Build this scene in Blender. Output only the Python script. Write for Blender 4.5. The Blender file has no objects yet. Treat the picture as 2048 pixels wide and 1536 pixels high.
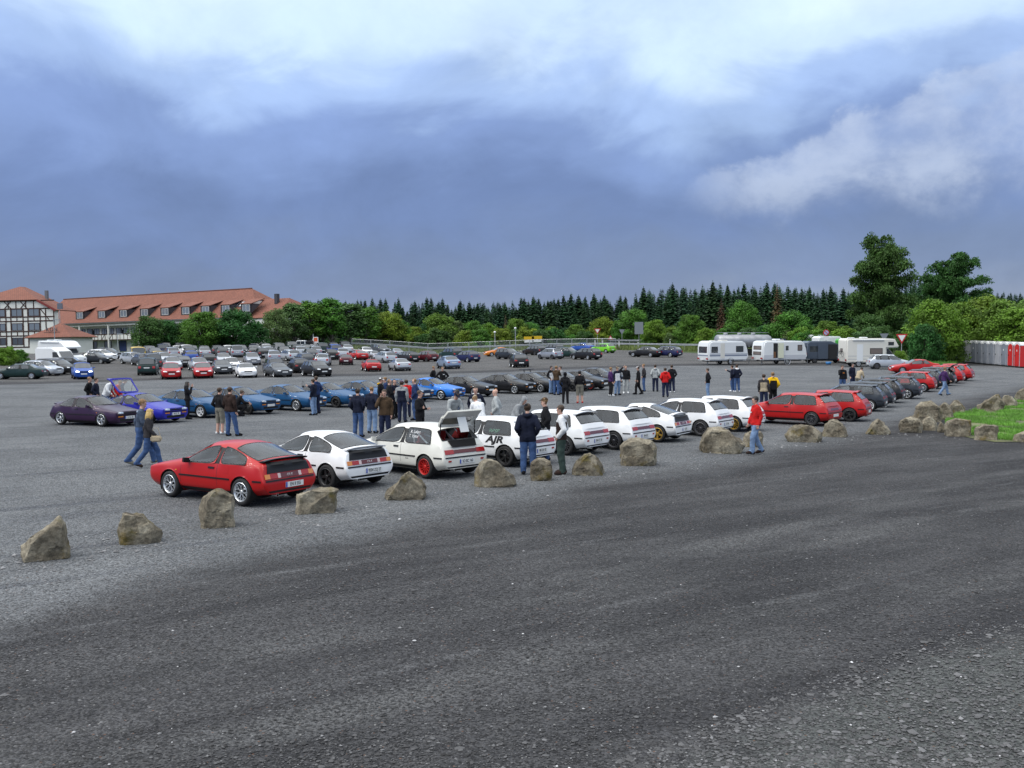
import bpy, bmesh, math, random
import numpy as np
from mathutils import Vector, Matrix, Euler
from mathutils.bvhtree import BVHTree
from mathutils import noise as mnoise
R = math.radians
random.seed(7)
SC = bpy.context.scene
COL = SC.collection

# ------------------------------------------------------------------ camera
FPX = 2000.0                      # focal length in photo pixels (2048 wide)
CAM = Vector((0.0, 0.0, 3.45))
PITCH, ROLL = R(2.376), R(1.0)
_f = Vector((0, math.cos(PITCH), -math.sin(PITCH)))
_r0 = Vector((1, 0, 0)); _u0 = _r0.cross(_f)
CR = _r0*math.cos(ROLL) - _u0*math.sin(ROLL)
CU = _u0*math.cos(ROLL) + _r0*math.sin(ROLL)
CF = _f
cam_d = bpy.data.cameras.new('camera'); cam = bpy.data.objects.new('camera', cam_d); COL.objects.link(cam)
cam_d.sensor_width = 36.0; cam_d.lens = 36.0*FPX/2048.0
cam_d.clip_start = 0.1; cam_d.clip_end = 5000
cam.matrix_world = Matrix(((CR.x, CU.x, -CF.x, CAM.x), (CR.y, CU.y, -CF.y, CAM.y), (CR.z, CU.z, -CF.z, CAM.z), (0, 0, 0, 1)))
SC.camera = cam

# ------------------------------------------------------------------ sky and sun
SUN_AZ, SUN_EL = R(208.0), R(54.0)   # azimuth from +X counterclockwise: behind the camera and to the left
def build_world():
    w = bpy.data.worlds.new('World'); SC.world = w; w.use_nodes = True
    nt = w.node_tree; nt.nodes.clear(); N = nt.nodes.new; L = nt.links.new
    out = N('ShaderNodeOutputWorld'); bg = N('ShaderNodeBackground')
    sky = N('ShaderNodeTexSky'); sky.sky_type = 'NISHITA'; sky.sun_disc = False
    sky.sun_elevation = SUN_EL; sky.sun_rotation = R(90) - SUN_AZ
    skys = N('ShaderNodeVectorMath'); skys.operation = 'SCALE'; skys.inputs[3].default_value = 0.1
    L(sky.outputs[0], skys.inputs[0])
    tc = N('ShaderNodeTexCoord'); sep = N('ShaderNodeSeparateXYZ'); L(tc.outputs['Generated'], sep.inputs[0])
    def math_(op, a, b=None, c=None, clamp=False):
        m = N('ShaderNodeMath'); m.operation = op; m.use_clamp = clamp
        for i, v in enumerate((a, b, c)):
            if v is None: continue
            if hasattr(v, 'is_output') or hasattr(v, 'links'): L(v, m.inputs[i])
            else: m.inputs[i].default_value = v
        return m.outputs[0]
    zc = math_('MAXIMUM', sep.outputs[2], 0.0)
    def noise(scale, detail, rough, off, dist=0.0, rot=0.0, zs=1.9):
        mp = N('ShaderNodeMapping'); mp.vector_type = 'POINT'; mp.inputs['Scale'].default_value = (1.0, 1.0, zs); mp.inputs['Location'].default_value = off; mp.inputs['Rotation'].default_value = (0, rot, 0); L(tc.outputs['Generated'], mp.inputs[0])
        n = N('ShaderNodeTexNoise'); n.inputs['Scale'].default_value = scale; n.inputs['Detail'].default_value = detail
        n.inputs['Roughness'].default_value = rough; n.inputs['Distortion'].default_value = dist; L(mp.outputs[0], n.inputs[0]); return n.outputs[0]
    big = noise(2.6, 4.0, 0.5, (SKY_OFF[0], SKY_OFF[1], 0.0), 0.5, R(-18))
    fine = noise(7.0, 7.0, 0.55, (4.2, 0.6, 0.0), 0.7, R(-25))
    # the overcast thins with height: the storm bank low down, brighter cover overhead
    e = math_('ADD', zc, math_('MULTIPLY', math_('SUBTRACT', big, 0.5), 0.24))
    e = math_('ADD', e, math_('MULTIPLY', math_('SUBTRACT', fine, 0.5), 0.10))
    ramp = N('ShaderNodeValToRGB'); ramp.color_ramp.interpolation = 'EASE'
    el = ramp.color_ramp.elements
    cols = SKY_RAMP
    el[0].position, el[0].color = cols[0][0], cols[0][1] + (1,)
    el[1].position, el[1].color = cols[-1][0], cols[-1][1] + (1,)
    for p, c in cols[1:-1]:
        k = el.new(p); k.color = c + (1,)
    L(e, ramp.inputs[0])
    # one lit cumulus shelf standing in front of the bank on the right
    ya = math_('MAXIMUM', sep.outputs[1], 0.05); az = math_('DIVIDE', sep.outputs[0], ya); elv = math_('DIVIDE', sep.outputs[2], ya)
    puff = noise(12.0, 9.0, 0.58, (1.0, 7.0, 2.0), 0.15, 0.0, 1.3)
    warp = math_('MULTIPLY', math_('SUBTRACT', puff, 0.5), 0.10)
    up = math_('MULTIPLY_ADD', math_('SUBTRACT', az, 0.17), 0.42, 0.150); up = math_('MINIMUM', up, 0.36)
    def sm(v, a_, b_):
        m = N('ShaderNodeMapRange'); m.interpolation_type = 'SMOOTHSTEP'; L(v, m.inputs[0]); m.inputs[1].default_value = a_; m.inputs[2].default_value = b_; return m.outputs[0]
    shelf = math_('MULTIPLY', sm(math_('ADD', math_('SUBTRACT', up, elv), warp), -0.002, 0.014), sm(math_('ADD', math_('SUBTRACT', elv, 0.118), warp), -0.010, 0.055))
    shelf = math_('MULTIPLY', shelf, sm(az, 0.15, 0.26)); shelf = math_('MULTIPLY', shelf, math_('MULTIPLY_ADD', sm(puff, 0.34, 0.66), 0.75, 0.25))
    smix = N('ShaderNodeMix'); smix.data_type = 'RGBA'; L(math_('MULTIPLY', shelf, 0.60), smix.inputs[0])
    veil = noise(4.5, 7.0, 0.6, (2.0, 3.0, 5.0), 0.4, R(-30), 1.5); vm = N('ShaderNodeVectorMath'); vm.operation = 'SCALE'; L(ramp.outputs[0], vm.inputs[0])
    mr = N('ShaderNodeMapRange'); L(veil, mr.inputs[0]); mr.inputs[1].default_value = 0.3; mr.inputs[2].default_value = 0.7; mr.inputs[3].default_value = 0.84; mr.inputs[4].default_value = 1.20; L(mr.outputs[0], vm.inputs[3])
    L(vm.outputs[0], smix.inputs[6]); smix.inputs[7].default_value = (0.40, 0.45, 0.55, 1)
    mix = N('ShaderNodeMix'); mix.data_type = 'RGBA'; mix.inputs[0].default_value = 0.90
    L(skys.outputs[0], mix.inputs[6]); L(smix.outputs[2], mix.inputs[7])
    L(mix.outputs[2], bg.inputs[0]); bg.inputs[1].default_value = 1.0
    L(bg.outputs[0], out.inputs[0])
SKY_OFF = (1.5, 2.6)
SKY_RAMP = [(0.0, (0.136, 0.174, 0.272)), (0.06, (0.096, 0.134, 0.246)), (0.13, (0.090, 0.134, 0.274)), (0.20, (0.140, 0.203, 0.385)), (0.25, (0.245, 0.338, 0.540)), (0.30, (0.41, 0.52, 0.67)), (0.42, (0.66, 0.73, 0.80)), (1.0, (0.92, 0.94, 0.96))]
build_world()
sun_d = bpy.data.lights.new('sun', 'SUN'); sun = bpy.data.objects.new('sun', sun_d); COL.objects.link(sun)
sun_d.energy = 1.5; sun_d.angle = R(60); sun_d.color = (1.0, 0.96, 0.9)
_sd = Vector((math.cos(SUN_AZ)*math.cos(SUN_EL), math.sin(SUN_AZ)*math.cos(SUN_EL), math.sin(SUN_EL)))
sun.rotation_euler = _sd.to_track_quat('Z', 'Y').to_euler()
sun.location = (0, 0, 60)
sun_d.cycles.use_multiple_importance_sampling = False      # an overcast sun has no disc to mirror
vs = SC.view_settings
vs.view_transform = 'Standard'; vs.look = 'None'; vs.gamma = 1.0; vs.use_curve_mapping = False; vs.exposure = 0.75
SC.cycles.max_bounces = 6; SC.cycles.transparent_max_bounces = 12
SC.cycles.diffuse_bounces = 3; SC.cycles.glossy_bounces = 3; SC.cycles.transmission_bounces = 4
SC.cycles.use_denoising = True

# ------------------------------------------------------------------ object helpers
def tag(o, label=None, cat=None, group=None, kind=None):
    if label: o['label'] = label
    if cat: o['category'] = cat
    if group: o['group'] = group
    if kind: o['kind'] = kind
    return o
def empty(name, loc=(0, 0, 0), rz=0.0, parent=None):
    o = bpy.data.objects.new(name, None); COL.objects.link(o); o.empty_display_size = 0.3
    o.location = loc; o.rotation_euler = (0, 0, rz)
    if parent: o.parent = parent
    return o
def link(name, mesh, parent=None, mats=None, loc=None, rot=None):
    """one object; mats are set per object so copies can share the mesh"""
    o = bpy.data.objects.new(name, mesh); COL.objects.link(o)
    if parent is not None: o.parent = parent
    if loc is not None: o.location = loc
    if rot is not None: o.rotation_euler = rot
    if mats is not None:
        if not isinstance(mats, (list, tuple)): mats = [mats]
        while len(mesh.materials) < len(mats): mesh.materials.append(mats[len(mesh.materials)])
        for i, m in enumerate(mats):
            if mesh.materials[i] is not m:
                o.material_slots[i].link = 'OBJECT'; o.material_slots[i].material = m
    return o
def mesh_from(name, verts, faces, smooth=False, fmats=None):
    me = bpy.data.meshes.new(name); me.from_pydata([tuple(v) for v in verts], [], faces)
    if smooth: me.polygons.foreach_set('use_smooth', [True]*len(me.polygons))
    if fmats is not None:
        me.polygons.foreach_set('material_index', fmats)
    me.update(); return me
def mesh_np(name, V, F, smooth=False, fmats=None):
    """V (n,3) float, F (m,k) int with constant k"""
    me = bpy.data.meshes.new(name); n, m, k = len(V), len(F), F.shape[1]
    me.vertices.add(n); me.vertices.foreach_set('co', np.asarray(V, np.float32).ravel())
    me.loops.add(m*k); me.loops.foreach_set('vertex_index', np.asarray(F, np.int32).ravel())
    me.polygons.add(m); me.polygons.foreach_set('loop_start', np.arange(0, m*k, k, dtype=np.int32))
    if smooth: me.polygons.foreach_set('use_smooth', np.ones(m, bool))
    if fmats is not None: me.polygons.foreach_set('material_index', np.asarray(fmats, np.int32))
    me.update(calc_edges=True); return me
class MB:
    """collects simple solids into one mesh"""
    def __init__(s): s.v, s.f, s.m = [], [], []
    def add(s, verts, faces, mi=0):
        b = len(s.v); s.v += [Vector(v) for v in verts]; s.f += [tuple(i + b for i in f) for f in faces]; s.m += [mi]*len(faces); return s
    def box(s, x0, x1, y0, y1, z0, z1, mi=0, M=None):
        v = [Vector((x, y, z)) for z in (z0, z1) for y in (y0, y1) for x in (x0, x1)]
        if M is not None: v = [M @ p for p in v]
        return s.add(v, [(0, 2, 3, 1), (4, 5, 7, 6), (0, 1, 5, 4), (2, 6, 7, 3), (0, 4, 6, 2), (1, 3, 7, 5)], mi)
    def bar(s, a, b, w, h=None, mi=0, up=(0, 0, 1)):
        a, b = Vector(a), Vector(b); h = h or w; d = (b - a)
        if d.length < 1e-6: return s
        d.normalize(); u = Vector(up)
        if abs(d.dot(u)) > .98: u = Vector((0, 1, 0))
        x = d.cross(u).normalized(); y = x.cross(d)
        v = [p + x*(sx*w/2) + y*(sy*h/2) for p in (a, b) for sx, sy in ((-1, -1), (1, -1), (1, 1), (-1, 1))]
        return s.add(v, [(3, 2, 1, 0), (4, 5, 6, 7), (0, 1, 5, 4), (1, 2, 6, 5), (2, 3, 7, 6), (3, 0, 4, 7)], mi)
    def tube(s, pts, rad, n=8, mi=0, cap=True):
        pts = [Vector(p) for p in pts]; m = len(pts)
        rads = rad if isinstance(rad, (list, tuple)) else [rad]*m
        verts = []; x = None
        for i, p in enumerate(pts):
            d = (pts[min(i+1, m-1)] - pts[max(i-1, 0)])
            d = d.normalized() if d.length > 1e-9 else Vector((0, 0, 1))
            if x is None:
                u = Vector((0, 0, 1)) if abs(d.z) < .9 else Vector((1, 0, 0)); x = d.cross(u).normalized()
            else:
                x = (x - d*x.dot(d))
                x = x.normalized() if x.length > 1e-6 else d.orthogonal().normalized()
            y = d.cross(x)
            verts += [p + (x*math.cos(2*math.pi*k/n) + y*math.sin(2*math.pi*k/n))*rads[i] for k in range(n)]
        faces = [(i*n+k, i*n+(k+1) % n, (i+1)*n+(k+1) % n, (i+1)*n+k) for i in range(m-1) for k in range(n)]
        if cap: faces += [tuple(range(n))[::-1], tuple((m-1)*n+k for k in range(n))]
        return s.add(verts, faces, mi)
    def lathe(s, prof, n=24, axis='z', center=(0, 0, 0), mi=0, close=False):
        """prof: list of (r, h)"""
        c = Vector(center); v = []
        for r, h in prof:
            for k in range(n):
                a = 2*math.pi*k/n
                p = (r*math.cos(a), r*math.sin(a), h)
                if axis == 'y': p = (p[0], p[2], p[1])
                if axis == 'x': p = (p[2], p[0], p[1])
                v.append(c + Vector(p))
        m = len(prof)
        f = [(i*n+k, i*n+(k+1) % n, ((i+1) % m)*n+(k+1) % n, ((i+1) % m)*n+k) for i in range(m if close else m-1) for k in range(n)]
        return s.add(v, f, mi)
    def prism(s, poly, d0, d1, plane='xz', mi=0):
        """extrude a 2D polygon; plane xz -> depth along y, yz -> depth along x, xy -> depth along z"""
        def P(p, d): return (p[0], d, p[1]) if plane == 'xz' else ((d, p[0], p[1]) if plane == 'yz' else (p[0], p[1], d))
        n = len(poly); v = [P(p, d0) for p in poly] + [P(p, d1) for p in poly]
        return s.add(v, [tuple(range(n)), tuple(range(2*n-1, n-1, -1))] + [(i, i+n, (i+1) % n + n, (i+1) % n) for i in range(n)], mi)
    def mesh(s, name, smooth=False):
        me = mesh_from(name, s.v, s.f, smooth, s.m)
        bm = bmesh.new(); bm.from_mesh(me); bmesh.ops.recalc_face_normals(bm, faces=bm.faces); bm.to_mesh(me); bm.free()
        return me
    def build(s, name, mats=None, parent=None, smooth=False, **k):
        return link(name, s.mesh(name, smooth), parent, mats, **k)
def autosmooth(me, deg=35):
    me.polygons.foreach_set('use_smooth', [True]*len(me.polygons))
    try: me.set_sharp_from_angle(angle=R(deg))
    except Exception: pass
    return me

# ------------------------------------------------------------------ materials
MATS = {}
def srgb(r, g, b):
    f = lambda c: (c/255/12.92) if c/255 <= .04045 else ((c/255+.055)/1.055)**2.4
    return (f(r), f(g), f(b))
def mat(name, col, rough=0.6, metal=0.0, coat=0.0, var=0.0, vscale=6.0, spec=0.5, emit=None, estr=0.0, bump=0.0, bscale=40.0, coords='Object'):
    if name in MATS: return MATS[name]
    m = bpy.data.materials.new(name); m.use_nodes = True; nt = m.node_tree
    b = nt.nodes['Principled BSDF']
    b.inputs['Base Color'].default_value = (*col, 1); b.inputs['Roughness'].default_value = rough
    b.inputs['Metallic'].default_value = metal; b.inputs['Specular IOR Level'].default_value = spec
    b.inputs['Coat Weight'].default_value = coat; b.inputs['Coat Roughness'].default_value = 0.09
    if emit: b.inputs['Emission Color'].default_value = (*emit, 1); b.inputs['Emission Strength'].default_value = estr
    if var > 0 or bump > 0:
        tc = nt.nodes.new('ShaderNodeTexCoord'); n = nt.nodes.new('ShaderNodeTexNoise'); n.inputs['Scale'].default_value = vscale
        n.inputs['Detail'].default_value = 5; nt.links.new(tc.outputs[coords], n.inputs[0])
        if var > 0:
            mr = nt.nodes.new('ShaderNodeMapRange'); mr.inputs[1].default_value = .3; mr.inputs[2].default_value = .7
            mr.inputs[3].default_value = 1-var; mr.inputs[4].default_value = 1+var; nt.links.new(n.outputs[0], mr.inputs[0])
            vm = nt.nodes.new('ShaderNodeVectorMath'); vm.operation = 'SCALE'; vm.inputs[0].default_value = col
            nt.links.new(mr.outputs[0], vm.inputs[3]); nt.links.new(vm.outputs[0], b.inputs['Base Color'])
        if bump > 0:
            n2 = nt.nodes.new('ShaderNodeTexNoise'); n2.inputs['Scale'].default_value = bscale; n2.inputs['Detail'].default_value = 4
            nt.links.new(tc.outputs[coords], n2.inputs[0]); bp = nt.nodes.new('ShaderNodeBump'); bp.inputs['Strength'].default_value = bump; bp.inputs['Distance'].default_value = 0.03
            nt.links.new(n2.outputs[0], bp.inputs['Height']); nt.links.new(bp.outputs[0], b.inputs['Normal'])
    MATS[name] = m; return m
def glass_mat(name, tint, gloss=(1, 1, 1), ior=1.5, rough=0.0):
    if name in MATS: return MATS[name]
    m = bpy.data.materials.new(name); m.use_nodes = True; nt = m.node_tree; nt.nodes.clear()
    o = nt.nodes.new('ShaderNodeOutputMaterial'); mx = nt.nodes.new('ShaderNodeMixShader')
    t = nt.nodes.new('ShaderNodeBsdfTransparent'); t.inputs[0].default_value = (*tint, 1)
    g = nt.nodes.new('ShaderNodeBsdfGlossy'); g.inputs['Color'].default_value = (*gloss, 1); g.inputs['Roughness'].default_value = rough
    fr = nt.nodes.new('ShaderNodeFresnel'); fr.inputs[0].default_value = ior
    nt.links.new(fr.outputs[0], mx.inputs[0]); nt.links.new(t.outputs[0], mx.inputs[1]); nt.links.new(g.outputs[0], mx.inputs[2]); nt.links.new(mx.outputs[0], o.inputs[0])
    MATS[name] = m; return m

# ------------------------------------------------------------------ terrain (metres; the lot tilts a little and climbs towards the back)
KX = math.tan(ROLL)
_AX = ((-60, .027, 90), (-30, .027, 90), (-14, .0125, 70), (5, .018, 58), (15, .020, 58), (200, .020, 58))
def terrain(x, y):
    xa = np.asarray(x, float); ya = np.asarray(y, float)
    A = np.interp(xa, [a[0] for a in _AX], [a[1] for a in _AX]); Y0 = np.interp(xa, [a[0] for a in _AX], [a[2] for a in _AX])
    t = ya - Y0; s = 0.5*(t + np.sqrt(t*t + 120.0)) - 0.5*(np.sqrt(Y0*Y0 + 120.0) - Y0)
    z = -KX*np.clip(xa, -70, 60) + A*s
    c = 3.0; d = c - z                                  # soft cap
    return c - 0.5*(d + np.sqrt(d*d + 0.05))
def tz(x, y): return float(terrain(x, y))
def ray(px, py):
    return (CF*FPX + CR*(px-1024) - CU*(py-768)).normalized()
def at(px, py):
    """ground point seen at a photo pixel"""
    d = ray(px, py); a = 3.0; prev = a
    while a < 420:
        p = CAM + d*a
        if p.z < tz(p.x, p.y):
            lo, hi = prev, a
            for _ in range(30):
                m = (lo+hi)/2; q = CAM + d*m
                if q.z < tz(q.x, q.y): hi = m
                else: lo = m
            q = CAM + d*hi; return Vector((q.x, q.y, tz(q.x, q.y)))
        prev = a; a *= 1.03
    q = CAM + d*300; return Vector((q.x, q.y, tz(q.x, q.y)))
def col_at(px, Y):
    """ground point at depth Y under a photo column (taken at the horizon)"""
    hy = 685 - math.tan(ROLL)*(px-1024); d = ray(px, hy); k = Y/d.y
    return Vector((d.x*k, Y, tz(d.x*k, Y)))
def at_height(px, py, Y):
    """point in space at depth Y under a photo pixel"""
    d = ray(px, py); return CAM + d*(Y/d.y)
def gnormal(x, y):
    e = .6; n = Vector((tz(x-e, y)-tz(x+e, y), tz(x, y-e)-tz(x, y+e), 2*e)); return n.normalized()
def ground_matrix(loc, heading):
    """sits on the slope, +X pointing along heading"""
    n = gnormal(loc.x, loc.y); f = Vector((math.cos(heading), math.sin(heading), 0)); f = (f - n*f.dot(n)).normalized(); l = n.cross(f)
    return Matrix(((f.x, l.x, n.x, loc.x), (f.y, l.y, n.y, loc.y), (f.z, l.z, n.z, loc.z), (0, 0, 0, 1)))
def project(p):
    d = Vector(p) - CAM; w = d.dot(CF); return (1024 + FPX*d.dot(CR)/w, 768 - FPX*d.dot(CU)/w)

# ================================================================== ground
def axis(a, b, fine0, fine1, step, grow):
    xs = [fine0]
    while xs[-1] < fine1: xs.append(xs[-1]+step)
    s = step
    while xs[-1] < b: s *= grow; xs.append(xs[-1]+s)
    s = step; left = [fine0]
    while left[-1] > a: s *= grow; left.append(left[-1]-s)
    return np.array(left[::-1][:-1] + xs)
def sdist_curve(X, Y, pts):
    xs = [p[0] for p in pts]; ys = [p[1] for p in pts]
    return np.interp(X, xs, ys) - Y            # positive on the camera's side of the line
BND_DARK = [(p.x, p.y) for p in (at(x, y) for x, y in ((0, 1250), (200, 1185), (420, 1120), (700, 1060), (950, 1010), (1150, 962), (1400, 925), (1600, 890), (1750, 850), (1900, 800), (2048, 772)))]
BND_CORNER = [(p.x, p.y) for p in (at(x, y) for x, y in ((1250, 1560), (1450, 1480), (1620, 1405), (1800, 1330), (1930, 1285), (2048, 1265)))]
BND_FAR = [(-120, 96)] + [(p.x, p.y) for p in (at(x, y) for x, y in ((20, 768), (340, 758), (640, 751), (1000, 743), (1380, 730)))] + [(90, 108)]
BND_GREEN = [(-200, 172), (-70, 172), (-30, 182), (0, 192), (16, 190), (28, 150), (40, 132), (50, 116), (62, 110), (120, 100)]
TRACKS = [[at(x, y) for x, y in t] for t in (((60, 1560), (300, 1510), (520, 1462), (800, 1392), (1000, 1328), (1250, 1265), (1500, 1222), (1800, 1185), (2100, 1150)), ((1000, 1200), (1250, 1172), (1500, 1120), (1750, 1060), (2060, 1000)), ((500, 1300), (800, 1250), (1100, 1180), (1400, 1100), (1700, 1020), (2060, 940)))]
def track_dist(X, Y):
    d = np.full(X.shape, 9.0)
    for t in TRACKS:
        for a, b in zip(t, t[1:]):
            ab = np.array([b.x-a.x, b.y-a.y]); L2 = ab @ ab; u = np.clip(((X-a.x)*ab[0]+(Y-a.y)*ab[1])/L2, 0, 1); d = np.minimum(d, np.hypot(X-(a.x+u*ab[0]), Y-(a.y+u*ab[1])))
    return d
def build_ground():
    xs = axis(-2500, 2500, -26, 30, .38, 1.09); ys = axis(-60, 3000, 6.0, 62, .38, 1.045)
    X, Y = np.meshgrid(xs, ys); Z = terrain(X, Y)
    n = np.array([mnoise.noise((x*.35, y*.35, 0)) for x, y in zip(X.ravel(), Y.ravel())]).reshape(X.shape)
    n2 = np.array([mnoise.noise((x*1.3, y*1.3, 7)) for x, y in zip(X.ravel(), Y.ravel())]).reshape(X.shape)
    near = np.clip((70-Y)/30, 0, 1)*np.clip((Y-3)/3, 0, 1)
    Z = Z + near*(n*.012 + n2*.006) - .012*near
    V = np.stack([X, Y, Z], -1).reshape(-1, 3); h, w = X.shape
    idx = np.arange(h*w).reshape(h, w)
    F = np.stack([idx[:-1, :-1], idx[:-1, 1:], idx[1:, 1:], idx[1:, :-1]], -1).reshape(-1, 4)
    me = mesh_np('ground', V, F, True)
    for nm, d in (('edge', sdist_curve(X, Y, BND_DARK)), ('corner', sdist_curve(X, Y, BND_CORNER)), ('far', -sdist_curve(X, Y, BND_FAR)), ('green', -sdist_curve(X, Y, BND_GREEN)), ('track', track_dist(X, Y))):
        if nm == 'corner': d = np.where(X < BND_CORNER[0][0], -3.0, d)
        a = me.attributes.new(nm, 'FLOAT', 'POINT'); a.data.foreach_set('value', d.ravel().astype(np.float32))
    m = bpy.data.materials.new('gravel_ground'); m.use_nodes = True; nt = m.node_tree; N = nt.nodes.new; L = nt.links.new
    b = nt.nodes['Principled BSDF']; b.inputs['Roughness'].default_value = .92; b.inputs['Specular IOR Level'].default_value = .25
    geo = N('ShaderNodeNewGeometry')
    def noise(scale, detail=4, rough=.55, sx=1, sy=1, rot=0, off=(0, 0, 0)):
        mp = N('ShaderNodeMapping'); mp.vector_type = 'TEXTURE'; mp.inputs['Scale'].default_value = (sx, sy, 1); mp.inputs['Rotation'].default_value = (0, 0, rot); mp.inputs['Location'].default_value = off
        L(geo.outputs['Position'], mp.inputs[0]); t = N('ShaderNodeTexNoise'); t.inputs['Scale'].default_value = scale; t.inputs['Detail'].default_value = detail; t.inputs['Roughness'].default_value = rough
        L(mp.outputs[0], t.inputs[0]); return t.outputs[0]
    def attr(n):
        a = N('ShaderNodeAttribute'); a.attribute_name = n; return a.outputs['Fac']
    def op(o, a, b_=None, c=None):
        mm = N('ShaderNodeMath'); mm.operation = o
        for i, v in enumerate((a, b_, c)):
            if v is None: continue
            if hasattr(v, 'links'): L(v, mm.inputs[i])
            else: mm.inputs[i].default_value = v
        return mm.outputs[0]
    def rng(v, a, b_, c=0.0, d=1.0):
        r = N('ShaderNodeMapRange'); r.interpolation_type = 'SMOOTHSTEP'; L(v, r.inputs[0])
        for i, q in enumerate((a, b_, c, d)): r.inputs[i+1].default_value = q
        return r.outputs[0]
    def mixc(f, a, b_):
        x = N('ShaderNodeMix'); x.data_type = 'RGBA'
        if hasattr(f, 'links'): L(f, x.inputs[0])
        else: x.inputs[0].default_value = f
        for i, v in ((6, a), (7, b_)):
            if hasattr(v, 'links'): L(v, x.inputs[i])
            else: x.inputs[i].default_value = (*v, 1)
        return x.outputs[2]
    big = noise(.25, 5); streak = noise(1.0, 6, .62, 7.0, 1.5, R(31)); streak2 = noise(1.0, 5, .6, 5.0, .55, R(36), (3, 9, 0)); mid = noise(2.3, 5, .6)
    light = mixc(rng(big, .35, .65), (.096, .101, .107), (.128, .134, .140))
    light = mixc(rng(streak2, .5, .72), light, (.075, .080, .089))
    dark = mixc(rng(streak, .34, .66), (.026, .026, .028), (.056, .056, .058))
    dark = mixc(rng(streak2, .55, .75), dark, (.078, .079, .082))
    e = op('ADD', attr('edge'), op('MULTIPLY', op('SUBTRACT', mid, .5), 2.2)); e = op('ADD', e, op('MULTIPLY', op('SUBTRACT', big, .5), 6.0))
    col = mixc(rng(e, -1.6, 2.6), light, dark)
    c = op('ADD', attr('corner'), op('MULTIPLY', op('SUBTRACT', mid, .5), 1.4))
    tk = op('ADD', attr('track'), op('MULTIPLY', op('SUBTRACT', mid, .5), .9))
    col = mixc(op('MULTIPLY', rng(tk, .05, .60, 1.0, 0.0), rng(streak, .35, .6, .15, .7)), col, (.080, .081, .082))
    col = mixc(rng(c, -.25, .5), col, mixc(rng(mid, .3, .7), (.050, .053, .052), (.072, .076, .074)))
    fa = op('ADD', attr('far'), op('MULTIPLY', op('SUBTRACT', mid, .5), 1.5))
    farc = mixc(rng(big, .35, .65), (.076, .075, .075), (.096, .094, .093))
    col = mixc(rng(fa, -2.5, -1.0), col, (.045, .045, .048))
    col = mixc(rng(fa, 2.0, 5.0), col, farc)
    # single stones: cells with their own shade, a few of them pale
    vo = N('ShaderNodeTexVoronoi'); vo.inputs['Scale'].default_value = 38; L(geo.outputs['Position'], vo.inputs[0])
    sepc = N('ShaderNodeSeparateColor'); L(vo.outputs['Color'], sepc.inputs[0])
    shade = rng(sepc.outputs[0], 0, 1, .48, 1.6)
    fine = rng(noise(70, 3, .7), .25, .75, .7, 1.35)
    vm = N('ShaderNodeVectorMath'); vm.operation = 'SCALE'; L(col, vm.inputs[0]); L(op('MULTIPLY', shade, fine), vm.inputs[3])
    pale = op('MULTIPLY', op('GREATER_THAN', sepc.outputs[1], .994), op('LESS_THAN', vo.outputs['Distance'], .42))
    col = mixc(op('MULTIPLY', pale, .75), vm.outputs[0], (.26, .26, .25))
    rust = op('MULTIPLY', op('GREATER_THAN', sepc.outputs[2], .988), op('LESS_THAN', vo.outputs['Distance'], .45))
    col = mixc(op('MULTIPLY', rust, .7), col, (.16, .09, .06))
    gr = op('ADD', attr('green'), op('MULTIPLY', op('SUBTRACT', mid, .5), 4.0))
    col = mixc(rng(gr, -.5, 1.0), col, mixc(rng(mid, .3, .7), (.030, .060, .014), (.065, .085, .030)))
    L(col, b.inputs['Base Color'])
    bp = N('ShaderNodeBump'); bp.inputs['Strength'].default_value = .9; bp.inputs['Distance'].default_value = .03
    vo2 = N('ShaderNodeTexVoronoi'); vo2.inputs['Scale'].default_value = 30; L(geo.outputs['Position'], vo2.inputs[0])
    L(op('ADD', op('MULTIPLY', vo2.outputs['Distance'], -.8), op('MULTIPLY', noise(9, 5), 1.2)), bp.inputs['Height']); L(bp.outputs[0], b.inputs['Normal'])
    g = link('ground', me, None, m); tag(g, 'grey and dark gravel parking ground', None, None, 'structure')
build_ground()

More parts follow.
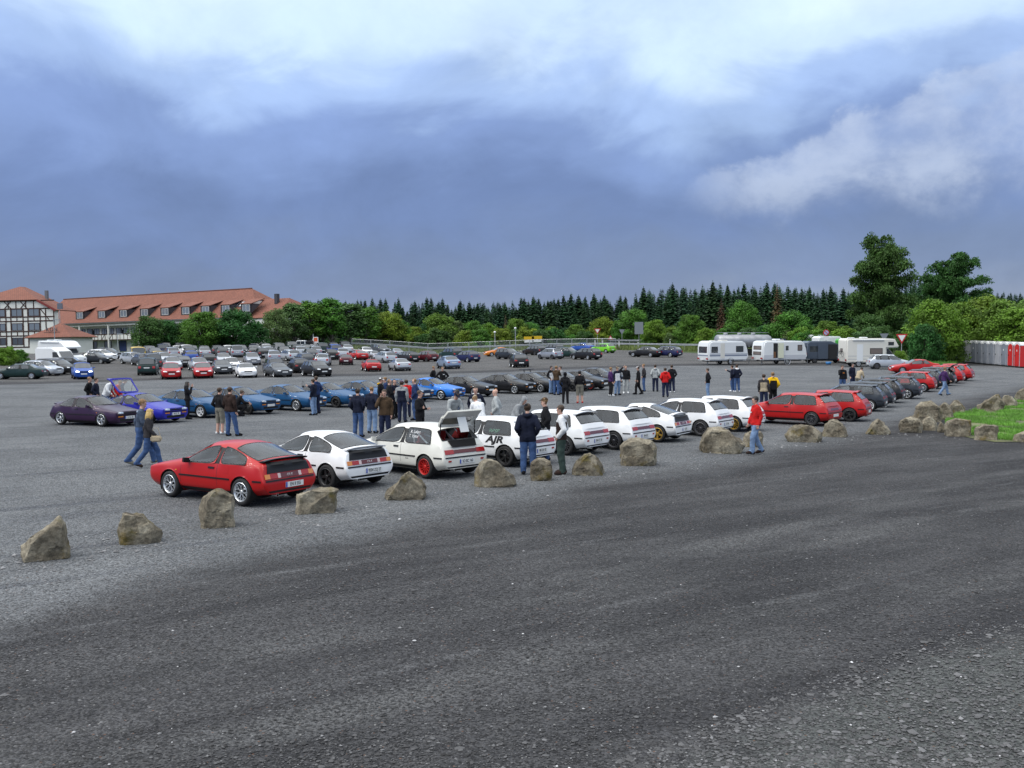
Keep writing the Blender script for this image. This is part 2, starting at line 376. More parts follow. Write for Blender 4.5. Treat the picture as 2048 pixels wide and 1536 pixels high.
def scatter_stones():
    rng = np.random.default_rng(5)
    n = 110000
    u = rng.random(n)**1.6; d = 7.4 + u*30
    px = rng.uniform(-1.06, 1.06, n)*1024; X = px/FPX*d; Y = d
    near_corner = np.array([np.interp(x, [p[0] for p in BND_CORNER], [p[1] for p in BND_CORNER]) - y for x, y in zip(X, Y)])
    near_corner = np.where(X < BND_CORNER[0][0], -3, near_corner)
    edge = np.array([np.interp(x, [p[0] for p in BND_DARK], [p[1] for p in BND_DARK]) - y for x, y in zip(X, Y)])
    size = rng.lognormal(np.log(.0086), .45, n); corner = near_corner > -.4
    size = np.where(corner & (rng.random(n) < .6), size*1.7, size); size = np.clip(size, .005, .05)
    shade = rng.lognormal(np.log(.050), .5, n) + np.where(edge < 0, .07, 0) + np.where(corner, .03, 0)
    pale = rng.random(n) < .0025; shade = np.where(pale, rng.uniform(.3, .6, n), shade); shade = np.clip(shade, .02, .7)
    # bigger bits gather along the line of boulders
    bl = [(at(x, y)) for x, y in ((20, 1125), (240, 1090), (430, 1060), (630, 1030), (810, 1003), (990, 976), (1180, 952), (1290, 932), (1450, 908), (1610, 886), (1760, 870), (1900, 872))]
    for j in range(420):
        k = int(rng.integers(0, len(bl)-1)); q = bl[k].lerp(bl[k+1], float(rng.random())); X[j], Y[j] = q.x+rng.normal(0, .5), q.y+rng.normal(-.1, .8); size[j] = rng.uniform(.018, .05); shade[j] = rng.uniform(.07, .26)
    base = np.array([(1, 0, 0), (.3, .95, 0), (-.8, .6, 0), (-.8, -.6, 0), (.3, -.95, 0), (0.1, .1, .75), (.0, -.05, -.5)])
    faces = np.array([(0, 1, 5), (1, 2, 5), (2, 3, 5), (3, 4, 5), (4, 0, 5)])
    a = rng.uniform(0, 2*np.pi, n); ca, sa = np.cos(a), np.sin(a)
    B = base[None] * (1 + rng.normal(0, .22, (n, 7, 3))) * np.stack([size, size*rng.uniform(.6, 1, n), size*rng.uniform(.45, .9, n)], -1)[:, None]
    Vx = B[..., 0]*ca[:, None] - B[..., 1]*sa[:, None] + X[:, None]; Vy = B[..., 0]*sa[:, None] + B[..., 1]*ca[:, None] + Y[:, None]
    Vz = B[..., 2] + (terrain(X, Y) - .006)[:, None]
    V = np.stack([Vx, Vy, Vz], -1).reshape(-1, 3)
    F = (faces[None] + (np.arange(n)*7)[:, None, None]).reshape(-1, 3)
    me = mesh_np('gravel', V, F, False)
    at_ = me.attributes.new('shade', 'FLOAT', 'POINT'); at_.data.foreach_set('value', np.repeat(shade, 7).astype(np.float32))
    m = bpy.data.materials.new('loose_stone'); m.use_nodes = True; nt = m.node_tree; b = nt.nodes['Principled BSDF']; b.inputs['Roughness'].default_value = .9
    at2 = nt.nodes.new('ShaderNodeAttribute'); at2.attribute_name = 'shade'
    vm = nt.nodes.new('ShaderNodeVectorMath'); vm.operation = 'SCALE'; vm.inputs[0].default_value = (1.0, 1.0, 1.03); nt.links.new(at2.outputs['Fac'], vm.inputs[3]); nt.links.new(vm.outputs[0], b.inputs['Base Color'])
    o = link('gravel', me, None, m); tag(o, 'loose grey gravel stones strewn over the foreground', 'gravel', None, 'stuff')
scatter_stones()

# ------------------------------------------------------------------ grass patch among the boulders on the right
def blades(name, pts, hmin, hmax, seed, wid=.012, lean=.5):
    rng = np.random.default_rng(seed); n = len(pts); P = np.array(pts)
    a = rng.uniform(0, 2*np.pi, n); h = rng.uniform(hmin, hmax, n); w = wid*rng.uniform(.6, 1.5, n)
    dx, dy = np.cos(a), np.sin(a); lx, ly = rng.normal(0, lean, n)*h, rng.normal(0, lean, n)*h
    V = np.stack([np.stack([P[:, 0]-dx*w, P[:, 1]-dy*w, P[:, 2]-.01], -1), np.stack([P[:, 0]+dx*w, P[:, 1]+dy*w, P[:, 2]-.01], -1), np.stack([P[:, 0]+lx, P[:, 1]+ly, P[:, 2]+h], -1)], 1).reshape(-1, 3)
    return mesh_np(name, V, np.arange(3*n).reshape(-1, 3))
def in_poly(x, y, poly):
    c = False; j = len(poly)-1
    for i in range(len(poly)):
        if (poly[i][1] > y) != (poly[j][1] > y) and x < (poly[j][0]-poly[i][0])*(y-poly[i][1])/(poly[j][1]-poly[i][1]) + poly[i][0]: c = not c
        j = i
    return c
GRASS_POLY = [(p.x, p.y) for p in (at(x, y) for x, y in ((1890, 842), (1910, 828), (1950, 820), (1975, 806), (2030, 800), (2120, 796), (2140, 890), (2048, 884), (1990, 884), (1940, 876), (1905, 866), (1892, 852)))]
def build_grass():
    rng = random.Random(3); pts = []; patches = []
    x0, x1 = min(p[0] for p in GRASS_POLY), max(p[0] for p in GRASS_POLY); y0, y1 = min(p[1] for p in GRASS_POLY), max(p[1] for p in GRASS_POLY)
    while len(pts) < 42000:
        x, y = rng.uniform(x0, x1), rng.uniform(y0, y1)
        if in_poly(x, y, GRASS_POLY) and mnoise.noise((x*.8, y*.8, 3)) > -.12: pts.append((x, y, tz(x, y)))
    o = link('grass', blades('grass', pts, .05, .17, 1), None, mat('grass_blade', (.105, .26, .026), .7, var=.45, vscale=1.2))
    tag(o, 'bright green grass patch between the boulders', 'grass', None, 'stuff')
    bm = bmesh.new(); f = bm.faces.new([bm.verts.new((x, y, 0)) for x, y in GRASS_POLY]); bmesh.ops.triangulate(bm, faces=[f])
    bmesh.ops.subdivide_edges(bm, edges=bm.edges, cuts=5, use_grid_fill=True)
    for v in bm.verts: v.co.z = tz(v.co.x, v.co.y)+.008
    me = bpy.data.meshes.new('turf'); bm.to_mesh(me); bm.free()
    o = link('turf', me, None, mat('turf_soil', (.110, .120, .050), .9, var=.5, vscale=1.5)); tag(o, 'soil and moss under the grass patch', None, None, 'structure')
build_grass()

# ================================================================== cars
# shared materials
M_GLASS = glass_mat('car_glass', (.76, .83, .86), ior=1.85)
M_GLASS_F = mat('tinted_car_glass', (.028, .036, .044), .06, spec=.9, coat=.6)
M_RUBBER = mat('black_rubber', (.012, .012, .013), .7)
M_TYRE = mat('tyre_rubber', (.014, .014, .015), .82, var=.3, vscale=9)
M_PLASTIC = mat('black_plastic', (.010, .010, .012), .42, spec=.3)
M_CABIN = mat('dark_cabin_cloth', (.055, .056, .062), .9, var=.2)
M_CHROME = mat('polished_metal', (.75, .76, .78), .12, 1.0)
M_PLATE = mat('white_number_plate', (.72, .73, .72), .35)
M_PLATE_BLUE = mat('blue_plate_band', (.02, .07, .42), .4)
M_INK = mat('black_lettering', (.008, .008, .010), .5)
M_WHITE_INK = mat('white_lettering', (.75, .75, .75), .5)
M_HEAD = mat('headlight_glass', (.62, .66, .70), .06, .55, coat=1.0)
M_HEAD_ON = mat('lit_headlight', (.9, .92, 1.0), .1, emit=(.85, .9, 1.0), estr=4.0)
M_RED_L = mat('red_lamp_lens', (.34, .005, .005), .2, coat=.3)
M_DRED_L = mat('dark_red_lamp_lens', (.10, .005, .006), .2, coat=.3)
M_AMBER = mat('amber_lamp_lens', (.62, .20, .015), .15, coat=.8)
M_CLEAR_L = mat('clear_lamp_lens', (.55, .42, .40), .15, coat=.8)
M_FLAT_BLACK = mat('wheel_well_black', (.006, .006, .006), .95)
def paint(name, col, metal=0.0, rough=.38):
    return mat(name, col, rough, metal, coat=.22, var=.05, vscale=1.7, spec=.35)
P = dict(
 red=paint('bright_red_paint', (.40, .0055, .006)), white=paint('white_paint', (.78, .79, .80)), cream=paint('cream_white_paint', (.70, .69, .63)),
 purple=paint('dark_purple_paint', (.030, .010, .040), .1, .32), rblue=paint('royal_blue_paint', (.020, .022, .34), .1), teal=paint('teal_blue_paint', (.009, .072, .185), .15),
 sky=paint('bright_blue_paint', (.018, .17, .60), .1), black=paint('black_paint', (.009, .009, .011)), dgrey=paint('dark_grey_paint', (.028, .034, .044), .2),
 grey=paint('grey_paint', (.075, .082, .092), .3), silver=paint('silver_paint', (.34, .36, .40), .5, .32), lsilver=paint('light_silver_paint', (.47, .50, .54), .4, .32),
 navy=paint('navy_paint', (.010, .014, .065)), dgreen=paint('dark_green_paint', (.008, .028, .026)), orange=paint('orange_paint', (.62, .19, .02)),
 green=paint('lime_green_paint', (.16, .50, .02)), yellow=paint('yellow_paint', (.58, .40, .03)), maroon=paint('maroon_paint', (.075, .008, .015)), blue=paint('mid_blue_paint', (.020, .075, .33)),
 ice=paint('ice_blue_paint', (.26, .33, .45), .4, .32), vred=paint('tomato_red_paint', (.38, .010, .012)))
W = dict(silver=mat('silver_rim', (.58, .60, .62), .25, .7), white=mat('white_rim', (.75, .76, .77), .35), black=mat('black_rim', (.012, .012, .013), .4), gun=mat('gunmetal_rim', (.10, .10, .11), .3, .6),
 red=mat('red_rim', (.46, .014, .012), .35), gold=mat('gold_rim', (.42, .26, .05), .3, .5), steel=mat('dark_steel_rim', (.05, .05, .055), .45, .3))

# ---- station tables: (dl, zb, yl, ym, zm | d4,y4,z4 | d5,y5,z5 | d7,z7), distances measured back from the front bumper
def spec_crx():
    S = [(.05, .23, .70, .76, .44, .035, .725, .635, .06, .63, .672, .03, .682),
         (.17, .19, .77, .82, .48, .17, .765, .675, .16, .61, .705, .10, .718),
         (.75, .18, .79, .835, .50, .75, .785, .765, .75, .62, .815, .72, .84),
         (1.26, .18, .79, .835, .50, 1.27, .795, .805, 1.29, .69, .895, 1.10, .925),
         (1.80, .18, .79, .835, .50, 1.75, .80, .82, 1.90, .575, 1.205, 1.80, 1.268),
         (2.30, .18, .79, .835, .50, 2.30, .80, .832, 2.30, .58, 1.235, 2.28, 1.292),
         (2.38, .18, .79, .835, .50, 2.40, .80, .834, 2.43, .578, 1.228, 2.40, 1.288),
         (2.66, .18, .79, .835, .51, 2.72, .795, .842, 2.70, .572, 1.175, 2.62, 1.262),
         (3.10, .18, .79, .83, .52, 3.22, .78, .858, 3.14, .60, 1.015, 3.12, 1.128),
         (3.45, .22, .78, .82, .53, 3.47, .755, .87, 3.45, .63, .945, 3.46, .995),
         (3.66, .25, .74, .79, .54, 3.60, .735, .835, 3.585, .64, .915, 3.60, .955),
         (3.755, .26, .72, .785, .50, 3.71, .735, .62, 3.645, .67, .84, 3.665, .88)]
    return dict(L=3.77, axle=.80, wb=2.30, r=.292, ywheel=.735, S=S, wind=(3, 4), sides=[(3, 5), (6, 8)], rear=(7, 9), level=3)
def spec_ef():
    S = [(.05, .23, .70, .765, .44, .035, .73, .64, .06, .63, .68, .03, .69),
         (.17, .19, .77, .825, .48, .17, .77, .69, .16, .61, .72, .10, .733),
         (.72, .18, .79, .84, .50, .72, .79, .775, .72, .62, .82, .70, .845),
         (1.16, .18, .79, .84, .50, 1.17, .80, .815, 1.20, .70, .905, 1.02, .935),
         (1.74, .18, .79, .84, .50, 1.72, .805, .828, 1.84, .60, 1.235, 1.76, 1.305),
         (2.34, .18, .79, .84, .50, 2.34, .805, .838, 2.36, .61, 1.27, 2.34, 1.342),
         (2.44, .18, .79, .84, .50, 2.45, .805, .84, 2.48, .61, 1.27, 2.46, 1.342),
         (3.02, .18, .79, .84, .51, 3.04, .805, .848, 3.00, .605, 1.262, 3.0, 1.33),
         (3.38, .18, .79, .835, .52, 3.50, .79, .858, 3.36, .60, 1.24, 3.34, 1.305),
         (3.55, .20, .785, .83, .52, 3.66, .77, .868, 3.50, .60, 1.21, 3.48, 1.272),
         (3.80, .24, .76, .80, .53, 3.84, .735, .85, 3.77, .665, .945, 3.80, .965),
         (3.97, .26, .73, .79, .50, 3.93, .735, .66, 3.865, .68, .80, 3.89, .815)]
    return dict(L=3.99, axle=.78, wb=2.50, r=.292, ywheel=.74, S=S, wind=(3, 4), sides=[(3, 5), (6, 8)], rear=(9, 10), level=3)
def spec_gen(L, Wd, H, wb, axle, cowl, wt, pil, re, rb, zrb, q=None, hood=.72, cowlz=.95, belt=.93, deck=None, r=.31, tumble=.74, tail=.12, level=2):
    """pil: list of pillar centres; re: roof end; rb/zrb: bottom of the rear glass; q: end of side glass at the belt; deck: boot height"""
    hw = Wd/2; yb = hw*.945; yr = hw*tumble; q = q if q is not None else re+.05; deck = deck if deck is not None else zrb
    lo = lambda d, k=1.0: (d, .19, hw*.94*k, hw*k, .50)
    S = [(.07, .25, hw*.70, hw*.78, .46, .05, hw*.76, hood*.86, .10, hw*.68, hood*.93, .05, hood*.95),
         lo(.22, .965) + (.24, hw*.90, hood*.98, .22, hw*.70, hood*1.03, .14, hood*1.05),
         lo((.22+cowl)/2) + ((.22+cowl)/2, hw*.94, (hood+cowlz)/2*.985, (.22+cowl)/2, hw*.74, (hood+cowlz)/2*1.03, (.2+cowl)/2, (hood+cowlz)/2*1.06),
         lo(cowl) + (cowl+.06, yb, belt*.985, cowl+.08, hw*.84, cowlz*.985, cowl-.08, cowlz*1.02),
         lo(wt) + (wt-.03, yb, belt, wt+.08, yr, H*.935, wt, H*.985)]
    sides = []; last = 3
    for p in pil:
        S.append(lo(p-.04) + (p-.05, yb, belt*1.005, p-.05, yr*1.01, H*.955, p-.05, H))
        sides.append((last, len(S)-1))
        S.append(lo(p+.05) + (p+.05, yb, belt*1.005, p+.06, yr*1.01, H*.955, p+.05, H)); last = len(S)-1
    S.append(lo(re, .995) + (q, yb*.985, belt*1.01, re, yr*.99, H*.925, re-.04, H*.972)); sides.append((last, len(S)-1)); i_re = len(S)-1
    S.append((max(rb-.05, re+.1), .21, hw*.92, hw*.975, .51, max(rb, q+.14), yb*.96, min(belt, deck*.97), rb-.02, hw*.80, zrb*.985, rb, zrb*1.01)); i_rb = len(S)-1
    if L-tail-rb > .3:
        S.append((L-tail-.05, .23, hw*.90, hw*.95, .52, L-tail-.05, hw*.88, deck*.94, L-tail-.06, hw*.76, deck, L-tail-.05, deck*1.02))
    else:
        S.append((L-tail, .25, hw*.89, hw*.945, .53, L-tail-.02, hw*.87, deck*.88, L-tail-.04, hw*.78, deck*.93, L-tail-.02, deck*.95))
    S.append((L-.04, .28, hw*.80, hw*.88, .48, L-.06, hw*.83, deck*.70, L-.10, hw*.76, deck*.82, L-.08, deck*.84))
    return dict(L=L, axle=axle, wb=wb, r=r, ywheel=hw-.10, S=S, wind=(3, 4), sides=sides, rear=(i_re, i_rb), level=level)

def build_body(sp, far=False):
    """returns {name: mesh} for body, glass panes and seals in car space (+X forward, origin on the ground at mid-length)"""
    S = sp['S']; L = sp['L']; n = len(S); bm = bmesh.new()
    X = lambda d: L/2 - d
    rows = []
    for (dl, zb, yl, ym, zm, d4, y4, z4, d5, y5, z5, d7, z7) in S:
        half = [(X(dl), 0, zb), (X(dl), yl*.82, zb), (X(dl), yl, zb+.11), (X(dl), ym, zm), (X(d4), y4, z4), (X(d5), y5, z5), (X(d5+(d7-d5)*.75), y5*.58, z5+(z7-z5)*.78), (X(d7), 0, z7)]
        left = [bm.verts.new(p) for p in half]
        right = [left[0]] + [bm.verts.new((p[0], -p[1], p[2])) for p in half[1:7]] + [left[7]]
        rows.append((left, right))
    g = {}
    for i in range(n-1):
        for s in (0, 1):
            for j in range(7):
                a, b_ = rows[i][s], rows[i+1][s]
                vs_ = (a[j], b_[j], b_[j+1], a[j+1]) if s == 0 else (a[j+1], b_[j+1], b_[j], a[j])
                g[(i, j, s)] = bm.faces.new(vs_)
    for i in (0, n-1):
        l, r_ = rows[i]
        for j in range(7):
            vs_ = [l[j], l[j+1], r_[j+1], r_[j]]; vs_ = [v for k, v in enumerate(vs_) if v not in vs_[:k]]
            try: bm.faces.new(vs_ if i == 0 else vs_[::-1])
            except Exception: pass
    # windows: material 2.. are panes, 1 the rubber seals
    panes = []
    def region(keys, name):
        fs = [g[k] for k in keys]
        panes.append((name, fs))
    region([(i, j, s) for i in range(*sp['wind']) for j in (5, 6) for s in (0, 1)], 'windshield')
    region([(i, j, s) for i in range(*sp['rear']) for j in (5, 6) for s in (0, 1)], 'rear_window')
    for a, b_ in sp['sides']:
        for s in (0, 1): region([(i, 4, s) for i in range(a, b_)], 'side_window')
    for (a0, b0), (a1, b1) in zip(sp['sides'], sp['sides'][1:]):
        for s in (0, 1):
            for i in range(b0, a1): g[(i, 4, s)].material_index = 1            # black centre pillar
    for k, (name, fs) in enumerate(panes):
        r1 = bmesh.ops.inset_region(bm, faces=fs, thickness=.010 if name != 'side_window' else .007, use_even_offset=True, use_boundary=True)
        r2 = bmesh.ops.inset_region(bm, faces=fs, thickness=.026, use_even_offset=True, use_boundary=True)
        for f in r2['faces']: f.material_index = 1
        for f in fs: f.material_index = 2+k
    cl = bm.edges.layers.float.new('crease_edge')
    # creases keep the shoulder, nose and tail edges from melting away
    for i in range(n):
        for s in (0, 1):
            row = rows[i][s]
            if i in (0, n-1):
                for j in range(7):
                    e = bm.edges.get((row[j], row[j+1]))
                    if e: e[cl] = .9
            if i < n-1:
                for j, c in ((1, .6), (2, .3), (3, .15), (4, .75 if i > 2 else .45), (5, .8)):
                    e = bm.edges.get((row[j], rows[i+1][s][j]))
                    if e: e[cl] = c
    for name, fs in panes:
        es = {e for f in fs for e in f.edges if any(ff.material_index == 1 for ff in e.link_faces)}
        for e in es: e[cl] = .80
        ring = {e for f in fs for e in f.edges if any(ff.material_index == 1 for ff in e.link_faces)}
        for f in {ff for e in ring for ff in e.link_faces if ff.material_index == 1}:
            for e in f.edges:
                if any(ff.material_index == 0 for ff in e.link_faces): e[cl] = .80
    vl = bm.verts.layers.float.new('crease_vert')
    for name, fs in panes:
        fset = set(fs)
        for v in {v for f in fs for v in f.verts}:
            if sum(1 for f in v.link_faces if f in fset) == 1:
                v[vl] = .72
                for e in v.link_edges:
                    if all(f.material_index == 1 for f in e.link_faces): e.other_vert(v)[vl] = .72
    bmesh.ops.recalc_face_normals(bm, faces=bm.faces)
    me = bpy.data.meshes.new('car_src'); bm.to_mesh(me); bm.free()
    o = bpy.data.objects.new('car_src', me); COL.objects.link(o)
    md = o.modifiers.new('s', 'SUBSURF'); md.levels = sp['level']; md.subdivision_type = 'CATMULL_CLARK'
    dg = bpy.context.evaluated_depsgraph_get(); ev = o.evaluated_get(dg); em = bpy.data.meshes.new_from_object(ev, depsgraph=dg)
    bpy.data.objects.remove(o); bpy.data.meshes.remove(me)
    bm = bmesh.new(); bm.from_mesh(em); bpy.data.meshes.remove(em)
    ax = [(X(sp['axle']), sp['r']), (X(sp['axle']+sp['wb']), sp['r'])]; Ra = sp['r']+.045
    kill = [f for f in bm.faces if f.material_index == 0 and all(abs(v.co.y) > .38 and any((v.co.x-c)**2+(v.co.z-z)**2 < Ra*Ra for c, z in ax) for v in f.verts)]
    bmesh.ops.delete(bm, geom=kill, context='FACES')
    for v in bm.verts:
        if abs(v.co.y) > .42:
            for c, z in ax:
                dx, dz = v.co.x-c, v.co.z-z; d = math.hypot(dx, dz)
                if 1e-4 < d < Ra: v.co.x, v.co.z = c+dx/d*Ra, z+dz/d*Ra
    out = {}
    npane = len(panes)
    def split(idx):
        fs = [f for f in bm.faces if f.material_index in idx]
        vm = {}; V = []; F = []
        for f in fs:
            t = []
            for v in f.verts:
                if v not in vm: vm[v] = len(V); V.append(v.co.copy())
                t.append(vm[v])
            F.append(tuple(t))
        return mesh_from('car_part', V, F, True)
    bvh = BVHTree.FromBMesh(bm)
    out['body'] = split({0}); out['seal'] = split({1})
    out['panes'] = [(name, split({2+k})) for k, (name, fs) in enumerate(panes)]
    out['bvh'] = bvh; bm.free(); return out

def patch(bvh, dirn, poly, off=.006, res=.03, thick=.012, name='trim', z_first=True):
    """a panel laid on the body: 2D outline in the plane seen from dirn, thrown onto the surface.
    dirn '+y','-y' (u=x,v=z) or '+x','-x' (u=y,v=z)"""
    u0, u1 = min(p[0] for p in poly), max(p[0] for p in poly)
    bm = bmesh.new(); f = bm.faces.new([bm.verts.new((p[0], p[1], 0)) for p in poly])
    # slice into strips so the panel can bend
    for k in range(1, max(1, int((u1-u0)/(res*2)))+1):
        u = u0 + (u1-u0)*k/(max(1, int((u1-u0)/(res*2)))+1)
        bmesh.ops.bisect_plane(bm, geom=bm.verts[:]+bm.edges[:]+bm.faces[:], plane_co=(u, 0, 0), plane_no=(1, 0, 0))
    v0, v1 = min(p[1] for p in poly), max(p[1] for p in poly); nv = int((v1-v0)/(res*2))
    for k in range(1, nv+1):
        bmesh.ops.bisect_plane(bm, geom=bm.verts[:]+bm.edges[:]+bm.faces[:], plane_co=(0, v0+(v1-v0)*k/(nv+1), 0), plane_no=(0, 1, 0))
    sgn = 1 if dirn[0] == '+' else -1; bad = False
    for v in bm.verts:
        u, w = v.co.x, v.co.y
        if dirn[1] == 'y': o, d = Vector((u, sgn*3, w)), Vector((0, -sgn, 0))
        else: o, d = Vector((sgn*4, u, w)), Vector((-sgn, 0, 0))
        h = bvh.ray_cast(o, d)
        if h[0] is None:
            h = bvh.find_nearest(o + d*(2.3 if dirn[1] == 'y' else 2.2))
        v.co = h[0] - d*off
    r = bmesh.ops.extrude_face_region(bm, geom=bm.faces[:])
    dv = Vector((0, sgn*thick, 0)) if dirn[1] == 'y' else Vector((sgn*thick, 0, 0))
    for v in r['geom']:
        if isinstance(v, bmesh.types.BMVert): v.co += dv
    bmesh.ops.recalc_face_normals(bm, faces=bm.faces)
    me = bpy.data.meshes.new(name); bm.to_mesh(me); bm.free(); autosmooth(me, 40); return me
def rect(u0, u1, v0, v1): return [(u0, v0), (u1, v0), (u1, v1), (u0, v1)]
def text_mesh(s, size, name='lettering', ext=.002, shear=0.0, sx=1.0, bold=0.0):
    c = bpy.data.curves.new(name, 'FONT'); c.body = s; c.size = size; c.align_x = 'CENTER'; c.align_y = 'CENTER'; c.extrude = ext; c.shear = shear; c.offset = bold
    o = bpy.data.objects.new(name, c); COL.objects.link(o)
    dg = bpy.context.evaluated_depsgraph_get(); me = bpy.data.meshes.new_from_object(o.evaluated_get(dg), depsgraph=dg)
    bpy.data.objects.remove(o); bpy.data.curves.remove(c)
    if sx != 1.0: me.transform(Matrix.Diagonal((sx, 1, 1, 1)))
    me.name = name; me.materials.clear(); return me

# ---- wheels
def tyre_mesh(r, w=.185, rim=.205, n=28):
    h = w/2
    return autosmooth(MB().lathe([(rim, -h*.9), (rim+.02, -h), (r-.03, -h), (r-.006, -h*.72), (r, -h*.4), (r, h*.4), (r-.006, h*.72), (r-.03, h), (rim+.02, h), (rim, h*.9)], n, 'y', close=True).mesh('tyre'), 50)
def rim_mesh(style, rr=.208, w=.16):
    """outer face towards +y"""
    b = MB(); h = w/2
    b.lathe([(rr, h+.006), (rr-.012, h+.012), (rr-.026, h-.004), (rr-.036, h-.05), (rr-.04, -h)], 28, 'y', mi=0)
    b.lathe([(rr-.03, -h*.2), (.02, -h*.2)], 20, 'y', mi=1)
    b.lathe([(.0, h-.012), (.034, h-.012), (.046, h-.022), (.05, h-.07)], 14, 'y', mi=0)
    def spoke(a0, a1, w0, w1, r0=.03, r1=rr-.022, y0=h-.03, y1=h-.018, t=.022):
        for s in (1,):
            ca, sa = math.cos(a0), math.sin(a0); cb, sb = math.cos(a1), math.sin(a1)
            p0 = Vector((ca*r0, y0, sa*r0)); p1 = Vector((cb*r1, y1, sb*r1)); d = (p1-p0).normalized(); x = d.cross(Vector((0, 1, 0))).normalized()
            v = []
            for p, ww in ((p0, w0), (p1, w1)):
                v += [p - x*ww, p + x*ww, p + x*ww*1.1 - Vector((0, t, 0)), p - x*ww*1.1 - Vector((0, t, 0))]
            b.add(v, [(0, 1, 5, 4), (1, 2, 6, 5), (2, 3, 7, 6), (3, 0, 4, 7), (4, 5, 6, 7), (3, 2, 1, 0)], 0)
    tau = 2*math.pi
    if style == 'star5':
        for k in range(5): spoke(tau*k/5+.3, tau*k/5+.3, .024, .034)
    elif style == 'multi':
        for k in range(12): spoke(tau*k/12, tau*k/12, .008, .010)
    elif style == 'y8':
        for k in range(7):
            a = tau*k/7; m = (math.cos(a)*.11, math.sin(a)*.11)
            spoke(a, a, .013, .012, .03, .115); spoke(a, a+.30, .011, .010, .105); spoke(a, a-.30, .011, .010, .105)
    elif style == 'six':
        for k in range(6): spoke(tau*k/6, tau*k/6, .016, .022)
    elif style == 'steel':
        b.lathe([(rr-.03, h-.05), (.13, h-.03), (.09, h-.015), (.04, h-.02)], 24, 'y', mi=0)
        for k in range(8): 
            a = tau*k/8; b.box(-.018, .018, h-.03, h-.024, -.018, .018, 1, Matrix.Translation((math.cos(a)*.14, 0, math.sin(a)*.14)))
    return autosmooth(b.mesh('rim'), 40)
TYRES = {}; RIMS = {}
def get_tyre(r):
    k = round(r, 3)
    if k not in TYRES: TYRES[k] = tyre_mesh(r, rim=r-.085)
    return TYRES[k]
def get_rim(style, r):
    k = (style, round(r, 3))
    if k not in RIMS: RIMS[k] = rim_mesh(style, r-.082)
    return RIMS[k]
def far_wheel(r):
    k = ('far', round(r, 3))
    if k not in RIMS:
        b = MB(); rr = r*.66
        b.lathe([(rr, -.09), (r-.03, -.095), (r, -.06), (r, .06), (r-.03, .095), (rr, .09)], 18, 'y', mi=0)
        b.lathe([(rr, .085), (rr-.015, .09), (rr-.03, .06), (.05, .075), (0, .075)], 18, 'y', mi=1)
        for i in range(5):
            a = 2*math.pi*i/5; b.box(-.02, .02, .062, .068, -.04, .04, 2, Matrix.Rotation(-a, 4, 'Y') @ Matrix.Translation((rr*.62, 0, 0)))
        RIMS[k] = autosmooth(b.mesh('wheel'), 40)
    return RIMS[k]
def mirror_mesh(side):
    b = MB(); s = side
    b.add([(.02, s*.02, .0), (-.06, s*.03, .0), (-.07, s*.19, .01), (.03, s*.18, .01), (.02, s*.02, .09), (-.06, s*.03, .10), (-.07, s*.19, .12), (.02, s*.17, .11)],
          [(0, 1, 2, 3), (7, 6, 5, 4), (0, 4, 5, 1), (1, 5, 6, 2), (2, 6, 7, 3), (3, 7, 4, 0)])
    b.bar((0, -s*.05, .03), (0, s*.05, .035), .03, .03)
    me = b.mesh('mirror'); bm = bmesh.new(); bm.from_mesh(me); bmesh.ops.bevel(bm, geom=bm.edges[:], offset=.012, segments=2, affect='EDGES'); bm.to_mesh(me); bm.free(); return autosmooth(me, 60)
MIRR = {1: mirror_mesh(1), -1: mirror_mesh(-1)}
def seat_mesh():
    b = MB()
    def loft(secs):
        v = []; n = 10
        for (x, z, hw, t, ang) in secs:
            for k in range(n):
                a = 2*math.pi*k/n; u = math.cos(a); w = math.sin(a)
                yy = hw*math.copysign(abs(u)**.6, u); q = t*math.copysign(abs(w)**.6, w)
                v.append((x + q*math.cos(ang), yy, z + q*math.sin(ang)))
        m = len(secs); f = [(i*n+k, i*n+(k+1) % n, (i+1)*n+(k+1) % n, (i+1)*n+k) for i in range(m-1) for k in range(n)] + [tuple(range(n))[::-1], tuple((m-1)*n+k for k in range(n))]
        b.add(v, f)
    loft([(.28, .30, .22, .07, R(90)), (.0, .28, .24, .09, R(90)), (-.2, .27, .23, .08, R(70))])
    loft([(-.18, .28, .22, .07, 0), (-.24, .5, .25, .08, 0), (-.30, .72, .21, .06, 0), (-.32, .79, .10, .04, 0), (-.33, .85, .13, .05, 0), (-.35, 1.0, .11, .045, 0)])
    return autosmooth(b.mesh('seat'), 60)
SEAT = seat_mesh()

